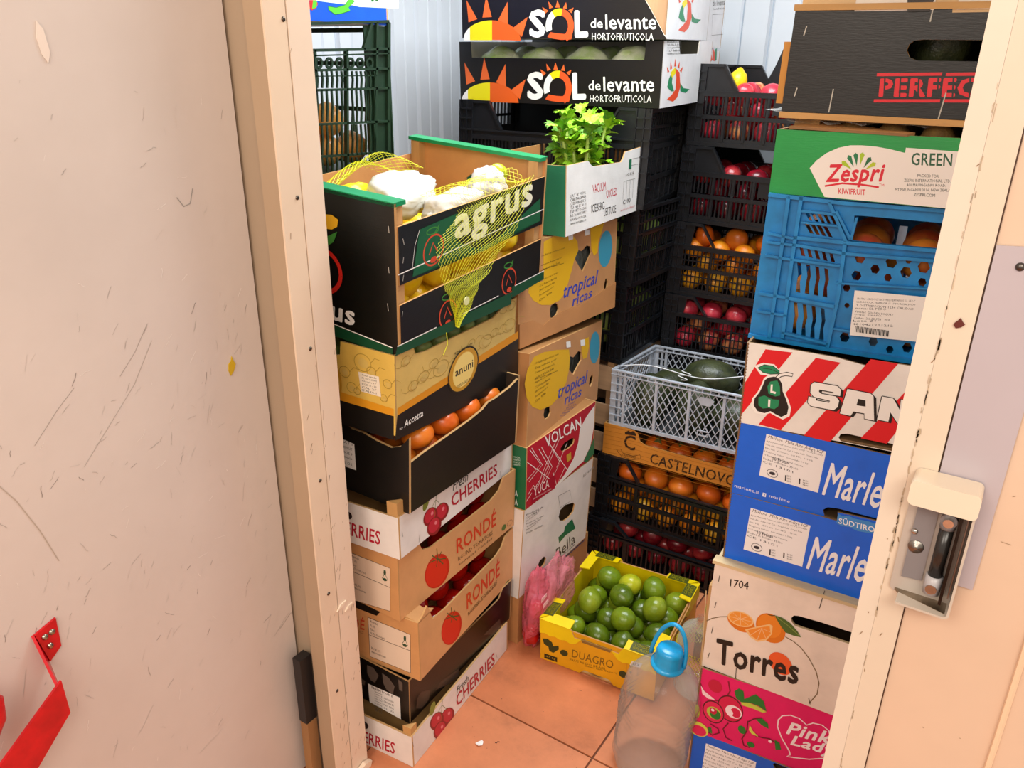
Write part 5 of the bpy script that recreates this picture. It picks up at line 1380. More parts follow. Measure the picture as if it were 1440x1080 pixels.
def rrot(tilt=pi):
    return Matrix.Rotation(random.uniform(0, 6.28), 4, 'Z') @ Matrix.Rotation(random.uniform(0, tilt), 4, 'X') @ Matrix.Rotation(random.uniform(0, 6.28), 4, 'Z')
def put(name, me, M4, loc, label, cat, group, s=1, tilt=pi, sub=None, rot=None):
    me = random.choice(me) if isinstance(me, list) else me
    o = bpy.data.objects.new(name, me); col.objects.link(o)
    o.matrix_world = M4 @ Matrix.Translation(loc) @ (rot if rot is not None else rrot(tilt)) @ Matrix.Diagonal((s, s, s, 1))
    tag(o, label, cat, group)
    if sub:
        c = bpy.data.objects.new(sub[0], sub[1]); col.objects.link(c); c.parent = o
    return o
def pile(b, name, me, r, x0, x1, y0, y1, z0, layers, label, cat, group, dz=1.5, tilt=pi, sub=None, top_sub=True, jit=.05):
    k = 0
    for L_ in range(layers):
        o_ = r * (L_ % 2); nx = max(1, int((x1 - x0 - o_) / (2.04 * r))); ny = max(1, int((y1 - y0 - o_) / (2.04 * r)))
        for i in range(nx):
            for j in range(ny):
                x = x0 + o_ + r + i * 2.04 * r; y = y0 + o_ + r + j * 2.04 * r
                if nx > 1: x += (x1 - x0 - o_ - nx * 2.04 * r) * i / nx
                if ny > 1: y += (y1 - y0 - o_ - ny * 2.04 * r) * j / ny
                put(name, me, b.M, (x, y, z0 + r + L_ * dz * r + random.uniform(0, jit * r)), label, cat, group, random.uniform(.93, 1.0), tilt, sub if sub and L_ == layers - 1 else None); k += 1
    return k
F_ = lambda h, c2, **k: M(h, 'fruit', **k)
mApple = [ballmesh('apple', M('b02438', 'fruit', .25, c2=c2, s=28), .036, 1, .9, dim=.16, lump=.03, seed=i) for i, c2 in enumerate(('d84a50', 'e8a060', 'c83a48'))]
mRed = [ballmesh('apple', M('8a1222', 'fruit', .25, c2=c2, s=26), .036, 1, .9, dim=.16, lump=.03, seed=i) for i, c2 in enumerate(('5a0c18', 'b03a3a'))]
mPers = [ballmesh('persimmon', M('e06a18', 'fruit', .3, c2=c2, s=14), .037, 1, .82, dim=.05, lump=.04, seed=i + 3) for i, c2 in enumerate(('d8781e', 'c4500e'))]
mOra = [ballmesh('orange', M('f09a18', 'fruit', .4, c2=c2, s=20, bump=.4), .036, 1, .95, dim=.04, lump=.02, seed=i + 9) for i, c2 in enumerate(('f0b82a', 'e87c10'))]
mTom = [ballmesh('tomato', M('c01a0c', 'fruit', .14, c2='9a0f08', s=9, bump=.02), .038, 1, .88, dim=.07, lump=.04, seed=i + 2, seg=24, rings=16) for i in range(2)]
mLime = [ballmesh('lime', M(c, 'fruit', .25, c2=c2, s=16, bump=.35, bs=160), .0325, 1, 1.1, tip=.10, lump=.03, seed=i, seg=24, rings=16) for i, (c, c2) in enumerate((('627c14', '4c640e'), ('728c18', '5a7410'), ('566e10', '465c0c'), ('8a9a24', '6e8616')))]
mLem = [ballmesh('lemon', M('f2cc10', 'fruit', .32, c2=c2, s=14, bump=.5, bs=120), .036, 1, 1.28, tip=.16, lump=.05, seed=i, seg=22, rings=16) for i, c2 in enumerate(('e0b40a', 'f8dc30'))]
mOni = [ballmesh('onion', M('e8a04c', 'fruit', .3, c2='f4c080', s=9), .040, 1, .92, tip=.12, dim=0, lump=.04, folds=.01, seed=i) for i in range(2)]
mGrn = [ballmesh('kiwi', M('6f7c36', 'fruit', .5, c2='566428', s=30), .0235, 1, 1.15, lump=.03, seed=i, seg=14, rings=10) for i in range(2)]
mCab = [ballmesh('cabbage', M('a8b858', 'fruit', .5, c2='7c9440', s=8), .085, 1, .9, lump=.06, folds=.02, seed=i) for i in range(2)]
mAvo = [ballmesh('squash', M('262c1c', 'fruit', .4, c2='3e4426', s=24, bump=.8, bs=90), .062, 1, 1.45, lump=.05, folds=.02, seed=i, seg=24, rings=16) for i in range(2)]
mPea = [ballmesh('peach', M('d8842a', 'fruit', .5, c2=c2, s=10), .038, 1, .95, dim=.05, lump=.03, seed=i) for i, c2 in enumerate(('c04a28', 'e0a850', 'b84a30'))]
mKiw = [ballmesh('kiwi', M('6b5028', 'fruit', .8, c2='80642f', s=60, bump=.8), .027, 1, 1.25, lump=.03, seed=i, seg=14, rings=10) for i in range(1)]
cPers = calyx('calyx', M('5a5a28', 'card'), .02, .031, 4, .4); cTom = calyx('calyx', M('3f6a22', 'card'), .017, .033, 5, .25)

# ---------------------------------------------------------------- left stack, bottom to top
b = carton('L1', 'fruit_crate', 'white printed cherry crate on the floor at the foot of the left stack', F='e8e2dc', inner='c99a5e', edge='caa06a', t=.005, group=None)
posts(b, up=.02)
b = carton('L2', 'fruit_carton', 'black carton with grey leaf print, second from the floor in the left stack', F='100d0b', R='15100d', inner='2a221c', edge='b08a5a', pR=[(0, 1), (.12, 1), (.16, .82), (.86, .82), (.9, 1), (1, 1)], rough=.28)
RON = 'd29a62'
b = carton('L3', 'tomato_carton', 'lower brown tomato carton with torn corner flap in the left stack', F=RON, R='d6a06c', pR=[(0, 1), (.05, 1.04), (.085, 1.13), (.10, 1.05), (.13, .82), (.25, .78), (.5, .78), (.78, .78), (.86, .84), (.9, .97), (1, 1)], inner='c08850')
pile(b, 'tomato', mTom, .038, .03, .294, .02, .42, .01, 2, 'ripe red tomato in the lower brown carton of the left stack', 'tomato', 'tomatoes in the lower brown carton', dz=1.55, tilt=.6, sub=('calyx', cTom))
g = MB(); g.prism(lambda u, v, n: (b.w - u, v, b.h - .004 + n + u * .12), [(.0, .004), (.055, .004), (.06, .03), (.045, .055), (.02, .05), (.0, .062)], 0, .003, M('c79560')); b.build(g, 'torn_flap')
g = MB(); g.prism(b.map['F'], [(.03, b.h - .018), (.19, b.h - .020), (.2, b.h - .006), (.19, b.h - .0005), (.03, b.h - .0005)], -.0006, .001, M('17100b', 'print')); b.build(g, 'hand_hole')
b = carton('L4', 'tomato_carton', 'upper brown tomato carton below the white cherry crate in the left stack', F=RON, R='d6a06c', pR=[(0, 1), (.15, 1), (.18, .82), (.25, .76), (.5, .76), (.76, .77), (.84, .84), (.88, 1), (1, 1)], inner='c08850')
pile(b, 'tomato', mTom, .038, .03, .294, .02, .43, .012, 2, 'ripe red tomato in the upper brown carton of the left stack', 'tomato', 'tomatoes in the upper brown carton', dz=1.65, tilt=.6, sub=('calyx', cTom))
g = MB(); g.prism(b.map['F'], [(.03, b.h - .016), (.16, b.h - .018), (.175, b.h - .006), (.17, b.h - .0005), (.03, b.h - .0005)], -.0006, .001, M('17100b', 'print')); b.build(g, 'hand_hole')
b = carton('L5', 'fruit_crate', 'white printed cherry crate in the middle of the left stack', F='e8e2dc', inner='c99a5e', edge='caa06a', t=.005)
posts(b, up=.030, size=.026)
b = carton('L6', 'fruit_carton', 'plain black carton of persimmons with a wavy cut rim in the left stack', F='110f0d', R='13110f', inner='3a2e24', edge='c9a06a', t=.006, rough=.4,
           pF=[(0, .93), (.30, .97), (.42, .90), (.5, .84), (.6, .84), (.72, .80), (.85, .78), (.93, .84), (1, .98)], pR=[(0, .66), (.12, .69), (.3, .72), (.5, .76), (.62, .80), (.68, .86), (.75, .86), (.9, .90), (1, .96)], tray=.045)
pile(b, 'persimmon', mPers, .037, .02, .292, .015, .395, .046, 2, 'orange persimmon in the plain black carton of the left stack', 'persimmon', 'persimmons in the plain black carton', dz=1.25, tilt=.5, sub=('calyx', cPers))
b = carton('L7', 'fruit_carton', 'gold and black carton of small green fruit in the left stack', F='e2bc58', R='d8b868', inner='4a3a28', edge='b8945a', pF=[(0, .80), (.5, .80), (.55, .82), (.56, .99), (1, 1)], pR=[(0, 1), (.13, 1), (.14, .90), (.22, .87), (.78, .87), (.86, .95), (.88, 1), (1, 1)], tray=.085, rough=.3)
pile(b, 'green_fruit', mGrn, .0235, .03, .294, .02, .42, .087, 2, 'small round green fruit in the gold carton of the left stack', 'fruit', 'green fruit in the gold carton', dz=1.3)
for i in range(5):
    g = MB(); y = .05 + i * .085; g.prism(lambda u, v, n: (u, y + n + (u - .2) * .3, v), [(.19, .088), (.285, .088), (.28, .155), (.2, .15)], 0, .002, M('a9a49c')); b.build(g, 'divider')
# agrus crate
b = BX('L8', 'citrus_crate', 'tall black and green lemon crate on top of the left stack, yellow net over it', 'crate'); w, d, h = b.w, b.d, b.h
BK = M('0b0c09', 'card', .35); KI = M('cf9560'); KE = M('c9975c')
def pan(fc, poly, mf, mb_, t=.004, nm='panel', n0=0): g = MB(); g.prism(b.map[fc], poly, n0, n0 + t, mf, mb_, KE); return b.build(g, nm)
pan('F', [(0, 0), (w, 0), (w, h), (0, h)], BK, KI, .006, 'end_panel'); 
g = MB(); g.prism(b.map['B'], [(0, 0), (w, 0), (w, h), (0, h)], 0, .006, BK, KI, KE, holes=[[(.15, .19), (.165, .178), (.225, .178), (.24, .19), (.24, .205), (.225, .217), (.165, .217), (.15, .205)]]); b.build(g, 'end_panel')
pan('R', [(.008, .855 * h), (.008, .475 * h), (d - .008, .475 * h), (d - .008, .855 * h)], BK, KI, .004, 'side_slat', -.001)
pan('R', [(.008, .34 * h), (.008, 0), (d - .008, 0), (d - .008, .35 * h)], BK, KI, .004, 'side_slat', -.001)
pan('L', [(.006, 0), (d - .006, 0), (d - .006, .86 * h), (.006, .86 * h)], KI, KI, .004, 'side_panel')
pan('D', [(.01, .01), (w - .01, .01), (w - .01, d - .01), (.01, d - .01)], KI, KI, .005, 'bottom_panel')
for cx in (.006, w - .030):
    for cy in (.006, d - .024 - .006):
        g = MB(); g.box((cx, cy, 0), (cx + .024, cy + .024, h - .007), M('cfa068', 'wood')); b.build(g, 'corner_post')
for y0 in (0, d - .032):
    g = MB(); g.box((0, y0, h - .006), (w, y0 + .032, h + .002), M('129058', 'card', .4)); b.build(g, 'green_cap')
b.decals(.0012)
pile(b, 'lemon', mLem, .037, .05, .35, .03, .5, .008, 2, 'yellow lemon in the tall black and green crate', 'lemon', 'lemons in the tall crate', dz=1.75)
for x, y, z in ((.29, .13, .165), (.10, .30, .168), (.24, .40, .17), (.17, .12, .168)): put('lemon', mLem, b.M, (x, y, z), 'yellow lemon lying on top among the plastic bags in the tall crate', 'lemon', 'lemons on top of the tall crate')
def crumple(name, label, M4, c, r, m, cat='bag', n=.35, seed=0, fr=3.2, group=None, seg=44, rings=30, sub=.6):
    g = MB(); vs = []
    for i in range(rings + 1):
        t = pi * i / rings
        for j in range(seg):
            a = 2 * pi * j / seg; dd = Vector((sin(t) * cos(a), sin(t) * sin(a), cos(t))); q = dd * fr + Vector((seed * 3.1, seed, 0))
            k = 1 + n * (noise.noise(q * .5) * .9) - n * .55 * abs(noise.noise(q)) - n * sub * .45 * abs(noise.noise(q * 2.1)); vs.append((c[0] + dd.x * r[0] * k, c[1] + dd.y * r[1] * k, max(c[2] - r[2] * .75, c[2] + dd.z * r[2] * k)))
    g.add(vs, [(i * seg + j, i * seg + (j + 1) % seg, (i + 1) * seg + (j + 1) % seg, (i + 1) * seg + j) for i in range(rings) for j in range(seg)], m)
    cc = Vector(c); o = g.build(name, None, True, off=c); o.matrix_world = M4 @ Matrix.Translation(c); tag(o, label, cat, group); return o
crumple('plastic_bag', 'large crumpled white plastic bag heaped in the middle of the lemon crate', b.M, (.17, .25, .218), (.075, .10, .045), M('d6d4c8', 'print', .35), seed=1)
crumple('plastic_bag', 'crumpled white bag at the right side of the lemon crate, beside the printed slat', b.M, (.29, .28, .205), (.055, .09, .04), M('d4d0c8', 'print', .35), seed=5)
crumple('plastic_bag', 'small white bag with a dark end standing at the back of the lemon crate', b.M, (.275, .42, .225), (.045, .05, .042), M('d4d0cc', 'print', .35), seed=8)
crumple('plastic_bag', 'black and orange wrapper at the near corner of the lemon crate', b.M, (.285, .07, .195), (.045, .04, .04), M('2c2a2c', 'print', .3), seed=11)
crumple('plastic_bag', 'yellow bag under the net at the left of the lemon crate', b.M, (.10, .16, .205), (.06, .10, .04), M('f0e020', 'print', .35), seed=14)
put('lemon', [ballmesh('lemon', M('9aa81e', 'fruit', .3, c2='b8c030', s=20), .03, 1, 1.2, tip=.1)], b.M, (.275, .47, .245), 'greenish lemon peeking up at the back of the tall crate', 'lemon', None, .62)
NET = M('e4e82a', 'print', .4); g = MB()
rows = [[v / 5000 for v in it[3]] for it in DEC['L8'] if it[1] == 'net']
C_ = 38; Rn = 54
def npt(i, j, top=False):
    t = i / Rn * (len(rows) - 1); k = min(len(rows) - 2, int(t)); f = t - k; s_ = j / C_
    a, c = rows[k], rows[k + 1]; u = (a[0] + (a[2] - a[0]) * s_) * (1 - f) + (c[0] + (c[2] - c[0]) * s_) * f; v = (a[1] + (a[3] - a[1]) * s_) * (1 - f) + (c[1] + (c[3] - c[1]) * s_) * f
    return b.map['R'](u, v, -.004 - .003 * sin(i * .35 + j * .2) ** 2)
def strand(p, q, r=.00034):
    p, q = Vector(p), Vector(q); t = (q - p)
    if t.length < 1e-5: return
    t.normalize(); a = t.orthogonal().normalized() * r; c = t.cross(a)
    e = [a, -a * .5 + c * .87, -a * .5 - c * .87]; g.add([p + x for x in e] + [q + x for x in e], [(0, 1, 4, 3), (1, 2, 5, 4), (2, 0, 3, 5)], NET)
for i in range(0, Rn, 1):
    for j in range(0, C_, 1):
        if (i + j) % 2 == 0: strand(npt(i, j), npt(i + 1, j + 1))
        else: strand(npt(i, j + 1), npt(i + 1, j))
nin = lambda i, j: (w - .012 - i * .0060, rows[0][0] + (rows[0][2] - rows[0][0]) * j / C_, .855 * h + .004 + .012 * sin(i * .25) + .006 * sin(j * .3 + i * .5))
for i in range(14):
    for j in range(C_):
        if (i + j) % 2 == 0: strand(nin(i, j), nin(i + 1, j + 1))
        else: strand(nin(i, j + 1), nin(i + 1, j))
for j in range(C_): strand(npt(0, j), nin(0, j))
nl = lambda i, j: (.04 + i * .0052 + .01 * sin(j * .2), .10 + j * .0085 - i * .002, .205 + .05 * sin(pi * j / 34) + .0022 * i + .008 * sin(i * .4))
for i in range(22):
    for j in range(34):
        if (i + j) % 2 == 0: strand(nl(i, j), nl(i + 1, j + 1), .0005)
        else: strand(nl(i, j + 1), nl(i + 1, j), .0005)
nt = g.build('net_bag', None, fix=False); nt.matrix_world = b.M; tag(nt, 'empty yellow mesh net bag hanging over the side of the lemon crate', 'net')
tp = b.map['R'](.165, .055, -.006)
g = MB(); g.tube([b.map['R'](.145, -.004, -.005), b.map['R'](.148, -.03, -.006), b.map['R'](.135, -.05, -.005)], .0008, NET, 6); g.build('net_tail', nt)
g = MB(); g.tube([b.map['R'](.205, .047, -.010), b.map['R'](.205, .047, -.0125)], .009, M('e4e6a8', 'print', .4), 18); g.build('net_clip', nt)

# ---------------------------------------------------------------- middle column
carton('M0', 'cardboard_box', 'brown carton on the floor below the white avocado box, behind the pink bag', F='b98250', lid=True)
b = carton('M1', 'cardboard_box', 'white cardboard box with round hand holes and a green patch, under the red yuca box', F='e2dcd6', R='e6e0da', inner='8a6a48', lid=True)
b = carton('M2', 'cardboard_box', 'red and green yuca box with white net pattern, on the white box', F='156a40', R='b5152e', inner='8a6a48', lid=True)
def banana(n, lab):
    b = carton(n, 'banana_box', lab, F='bd8450', R='c08a58', inner='6e4a2c', lid=True)
    w, d, h = b.w, b.d, b.h; g = MB()
    for fc, W_ in (('R', d),): g.prism(b.map[fc], [(0, 0), (W_, 0), (W_, .075), (W_ * .8, .06), (W_ * .6, .05), (W_ * .42, .05), (W_ * .30, .045), (W_ * .22, .035), (W_ * .12, .06), (0, .062)], -.0035, -.0002, M('bd8450'), M(KR), M(KD))
    for fc, W_ in (('F', w),): g.prism(b.map[fc], [(0, 0), (W_, 0), (W_, .062), (0, .062)], -.0035, -.0002, M('b8804c'), M(KR), M(KD))
    b.build(g, 'bottom_sleeve') if n == 'M4' else None
    g = MB(); g.box((.02, .02, .02), (w - .03, d - .02, h - .03), M('8a8d86', 'film', al=.9)); b.build(g, 'plastic_liner')
    return b
banana('M3', 'brown banana box with yellow and blue print, standing on the red yuca box')
banana('M4', 'upper brown banana box, directly below the white lettuce box')
b = carton('M5', 'lettuce_box', 'white lettuce box with a green end, a celery head standing in it', F='2f8a64', R='eceae6', inner='c08850', pR=[(0, 1), (.26, 1), (.30, .93), (.33, .90), (.70, .86), (.73, .92), (.75, 1.0), (1, 1.02)], pF=[(0, 1), (1, 1)], tray=.02)
# celery
cm = b.M @ Matrix.Translation((.185, .262, .02))
ce = bpy.data.objects.new('celery_head', None); col.objects.link(ce); ce.matrix_world = cm; tag(ce, 'leafy green celery head standing in the white lettuce box', 'celery')
LG = [M('8cc020', 'fruit', .45, c2='6aa818', s=30, bump=.5), M('a4cc34', 'fruit', .45, c2='7cb01e', s=30, bump=.5), M('5f9a1e', 'fruit', .45, c2='4c841a', s=30, bump=.5)]
def leafmesh(m):
    g = MB(); out = [(0, 0), (.006, .008), (.020, .010), (.016, .018), (.027, .024), (.019, .030), (.024, .042), (.013, .042), (.012, .054), (.004, .050), (0, .062)]
    P = out + [(-x, y) for x, y in reversed(out[1:-1])]
    vs = [(x, y, .012 * sin(y * 60) + .25 * abs(x) + .003 * sin(x * 500)) for x, y in P]; vs += [(0, y, .012 * sin(y * 60) - .002) for y in (.012, .024, .036, .048)]
    n = len(P); c = n
    def near(i): 
        y = P[i][1]; return c + min(3, max(0, int(round((y - .012) / .012))))
    fs = []
    for i in range(n):
        a, b2 = near(i), near((i + 1) % n); fs.append((i, (i + 1) % n, a))
        if a != b2: fs.append(((i + 1) % n, b2, a))
    g.add(vs, fs, m); o = g.build('leaf', fix=False); me = o.data; bpy.data.objects.remove(o); return me
lm = [leafmesh(m) for m in LG]
random.seed(5)
for i in range(15):
    a = i * 2.4; rad = .01 + .006 * (i % 3); lean = .028 + .014 * (i % 3); H = random.uniform(.165, .225) + (.05 if i in (1, 4) else 0)
    ax = cos(a); ay = sin(a) * 1.25 + (.5 if i in (1, 4) else 0)
    P = [(rad * cos(a), rad * sin(a), 0), (rad * cos(a) + lean * .4 * ax, rad * sin(a) + lean * .4 * ay, H * .45), (lean * ax * 1.2, lean * ay * 1.4, H)]
    g = MB(); g.tube(P, [.009, .007, .004], M('b4cc5c', 'fruit', .4, c2='9abc40'), 7); g.build('stalk', ce, True)
    for k in range(11):
        t = .42 + .58 * k / 10; base = Vector(P[1]).lerp(Vector(P[2]), (t - .42) / .58); o = bpy.data.objects.new('leaf', random.choice(lm)); col.objects.link(o); o.parent = ce
        o.location = base; an = random.uniform(0, 6.28); o.rotation_euler = (random.uniform(-.2, 1.15), random.uniform(-.4, .4), an); s_ = random.uniform(.7, 1.15); o.scale = (s_, s_, s_)

# ---------------------------------------------------------------- plastic crates
PB = M('111317', 'plastic', .36); PB2 = M('27292f', 'plastic', .42)
def crate(n, label, m=PB, rows=((.10, .35), (.40, .64)), pitch=.0125, bw=.005, notch=True, cross=0, group='black plastic crates', vr=.105, mid=.68, solid=(), diag=False, nF=None):
    b = BX(n, 'plastic_crate', label, 'crate', group); w, d, h = b.w, b.d, b.h
    for fc in 'FBRL':
        W_ = w if fc in 'FB' else d; mp = b.map[fc]; g = MB(); cub = lambda u0, u1, v0, v1, n0, n1: g.cub(mp, u0, u1, v0 * h, v1 * h, n0, n1, m)
        e = 0 if fc in 'FB' else .004
        cub(e, W_ - e, 0, .05, 0, .012); cub(e + .002, W_ - e - .002, .05, .10, .005, .009)
        cub(e, W_ - e, mid - .02, mid, 0, .012); cub(e + .004, W_ - e - .004, mid - .06, mid - .02, .005, .008)
        nt = notch and fc in 'FB'
        c0 = .045
        for (a, bb) in ((e, c0), (W_ - c0, W_ - e)):
            cub(a, bb, 0, 1, .006, .009)
            for x in (a, (a + bb) / 2, bb - .003): cub(x, x + .003, 0, 1, 0, .006)
            for v in (.2, .36, .52, .8, .9): cub(a, bb, v, v + .015, 0, .006)
        if nt:
            k0, k1 = .16 * W_, .235 * W_
            for sgn in (0, 1):
                X = (lambda x: x) if not sgn else (lambda x: W_ - x)
                if not diag:
                    g.prism(mp, [(X(c0), mid * h), (X(k1), mid * h), (X(k0), h), (X(c0), h)], .006, .009, m)
                else:
                    g.prism(mp, [(X(c0), mid * h), (X(c0 + .02), mid * h), (X(c0 + .03), h), (X(c0), h)], .006, .009, m)
                g.bar(mp, (X(k1), mid * h), (X(k0), h - .003), .006, 0, .012, m)
                g.bar(mp, (X(c0), h - .004), (X(k0 + .001), h - .004), .008, 0, .014, m)
        else:
            cub(e, W_ - e, .96, 1, 0, .012)
            x = c0
            while x < W_ - c0: cub(x, x + .004, mid, .96, .004, .009); x += .026
            cub(c0, W_ - c0, .80, .83, .003, .009)
        x = c0 + .004; i = 0
        for (va, vb) in rows:
            x = c0 + .004; i = 0
            while x < W_ - c0 - .004:
                cub(x, x + bw, va, vb, .004, .008); x += pitch; i += 1
            if cross:
                for q in range(1, cross + 1):
                    v = va + (vb - va) * q / (cross + 1); cub(c0, W_ - c0, v - .008, v + .008, .004, .007)
            cub(c0, W_ - c0, vb - .005, vb + .045, 0, .010)
            x0_ = c0
            for j in range(1, int(round((W_ - 2 * c0) / (pitch * bw * 0 + .062 if not diag else .09))) ):
                xx = c0 + j * (.062 if not diag else .09)
                if xx < W_ - c0: cub(xx, xx + bw * 1.6, va - .03, vb + .02, .001, .008)
        for (s0, s1, r0, r1) in solid:
            if fc == 'F': cub(s0 * W_, s1 * W_, r0, r1, .003, .006)
        b.build(g, 'side_panel')
    g = MB(); g.cub(b.map['D'], .006, w - .006, .006, d - .006, 0, .004, m); b.build(g, 'bottom_panel')
    return b
KG = 'crates in the stack under the black sun cartons'
K4 = BX('K4', 'wooden_crate', 'pale slatted wooden crate at the bottom behind the banana boxes', 'crate')
def slatted(b, hs, colr='cda680'):
    for fc, W_ in (('F', b.w), ('R', b.d), ('B', b.w), ('L', b.d)):
        for v0, v1 in hs:
            g = MB(); e = 0 if fc in 'FB' else .009; g.cub(b.map[fc], e, W_ - e, v0, v1, 0, .008, M(colr, 'wood', ax=1)); b.build(g, 'slat')
    for cx in (.008, b.w - .03):
        for cy in (.008, b.d - .03):
            g = MB(); g.box((cx, cy, 0), (cx + .022, cy + .022, b.h), M('b88f64', 'wood')); b.build(g, 'corner_post')
    g = MB(); g.cub(b.map['D'], .01, b.w - .01, .01, b.d - .01, 0, .006, M('7a5a3c', 'wood')); b.build(g, 'bottom_panel')
slatted(K4, [(.01, .09), (.12, .19), (.215, .30), (.335, .40), (.43, .50), (.55, .63)])
b = crate('K3', 'black plastic crate resting on the slatted wooden crate behind the banana boxes', rows=((.10, .35), (.42, .64)), notch=False, pitch=.016, group=KG)
pile(b, 'cabbage', mCab, .085, .02, .58, .02, .38, .01, 1, 'pale green cabbage in the lowest black crate behind the banana boxes', 'cabbage', 'cabbages in the lowest back crate')
b = crate('K2', 'black plastic crate in the middle of the stack behind the banana boxes', rows=((.10, .35), (.42, .64)), notch=False, pitch=.016, group=KG)
pile(b, 'cabbage', mCab, .085, .02, .58, .02, .38, .01, 1, 'pale green cabbage in the middle black crate behind the banana boxes', 'cabbage', 'cabbages in the middle back crate')
b = crate('K1', 'black plastic crate directly under the black sun cartons, with a notched rim', rows=((.08, .28), (.34, .60)), pitch=.0115, cross=1, group=KG, mid=.70)
g = MB(); g.box((.02, .03, .012), (b.w - .02, b.d - .014, b.h * .60), M('0c0d0f', 'plastic')); g.box((.014, b.d - .016, b.h * .55), (b.w - .014, b.d - .0125, b.h - .004), M('0c0d0f', 'plastic')); b.build(g, 'shade_fill')  # black block and back sheet added to stand for the crate's shadowed inside
b = carton('S1', 'lettuce_carton', 'lower black carton with orange sun print, wrapped lettuces showing in its notch', F='1c1917', R='ececec', inner='c8c2b8', edge='c8c0b4', rough=.3, pF=[(0, 1), (.065, 1), (.07, .74), (.92, .72), (.925, 1), (1, 1)], pR=[(0, 1), (.28, 1), (.32, .80), (.70, .80), (.72, 1), (1, 1)])
mLet = [ballmesh('lettuce', M('b8dc70', 'fruit', .15, c2='f0f6dc', s=11, bump=.9, bs=40), .068, 1, .92, lump=.12, folds=.02, seed=i + 4, seg=30, rings=20) for i in range(3)]
for i in range(4):
    for j in range(2):
        o = put('iceberg_lettuce', mLet, b.M, (.095 + i * .145, .085 + j * .16, .088), 'pale green wrapped iceberg lettuce in the lower sun carton', 'lettuce', 'lettuces in the lower sun carton', 1.02, .3)
        if j == 0:
            c = ballmesh('wrapper', M('e8eee8', 'film', .12, al=.16), .070, 1, .93, lump=.16, seed=i, seg=26, rings=16); q = bpy.data.objects.new('wrapper', c); col.objects.link(q); q.parent = o
b = carton('S2', 'lettuce_carton', 'upper black carton with orange sun print and a slanting corner, cropped by the top edge', F='1c1917', R='ececec', inner='c8c2b8', edge='c8c0b4', rough=.3, pF=[(0, 1), (.06, 1), (.08, .8), (.5, .82), (.80, .80), (.86, .68), (.93, .35), (.99, .05), (1, .02)], pR=[(0, 1), (1, 1)])
for i in range(4): put('iceberg_lettuce', mLet, b.M, (.10 + i * .14, .11, .095), 'pale green iceberg lettuce in the upper sun carton', 'lettuce', 'lettuces in the upper sun carton', 1.0, .3)
g = MB(); g.prism(b.map['F'], [(.50, .01), (.605, .01), (.605, .17), (.53, .17)], .012, .016, M('c79a70', 'wood')); b.build(g, 'corner_board')
carton('S3', 'lettuce_carton', 'white sided sun carton hidden behind the lower black one', F='1c1917', R='ececec', inner='c8c2b8', rough=.3, lid=True)
carton('S4', 'lettuce_carton', 'white sided sun carton hidden behind the upper black one', F='1c1917', R='ececec', inner='c8c2b8', rough=.3, lid=True)
for i in range(5):
    FIT['KB%d' % i] = ((-1.545, 2.475, i * .2748), (0, 0, 0), (.6, .4, .2744))
    crate('KB%d' % i, ['black crate on the floor in the far back corner', 'second black crate up in the far back corner', 'middle black crate in the far back corner', 'fourth black crate up in the far back corner', 'black crate in the far back corner directly under the hidden sun cartons'][i], group='crates in the far back corner', notch=False, rows=((.12, .6),), pitch=.02)
# right back stack
BG = 'crates of fruit in the back right stack'
x1 = .43
FIT['B0'] = ((FIT['B4'][0][0] - .002, FIT['B4'][0][1] + .01, .4), (.03, 0, 0), (.6, .39, .2)); FIT['B00'] = ((FIT['B4'][0][0] - .004, FIT['B4'][0][1] + .012, .2), (.02, 0, 0), (.6, .39, .2)); FIT['B000'] = ((FIT['B4'][0][0] + .004, FIT['B4'][0][1] + .008, 0), (.04, 0, 0), (.6, .39, .2))
for n, l in (('B000', 'black crate on the floor at the very back, hidden behind the low crates'), ('B00', 'black crate second from the floor at the very back'), ('B0', 'black crate seen through the grey basket, under the apple crate')): crate(n, l, group=BG, rows=((.12, .6),), pitch=.02)
b = crate('B4', 'black grid crate of red apples just above the grey basket', rows=((.10, .64),), pitch=.0135, bw=.0028, cross=3, diag=True, mid=.70, group=BG)
pile(b, 'apple', mApple, .036, .03, x1, .014, .25, .006, 3, 'red apple in the grid crate just above the grey basket', 'apple', 'apples in the grid crate', dz=1.35, sub=None)
b = crate('B3', 'black grid crate of orange fruit, third from the top of the back right stack', rows=((.10, .36), (.41, .64)), pitch=.0135, bw=.003, cross=2, diag=True, mid=.70, group=BG)
pile(b, 'orange', mOra, .036, .03, x1, .014, .25, .006, 3, 'bright orange fruit in the third crate from the top at the back', 'orange', 'oranges in the back crate', dz=1.45)
for x, y in ((.09, .06), (.19, .07), (.29, .06), (.39, .08)): put('persimmon', mPers, b.M, (x, y, .186), 'orange persimmon lying on top of the oranges in the third back crate', 'persimmon', 'persimmons on top of the oranges', sub=None)
b = crate('B2', 'black slotted crate of dark red apples, second from the top of the back right stack', group=BG, solid=((.42, .60, .42, .62),), rows=((.10, .34), (.40, .62)))
pile(b, 'apple', mRed, .036, .03, x1, .014, .25, .006, 3, 'dark red apple in the second crate from the top at the back', 'apple', 'apples in the second back crate', dz=1.4)
b = crate('B1', 'topmost black slotted crate of red apples by the white wall panels', group=BG, solid=((.42, .60, .42, .62),), rows=((.10, .34), (.40, .62)))
pile(b, 'apple', mApple, .036, .03, x1, .014, .25, .006, 3, 'red apple in the topmost crate of the back right stack', 'apple', 'apples in the topmost back crate', dz=1.45)
put('lemon', mLem, b.M, (.12, .06, .180), 'yellow fruit lying at the left of the topmost apple crate', 'lemon', None, .8)
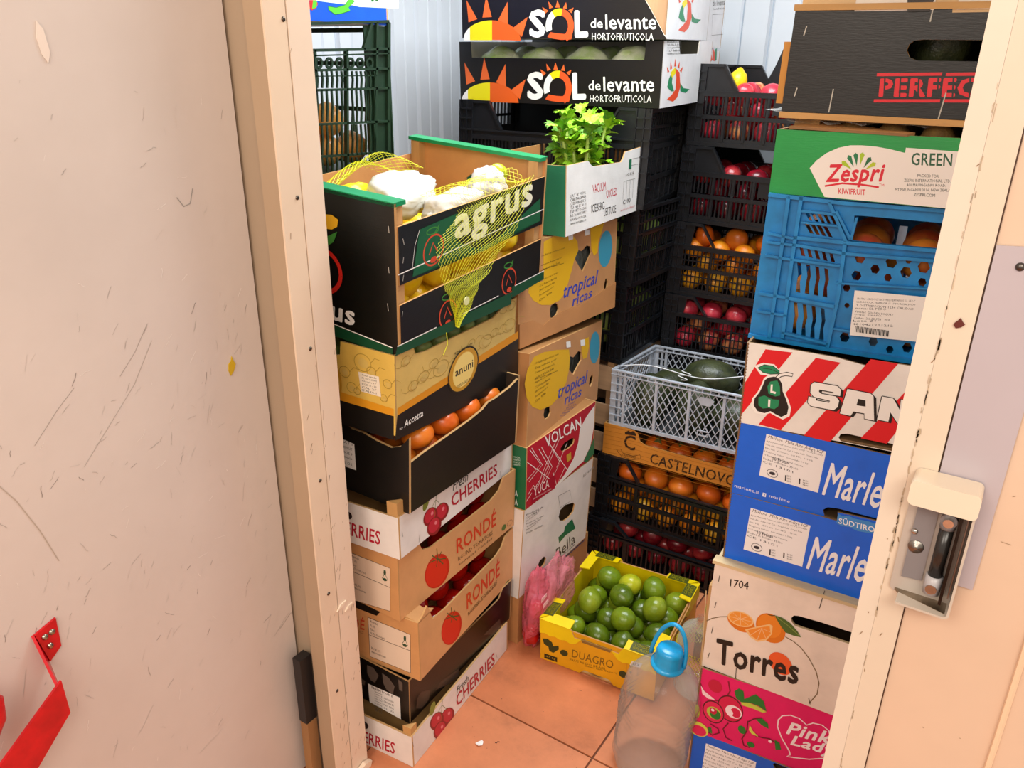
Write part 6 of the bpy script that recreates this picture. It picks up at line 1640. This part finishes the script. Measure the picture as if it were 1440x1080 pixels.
g = MB(); g.prism(b.map['B'], [(.10, .6 * b.h), (.47, .6 * b.h), (.47, b.h + .02), (.44, b.h + .055), (.16, b.h + .06), (.14, b.h)], -.004, .0, PB); b.build(g, 'raised_end')
# front low stack
LGp = 'low crates beside the lime box'
b = crate('B7', 'lowest black crate with dark red apples, behind the yellow lime box', group=LGp, rows=((.1, .6),), pitch=.016, diag=True, mid=.72)
pile(b, 'apple', mRed, .036, .04, .5, .014, .25, .006, 2, 'dark red apple in the lowest crate behind the lime box', 'apple', 'apples in the lowest crate', dz=1.3)
b = crate('B6', 'black slotted crate of persimmons under the wood patterned tray', group=LGp, rows=((.10, .34), (.40, .62)), pitch=.0135, bw=.0045, diag=True, mid=.70, cross=1)
pile(b, 'orange', mOra, .036, .035, .5, .014, .25, .006, 2, 'orange fruit low down in the crate under the wood patterned tray', 'orange', 'oranges under the wood patterned tray', dz=1.45)
for i in range(5): put('persimmon', mPers, b.M, (.09 + i * .085, .055 + .01 * (i % 2), .158), 'orange persimmon on top in the crate under the wood patterned tray', 'persimmon', 'persimmons under the wood patterned tray', 1.05, .6)
b = carton('B5', 'fruit_tray', 'wood patterned cardboard tray of persimmons under the grey basket', 'tray', F='d68a30', R='c98434', inner='b07a40', edge='c8924c', pF=[(0, 1), (.16, 1), (.185, .92), (.20, .68), (.23, .60), (.80, .58), (.83, .68), (.85, 1), (1, 1)])
pile(b, 'persimmon', mPers, .037, .12, .58, .012, .25, .006, 1, 'orange persimmon in the wood patterned tray', 'persimmon', 'persimmons in the wood patterned tray', tilt=.5, sub=('calyx', cPers))
# grey basket
b = BX('G', 'plastic_basket', 'light grey diamond mesh plastic basket on the wood patterned tray', 'basket'); w, d, h = b.w, b.d, b.h
GM = M('b4bac4', 'plastic', .4)
def clipseg(p, q, u0, u1, v0, v1):
    t0, t1 = 0, 1; dx, dy = q[0] - p[0], q[1] - p[1]
    for pp, qq in ((-dx, p[0] - u0), (dx, u1 - p[0]), (-dy, p[1] - v0), (dy, v1 - p[1])):
        if pp == 0:
            if qq < 0: return None
        else:
            r = qq / pp
            if pp < 0: t0 = max(t0, r)
            else: t1 = min(t1, r)
    return None if t0 >= t1 else ((p[0] + t0 * dx, p[1] + t0 * dy), (p[0] + t1 * dx, p[1] + t1 * dy))
for fc, W_ in (('F', w), ('B', w), ('R', d), ('L', d)):
    mp = b.map[fc]; g = MB(); e = 0 if fc in 'FB' else .006
    g.cub(mp, e, W_ - e, 0, .010, 0, .008, GM); g.cub(mp, e, W_ - e, h - .004, h, -.002, .010, GM); g.cub(mp, e, W_ - e, h - .016, h - .013, -.002, .010, GM)
    x = .02
    while x < W_ - .02: g.cub(mp, x, x + .004, h - .014, h - .003, 0, .008, GM); x += .024
    c0 = .045; cells = max(2, int(round((W_ - 2 * c0) / .10))); cw = (W_ - 2 * c0) / cells
    for i in range(cells + 1): u = c0 + i * cw; g.cub(mp, u - .004, u + .004, 0, h - .01, -.001, .008, GM)
    for i in range(cells):
        u0, u1 = c0 + i * cw + .003, c0 + (i + 1) * cw - .003; v0, v1 = .010, h - .015
        for sg in (1, -1):
            k = -12
            while k < 24:
                x = u0 + k * .0205; s_ = clipseg((x, v0), (x + sg * (v1 - v0) * .62, v1), u0, u1, v0, v1)
                if s_: g.bar(mp, s_[0], s_[1], .0023, .002 if sg > 0 else .0025, .005, GM)
                k += 1
        if i == 2 and fc == 'F':
            g.prism(mp, [(u0 + .02, h - .035), (u0 + .03, h - .028), (u0 + .06, h - .028), (u0 + .07, h - .035), (u0 + .06, h - .052), (u0 + .03, h - .052)], .001, .004, GM)
            for v in (.032, .046): g.bar(mp, (u0 + .03, v), (u0 + .062, v), .003, .0, .004, GM)
            for u in (.03, .062): g.bar(mp, (u0 + u, .032), (u0 + u, .046), .003, .0, .004, GM)
    for a, c in ((e, .018), (W_ - .018, W_ - e), (.026, .034), (W_ - .034, W_ - .026)): g.cub(mp, a, c, 0, h - .002, .001, .006, GM)
    for v in (.03, .055, .08, .105, .13, .155):
        for a, c in ((e, c0), (W_ - c0, W_ - e)): g.cub(mp, a, c, v, v + .003, -.001, .005, GM)
    b.build(g, 'side_panel')
g = MB(); g.cub(b.map['D'], .006, w - .006, .006, d - .006, 0, .004, M('3c3e40', 'plastic')); b.build(g, 'bottom_panel')
for i, (x, y, a, sc_) in enumerate(((.10, .08, .3, .95), (.10, .23, 1.2, .95), (.24, .09, 0, .95), (.24, .23, .4, .95), (.38, .09, .2, .95), (.38, .23, .6, .95))):
    put('squash', mAvo, b.M, (x, y, .075), 'dark green knobbly squash in the grey mesh basket', 'squash', 'squashes in the grey basket', sc_, rot=Matrix.Rotation(a, 4, 'Z') @ Matrix.Rotation(pi / 2, 4, 'Y') if i not in (0, 2) else Matrix.Rotation(a, 4, 'Z'))
put('squash', mAvo, b.M, (.25, .17, .148), 'dark green knobbly squash lying on top in the grey mesh basket', 'squash', None, .95, rot=Matrix.Rotation(.15, 4, 'Z') @ Matrix.Rotation(pi / 2, 4, 'Y'))
g = MB(); P = [(.01 + .45 * t, .03 + .14 * t, h + .003 + .012 * sin(t * 9)) for t in [i / 20 for i in range(21)]]; g.tube(P, .0018, M('d8dade', 'print', .3), 6); b.build(g, 'tie_strap', smooth=True)
g = MB(); P = [(.20 + .018 * sin(t * 11), .05 + .05 * t, h + .004 - .012 * (1 - t)) for t in [i / 16 for i in range(17)]]; g.tube(P, .0015, M('e6e8ea', 'print', .3), 6); b.build(g, 'tie_strap', smooth=True)

# ---------------------------------------------------------------- lime box
b = BX('D', 'lime_box', 'bright yellow open carton full of limes on the tiled floor', 'box'); w, d, h = b.w, b.d, b.h
YO = M('e6a80c', 'card', .4); YF = M('f0d400', 'card', .4); hb = .088
for fc, W_ in (('F', w), ('B', w), ('R', d), ('L', d)):
    e = 0 if fc in 'FB' else .004
    hl = [[(W_ * .36, .002), (W_ * .40, .016), (W_ * .60, .016), (W_ * .64, .002)]] if fc in 'FB' else []
    poly = [(e, 0), (W_ * .36, 0), (W_ * .40, .014), (W_ * .62, .014), (W_ * .66, 0), (W_ - e, 0), (W_ - e, h - .004), (e, h - .004)]
    g = MB(); g.prism(b.map[fc], poly, 0, .004, YO, YF, M(KR)); b.build(g, 'front_panel' if fc == 'F' else 'side_panel')
    # outer rim flap with a scalloped lower edge
    P = [(0, h + .002), (0, hb)]
    k = 22
    for i in range(1, k): P.append((W_ * i / k, hb + (.0045 if i % 2 else 0) + (.022 if .36 < i / k < .64 else 0)))
    P += [(W_, hb), (W_, h + .002), (W_ * .72, h + .002), (W_ * .69, h - .018), (W_ * .31, h - .018), (W_ * .28, h + .002)] if fc in 'FB' else [(W_, hb), (W_, h + .002), (W_ * .76, h + .002), (W_ * .72, h - .012), (W_ * .28, h - .012), (W_ * .24, h + .002)]
    g = MB(); g.prism(b.map[fc], P, -.004, -.0004, YF, YF, M(KR)); b.build(g, 'rim_flap')
    mp2 = b.map[fc]
    for (u0, u1) in ((0, W_ * .27), (W_ * .73, W_)):
        g = MB(); g.prism(lambda u, v, n: mp2(u, h + .002 + n + v * .15, v), [(u0, -.004), (u1, -.004), (u1 - (.028 if u1 == W_ else 0), .028), (u0 + (.028 if u0 == 0 else 0), .028)], 0, .003, YF); b.build(g, 'top_flap')
    g = MB(); g.prism(lambda u, v, n: mp2(u, v, -.0046 + n), [(W_ * .38, h - .024), (W_ * .62, h - .024), (W_ * .63, h - .016), (W_ * .37, h - .016)], 0, .006, M('8a6a30')); b.build(g, 'fold_tab')
g = MB(); g.cub(b.map['D'], .004, w - .004, .004, d - .004, 0, .004, M(KR)); b.build(g, 'bottom_panel')
for fc, u0, u1, v0, v1 in ():
    g = MB(); mp = b.map[fc]; g.prism(mp, [(u0, v0), (u1, v0), (u1, v1), (u0, v1)], -.0047, -.0042, M('4a5214', 'print')); b.build(g, 'origin_label')
    for s, (a, c) in (('ORIGEM', (.55, .9)), ('BRASIL', (.12, .48))):
        TMk = None
for f_ in ('F', 'B'): pass
Dm = M('4a5214', 'print'); Yl = M('d8cc20', 'print')
def lab(cx, cy, ang):
    def mq(u, v, n): c_, s_ = cos(ang), sin(ang); X = cx + u * c_ - v * s_; Y = cy + u * s_ + v * c_; return (X, Y, h + .0055 + n + .15 * min(max(0, X), max(0, Y), w - X, d - Y))
    g = MB(); g.prism(mq, [(-.028, -.0145), (.028, -.0145), (.028, .0145), (-.028, .0145)], 0, .0008, Dm)
    for s, v0, v1 in (('ORIGEM', .001, .010), ('BRASIL', -.010, -.001)):
        vs, fs = TM[(s, 1, 0)]; g.add([mq(-.022 + x * .044, v0 + y * (v1 - v0), .001) for x, y in vs], fs, Yl)
    b.build(g, 'origin_label', fix=False)
lab(.013, .045, pi / 2); lab(w - .045, .013, 0); lab(.045, d - .013, 0); lab(w - .013, d - .05, pi / 2); lab(w - .055, d - .013, 0)
g = MB(); q = lambda u, v, n: (w - .052 + u * .9 + v * .35, -.0052 - n, h - .030 + v * .9 + u * .1); g.prism(q, [(-.015, -.008), (.015, -.008), (.015, .008), (-.015, .008)], 0, .001, M('f2f0ea', 'print')); vs, fs = TM[('03', 1, 0)]; g.add([q(-.009 + x * .018, -.005 + y * .01, .0012) for x, y in vs], fs, M('222222', 'print')); b.build(g, 'price_sticker', fix=False)
b.decals(.0002)
pile(b, 'lime', mLime, .0305, .006, w - .006, .006, d - .006, .005, 2, 'glossy green lime in the yellow carton on the floor', 'lime', 'limes in the yellow carton', dz=1.45, jit=.12)
put('lime', [ballmesh('lime', M('b4b820', 'fruit', .25, c2='7c9a1a', s=14), .033, 1, 1.08, tip=.1)], b.M, (.155, d - .10, .132), 'yellowish lime at the back of the yellow carton, riper than the rest', 'lime', None, .95)
for x, y in ((.08, .14), (.19, .11), (.15, .20), (.25, .19), (.22, .27), (.09, .26)): put('lime', mLime, b.M, (x, y, .126), 'glossy green lime heaped on top in the yellow carton on the floor', 'lime', 'limes heaped on top of the yellow carton')

# ---------------------------------------------------------------- right stack
b = carton('R0', 'apple_box', 'blue apple box at the very bottom of the right stack', F='0060d8', inner='7a5a3a', rough=.3, lid=False, edge='9a7a50', tray=.12)
b = carton('R1', 'apple_box', 'pink apple box with a white heart and green swirls, above the lowest blue box', F='e8106a', inner='7a5a3a', rough=.3, edge='9a7a50', tray=.15)
b = carton('R2', 'orange_crate', 'white wooden-edged orange crate with cut orange print and black lettering', 'crate', F='f0e2d4', inner='c09868', rough=.4, edge='dcc49a', t=.006, tray=.06)
g = MB(); g.box((-.004, -.004, b.h - .003), (b.w, .02, b.h + .004), M('e2c99c', 'wood', ax=1)); b.build(g, 'top_strip'); g = MB(); g.box((-.006, .002, .0), (-.0005, .03, b.h - .06), M('c49a64', 'wood')); b.build(g, 'side_strip')
b = carton('R3', 'apple_box', 'lower of the two big blue apple boxes, with a pale blue ribbon print', F='0068e8', inner='5a4630', rough=.3, edge='9a7a50', tray=.03)
Q_ = [[(it[3][i] / 5000, it[3][i+1] / 5000) for i in range(0, len(it[3]), 2)] for it in DEC['R3'] if it[1] == 'h' and it[2] == 'tab'][0]
g = MB(); g.prism(b.map['F'], [(min(b.w, x), max(b.h - .004, y)) for x, y in Q_], -.0002, .0038, M('0068e8', 'card', .3), M(KR), M('9a7a50')); b.build(g, 'raised_tab')
b = carton('R4', 'apple_box', 'upper of the two big blue apple boxes, under the red striped box', F='0068e8', inner='5a4630', rough=.3, edge='9a7a50', tray=.03)
b = carton('R5', 'fruit_box', 'white box with diagonal red stripes and a green pear emblem', F='f2eee8', inner='8a6a48', rough=.28, edge='9a7a50', tray=.1, pF=[(0, 1), (.06, 1), (.30, .975), (.42, .92), (.425, 1.0), (1, 1)])

# blue crate
b = BX('R6', 'plastic_crate', 'tall blue plastic crate of peaches with hexagon holes and a white label', 'crate'); w, d, h = b.w, b.d, b.h
BP = M('1480c2', 'plastic', .36)
g = MB(); inb = lambda P: [(max(.004, min(w - .004, x)), max(.004, min(h - .004, y))) for x, y in P]
HS = [P for P in (inb(P) for P in b.holes('F')) if max(p[0] for p in P) - min(p[0] for p in P) > .003 and max(p[1] for p in P) - min(p[1] for p in P) > .003]
g.prism(b.map['F'], [(0, 0), (w, 0), (w, h), (0, h)], .010, .013, BP, holes=HS); b.ribs(g, BP); b.build(g, 'front_panel')
for fc, W_ in (('R', d), ('L', d), ('B', w)):
    hs = []
    k = int((W_ - .08) / .03)
    for i in range(k):
        for v0, v1 in ((.03, .10), (.115, .17)): hs.append([(.05 + i * .03, v0), (.065 + i * .03, v0), (.065 + i * .03, v1), (.05 + i * .03, v1)])
    g = MB(); e = .0 if fc == 'B' else .0131; g.prism(b.map[fc], [(e, 0), (W_ - e, 0), (W_ - e, h), (e, h)], .001 if fc != 'B' else 0, .004, BP, holes=hs)
    for v in (.0, .11, .18, h - .012): g.cub(b.map[fc], e, W_ - e, v, v + .006, .0, .001, BP)
    b.build(g, 'side_panel')
g = MB(); g.cub(b.map['D'], .005, w - .005, .014, d - .005, 0, .004, BP); b.build(g, 'bottom_panel')
b.decals(.0006)
pile(b, 'peach', mPea, .039, .03, .40, .018, .27, .006, 3, 'orange and red peach in the blue plastic crate', 'peach', 'peaches in the blue crate', dz=1.5)
# kiwi box
b = carton('R7', 'kiwi_box', 'green and white kiwi box resting on the blue crate', F='1f9a48', inner='a87c4c', rough=.32, edge='b98a52', tray=.06)
pile(b, 'kiwi', mKiw, .029, .02, .46, .015, .28, .062, 1, 'brown kiwi in the green and white box', 'kiwi', 'kiwis in the green and white box', tilt=.4)
g = MB(); g.prism(lambda u, v, n: (u, .0 + v, b.h + n + .10 * v + .004 * sin(u * 30)), [(.02, -.002), (.20, -.002), (.21, .004), (.19, .03), (.06, .035), (.03, .02)], 0, .004, M('c2905a'), M('c2905a'), M('8a6234')); b.build(g, 'torn_flap')
g = MB(); vs = []
nx, ny = 40, 12
for i in range(nx + 1):
    for j in range(ny + 1):
        x = -.025 + i * .52 / nx; y = .004 + j * .26 / ny; q = Vector((x * 14, y * 14, 2)); vs.append((x, y, b.h + .012 + .012 * abs(noise.noise(q)) + .006 * noise.noise(q * 3) + (.015 if i < 3 else 0)))
g.add(vs, [(i * (ny + 1) + j, (i + 1) * (ny + 1) + j, (i + 1) * (ny + 1) + j + 1, i * (ny + 1) + j + 1) for i in range(nx) for j in range(ny)], M('dfe4e4', 'film', .1, al=.3)); o = g.build('plastic_film', b.e, fix=False, off=b.off)
b = carton('R8', 'fruit_crate', 'black wooden crate with red stencil lettering near the top of the right stack', 'crate', F='0f0b09', inner='4a3420', rough=.4, edge='c89650', t=.006, tray=.05)
g = MB(); g.box((-.002, -.003, -.010), (b.w, .03, -.0005), M('d0a060', 'wood', ax=1)); b.build(g, 'bottom_strip'); g = MB(); g.box((-.002, -.003, b.h), (b.w, .03, b.h + .009), M('d0a060', 'wood', ax=1)); b.build(g, 'top_strip')
g = MB(); g.box((-.012, .006, .012), (-.0005, .03, b.h - .045), M('c48a3c', 'wood')); b.build(g, 'side_strip')
for x in (.02, b.w - .06):
    for y in (.02, b.d - .06): g = MB(); g.box((x, y, -.026), (x + .04, y + .04, -.0105), M('b08850', 'wood')); b.build(g, 'foot_block')
for i in range(4): put('squash', mAvo, b.M, (.10 + i * .11, .09, .11), 'dark fruit glimpsed through the hand slot of the black crate', 'fruit', 'dark fruit in the black crate', .72, rot=Matrix.Rotation(.4 * i, 4, 'Z'))
b = carton('R9', 'fruit_crate', 'pale wooden crate cropped by the top edge above the black stencilled crate', 'crate', F='d8b480', inner='b08850', edge='b08850', t=.006)
for x in (.08, .22): g = MB(); g.box((x, -.002, .004), (x + .11, -.0002, .09), M('e6dccf', 'card')); b.build(g, 'paper_patch')
g = MB(); g.prism(b.map['F'], [(.155, .002), (.185, .002), (.19, .03), (.15, .03)], -.003, -.001, M('2a221c')); b.build(g, 'dark_knot')

# ---------------------------------------------------------------- dark green crate with onions, blue carton above
b = BX('E', 'plastic_crate', 'dark green plastic crate of onions behind the door frame at upper left', 'crate'); w, d, h = b.w, b.d, b.h
GP = M('1c3222', 'plastic', .4)
g = MB(); b.ribs(g, GP)
for it in DEC['E']:
    if it[2] == 'EB':
        q = [x / 5000 for x in it[3]]
        for i in range(14):
            a0, a1 = 2 * pi * i / 14, 2 * pi * (i + 1) / 14; g.bar(b.map['R'], (q[0] + q[2] * cos(a0) + q[4] * sin(a0), q[1] + q[3] * cos(a0) + q[5] * sin(a0)), (q[0] + q[2] * cos(a1) + q[4] * sin(a1), q[1] + q[3] * cos(a1) + q[5] * sin(a1)), .0055, .002, .006, GP)
b.build(g, 'side_panel')
for fc, W_ in (('L', d), ('F', w), ('B', w)):
    g = MB(); e = .0 if fc == 'L' else .012
    for v in (0, .13, .235, h - .012) : g.cub(b.map[fc], e, W_ - e, v, v + .010, 0, .010, GP)
    x = e
    while x < W_ - e: g.cub(b.map[fc], x, x + .005, 0, (.13 if .08 < x < W_ - .08 else h), .002, .007, GP); x += .05
    for x in (e, W_ - .04): g.cub(b.map[fc], x, x + .036, 0, h, .004, .008, GP)
    b.build(g, 'side_panel')
g = MB(); g.prism(b.map['R'], [(d - .085, 0), (d, 0), (d, h), (d - .085, h)], .008, .011, GP); b.build(g, 'corner_post')
g = MB(); g.cub(b.map['D'], .01, w - .01, .01, d - .01, 0, .005, GP); b.build(g, 'bottom_panel')
random.seed(3)
pile(b, 'onion', mOni, .041, .16, .385, .10, .54, .006, 1, 'brown onion in the dark green crate', 'onion', 'onions in the dark green crate', tilt=.8)
for x, y in ((.33, .28), (.33, .40), (.24, .33)): put('onion', mOni, b.M, (x, y, .118), 'brown onion on top of the others in the dark green crate', 'onion', 'onions on top in the dark green crate', 1, .8)
FIT['E0'] = ((-1.745, .98, .90), (0, 0, 0), (.39, .55, .349)); FIT['E00'] = ((-1.745, .98, .45), (0, 0, 0), (.39, .55, .449)); FIT['E000'] = ((-1.745, .98, 0), (0, 0, 0), (.39, .55, .449))
for n, l in (('E000', 'brown carton on the floor under the onion crate, behind the left stack'), ('E00', 'brown carton in the middle under the onion crate, behind the left stack'), ('E0', 'brown carton directly under the onion crate')): carton(n, 'cardboard_box', l, F='b07c4c', lid=True)
b = carton('E2', 'vegetable_box', 'blue and white vegetable box cropped at the top above the onion crate', F='1458d8', R='1458d8', inner='b8905c', rough=.3)
# ---------------------------------------------------------------- bottle, bags, floor bits
BC = (-.462, 1.305)
bt = bpy.data.objects.new('water_bottle', None); col.objects.link(bt); bt.location = (BC[0], BC[1], .003); bt.rotation_euler = (0, radians(4.5), 0); bt.scale = (1.08, 1.08, 1.17); tag(bt, 'large clear plastic water bottle with a blue cap on the floor beside the lime box', 'bottle')
prof = [(.0, .004), (.055, .002), (.070, .006), (.076, .02), (.077, .05)]
for i in range(9): z = .055 + i * .014; prof += [(.079, z), (.0735, z + .007)]
prof += [(.0775, .183), (.0765, .20), (.072, .215), (.062, .232), (.048, .246), (.034, .255), (.026, .259), (.024, .262), (.024, .270)]
g = MB(); g.lathe(prof, M('aeb4b0', 'pet'), 40, mod=lambda a, z: 1 + (.03 * sin(a * 6 + z * 40) + .012 * sin(a * 3 - z * 60)) * min(1, max(0, (.25 - z) * 20))); g.build('bottle_body', bt, True)
CB = M('1a9ed8', 'plastic', .25)
g = MB(); g.lathe([(.032, .255), (.034, .258), (.034, .262), (.029, .264), (.027, .266)], CB, 28); g.build('neck_ring', bt, True)
g = MB(); g.lathe([(.0, .298), (.020, .298), (.0255, .294), (.027, .288), (.028, .268), (.029, .265)], CB, 28, mod=lambda a, z: 1 + (.015 * (1 if sin(a * 14) > 0 else 0) if z < .29 else 0)); g.build('cap', bt, True)
g = MB()
P = []
for i in range(25):
    t = pi * i / 24; P.append((-.034 * cos(t) * 1.05 - .004, .006 + .012 * sin(t), .262 + .075 * sin(t)))
g.tube(P, .0042, CB, 8); g.build('carry_handle', bt, True)
# second clear container with a green melon behind
cb = bpy.data.objects.new('clear_container', None); col.objects.link(cb); cb.location = (-.452, 1.60, 0); tag(cb, 'clear plastic jug with a yellow mesh band behind the water bottle', 'jug')
g = MB(); g.lathe([(0, .002), (.055, .002), (.062, .01), (.064, .06), (.064, .15), (.055, .18), (.03, .20), (.022, .205), (.022, .22)], M('dfe6d8', 'pet'), 30); g.build('jug_body', cb, True)
g = MB()
for i in range(48):
    for sg in (1, -1):
        a = 2 * pi * i / 48; P = [(.0655 * cos(a + sg * t * .5), .0655 * sin(a + sg * t * .5), .09 + .06 * t) for t in (0, .25, .5, .75, 1)]; g.tube(P, .0006, M('d8d83a', 'print'), 4, caps=False)
g.build('mesh_band', cb)
put('melon', ballmesh('melon', M('b4c44a', 'fruit', .35, c2='98b038', s=9), .052, 1, .95, lump=.03), Matrix.Identity(4), (-.445, 1.745, .145), 'pale green round fruit behind the clear jug, beside the lime box', 'melon', None)
g = MB(); g.box((-.50, 1.69, .0), (-.385, 1.80, .094), M('9a7a50')); o = g.build('small_carton', off=(-.44, 1.745, 0)); o.location = (-.44, 1.745, 0); tag(o, 'small brown carton under the pale green fruit, beside the lime box', 'box')
# pink bag
I4 = Matrix.Identity(4)
pb = crumple('pink_bag', 'crumpled translucent pink plastic bag of red peppers on the floor by the lime box', I4, (-.888, 1.525, .112), (.040, .085, .14), M('ee6c80', 'film', .10, al=.5), n=.4, seed=3, fr=2.6, sub=.9)
pb2 = crumple('bag_top', None, I4, (-.882, 1.60, .140), (.034, .10, .10), M('f2909c', 'film', .10, al=.45), n=.6, seed=9, fr=3); pb2.parent = pb; pb2.matrix_parent_inverse = pb.matrix_world.inverted(); 
for k in ('label', 'category'):
    if k in pb2: del pb2[k]
mPep = ballmesh('red_pepper', M('c81414', 'fruit', .15, c2='a00c0c', s=8), .024, 1, 1.3, dim=.1, folds=.08, lump=.06)
for x, y, z in ((-.888, 1.48, .05), (-.886, 1.55, .06), (-.888, 1.51, .115), (-.885, 1.56, .13)): put('red_pepper', mPep, I4, (x, y, z), 'red pepper inside the pink plastic bag', 'pepper', 'red peppers in the pink bag')
for (y, z) in ((1.475, .19), (1.485, .165)):
    g = MB(); g.prism(lambda u, v, n: (-.848 + n, u, v), [(y - .014, z - .006), (y + .014, z - .002), (y + .013, z + .009), (y - .012, z + .007)], 0, .001, M('f4b8c0', 'print')); o = g.build('bag_label', pb); o.matrix_parent_inverse = pb.matrix_world.inverted()
# floor bits
g = MB(); g.prism(lambda u, v, n: (u, v, n + .3 * (u - .7 + 1.5)), [(-.822, 1.128), (-.812, 1.126), (-.806, 1.134), (-.809, 1.143), (-.815, 1.146), (-.819, 1.138)], .0, .0015, M('eeeae6', 'print', .3))
g.v = [(x, y, .001 + abs(sin(x * 300)) * .003 + (z * .0)) for x, y, z in g.v]; o = g.build('plastic_scrap', off=(-.815, 1.136, 0)); o.location = (-.815, 1.136, .0005); tag(o, 'small white plastic scrap on the tiled floor', 'scrap')
g = MB(); g.tube([(0, 0, .001), (.004, .002, .001), (.003, .006, .001), (.008, .008, .001)], .0007, M('3a2418'), 5); o = g.build('twig'); o.location = (-.786, 1.158, 0); tag(o, 'tiny curled dark twig on the floor tile', 'twig')
random.seed(9)
g = MB()
for i in range(26):
    x, y = random.uniform(-.9, -.5), random.uniform(1.05, 1.45); s_ = random.uniform(.0008, .002); g.prism(ID, [(x, y), (x + s_, y), (x + s_, y + s_), (x, y + s_ * .6)], .0002, .0008, M('4a2c1c'))
tag(g.build('crumbs'), 'scattered dark crumbs on the terracotta tiles', 'crumbs', kind='stuff')
# black box leaning in the gap between the door leaf and the frame
g = MB(); g.box((-.05, -.03, 0), (.05, .03, .17), M('201c1c')); bx_ = g.build('dark_box'); bx_.location = (-1.13, .835, .178); bx_.location = (-1.088, .80, 0)
bx_.location = (-1.066, .850, .178); bx_.scale = (.22, .5, 1); tag(bx_, 'narrow black box wedged between the open door and the door frame', 'box')
g = MB(); g.box((-.011, -.013, 0), (.011, .013, .176), M('a07448', 'wood')); o = g.build('wooden_block'); o.location = (-1.066, .850, 0); tag(o, 'brown wooden block under the narrow black box by the door frame', 'block')
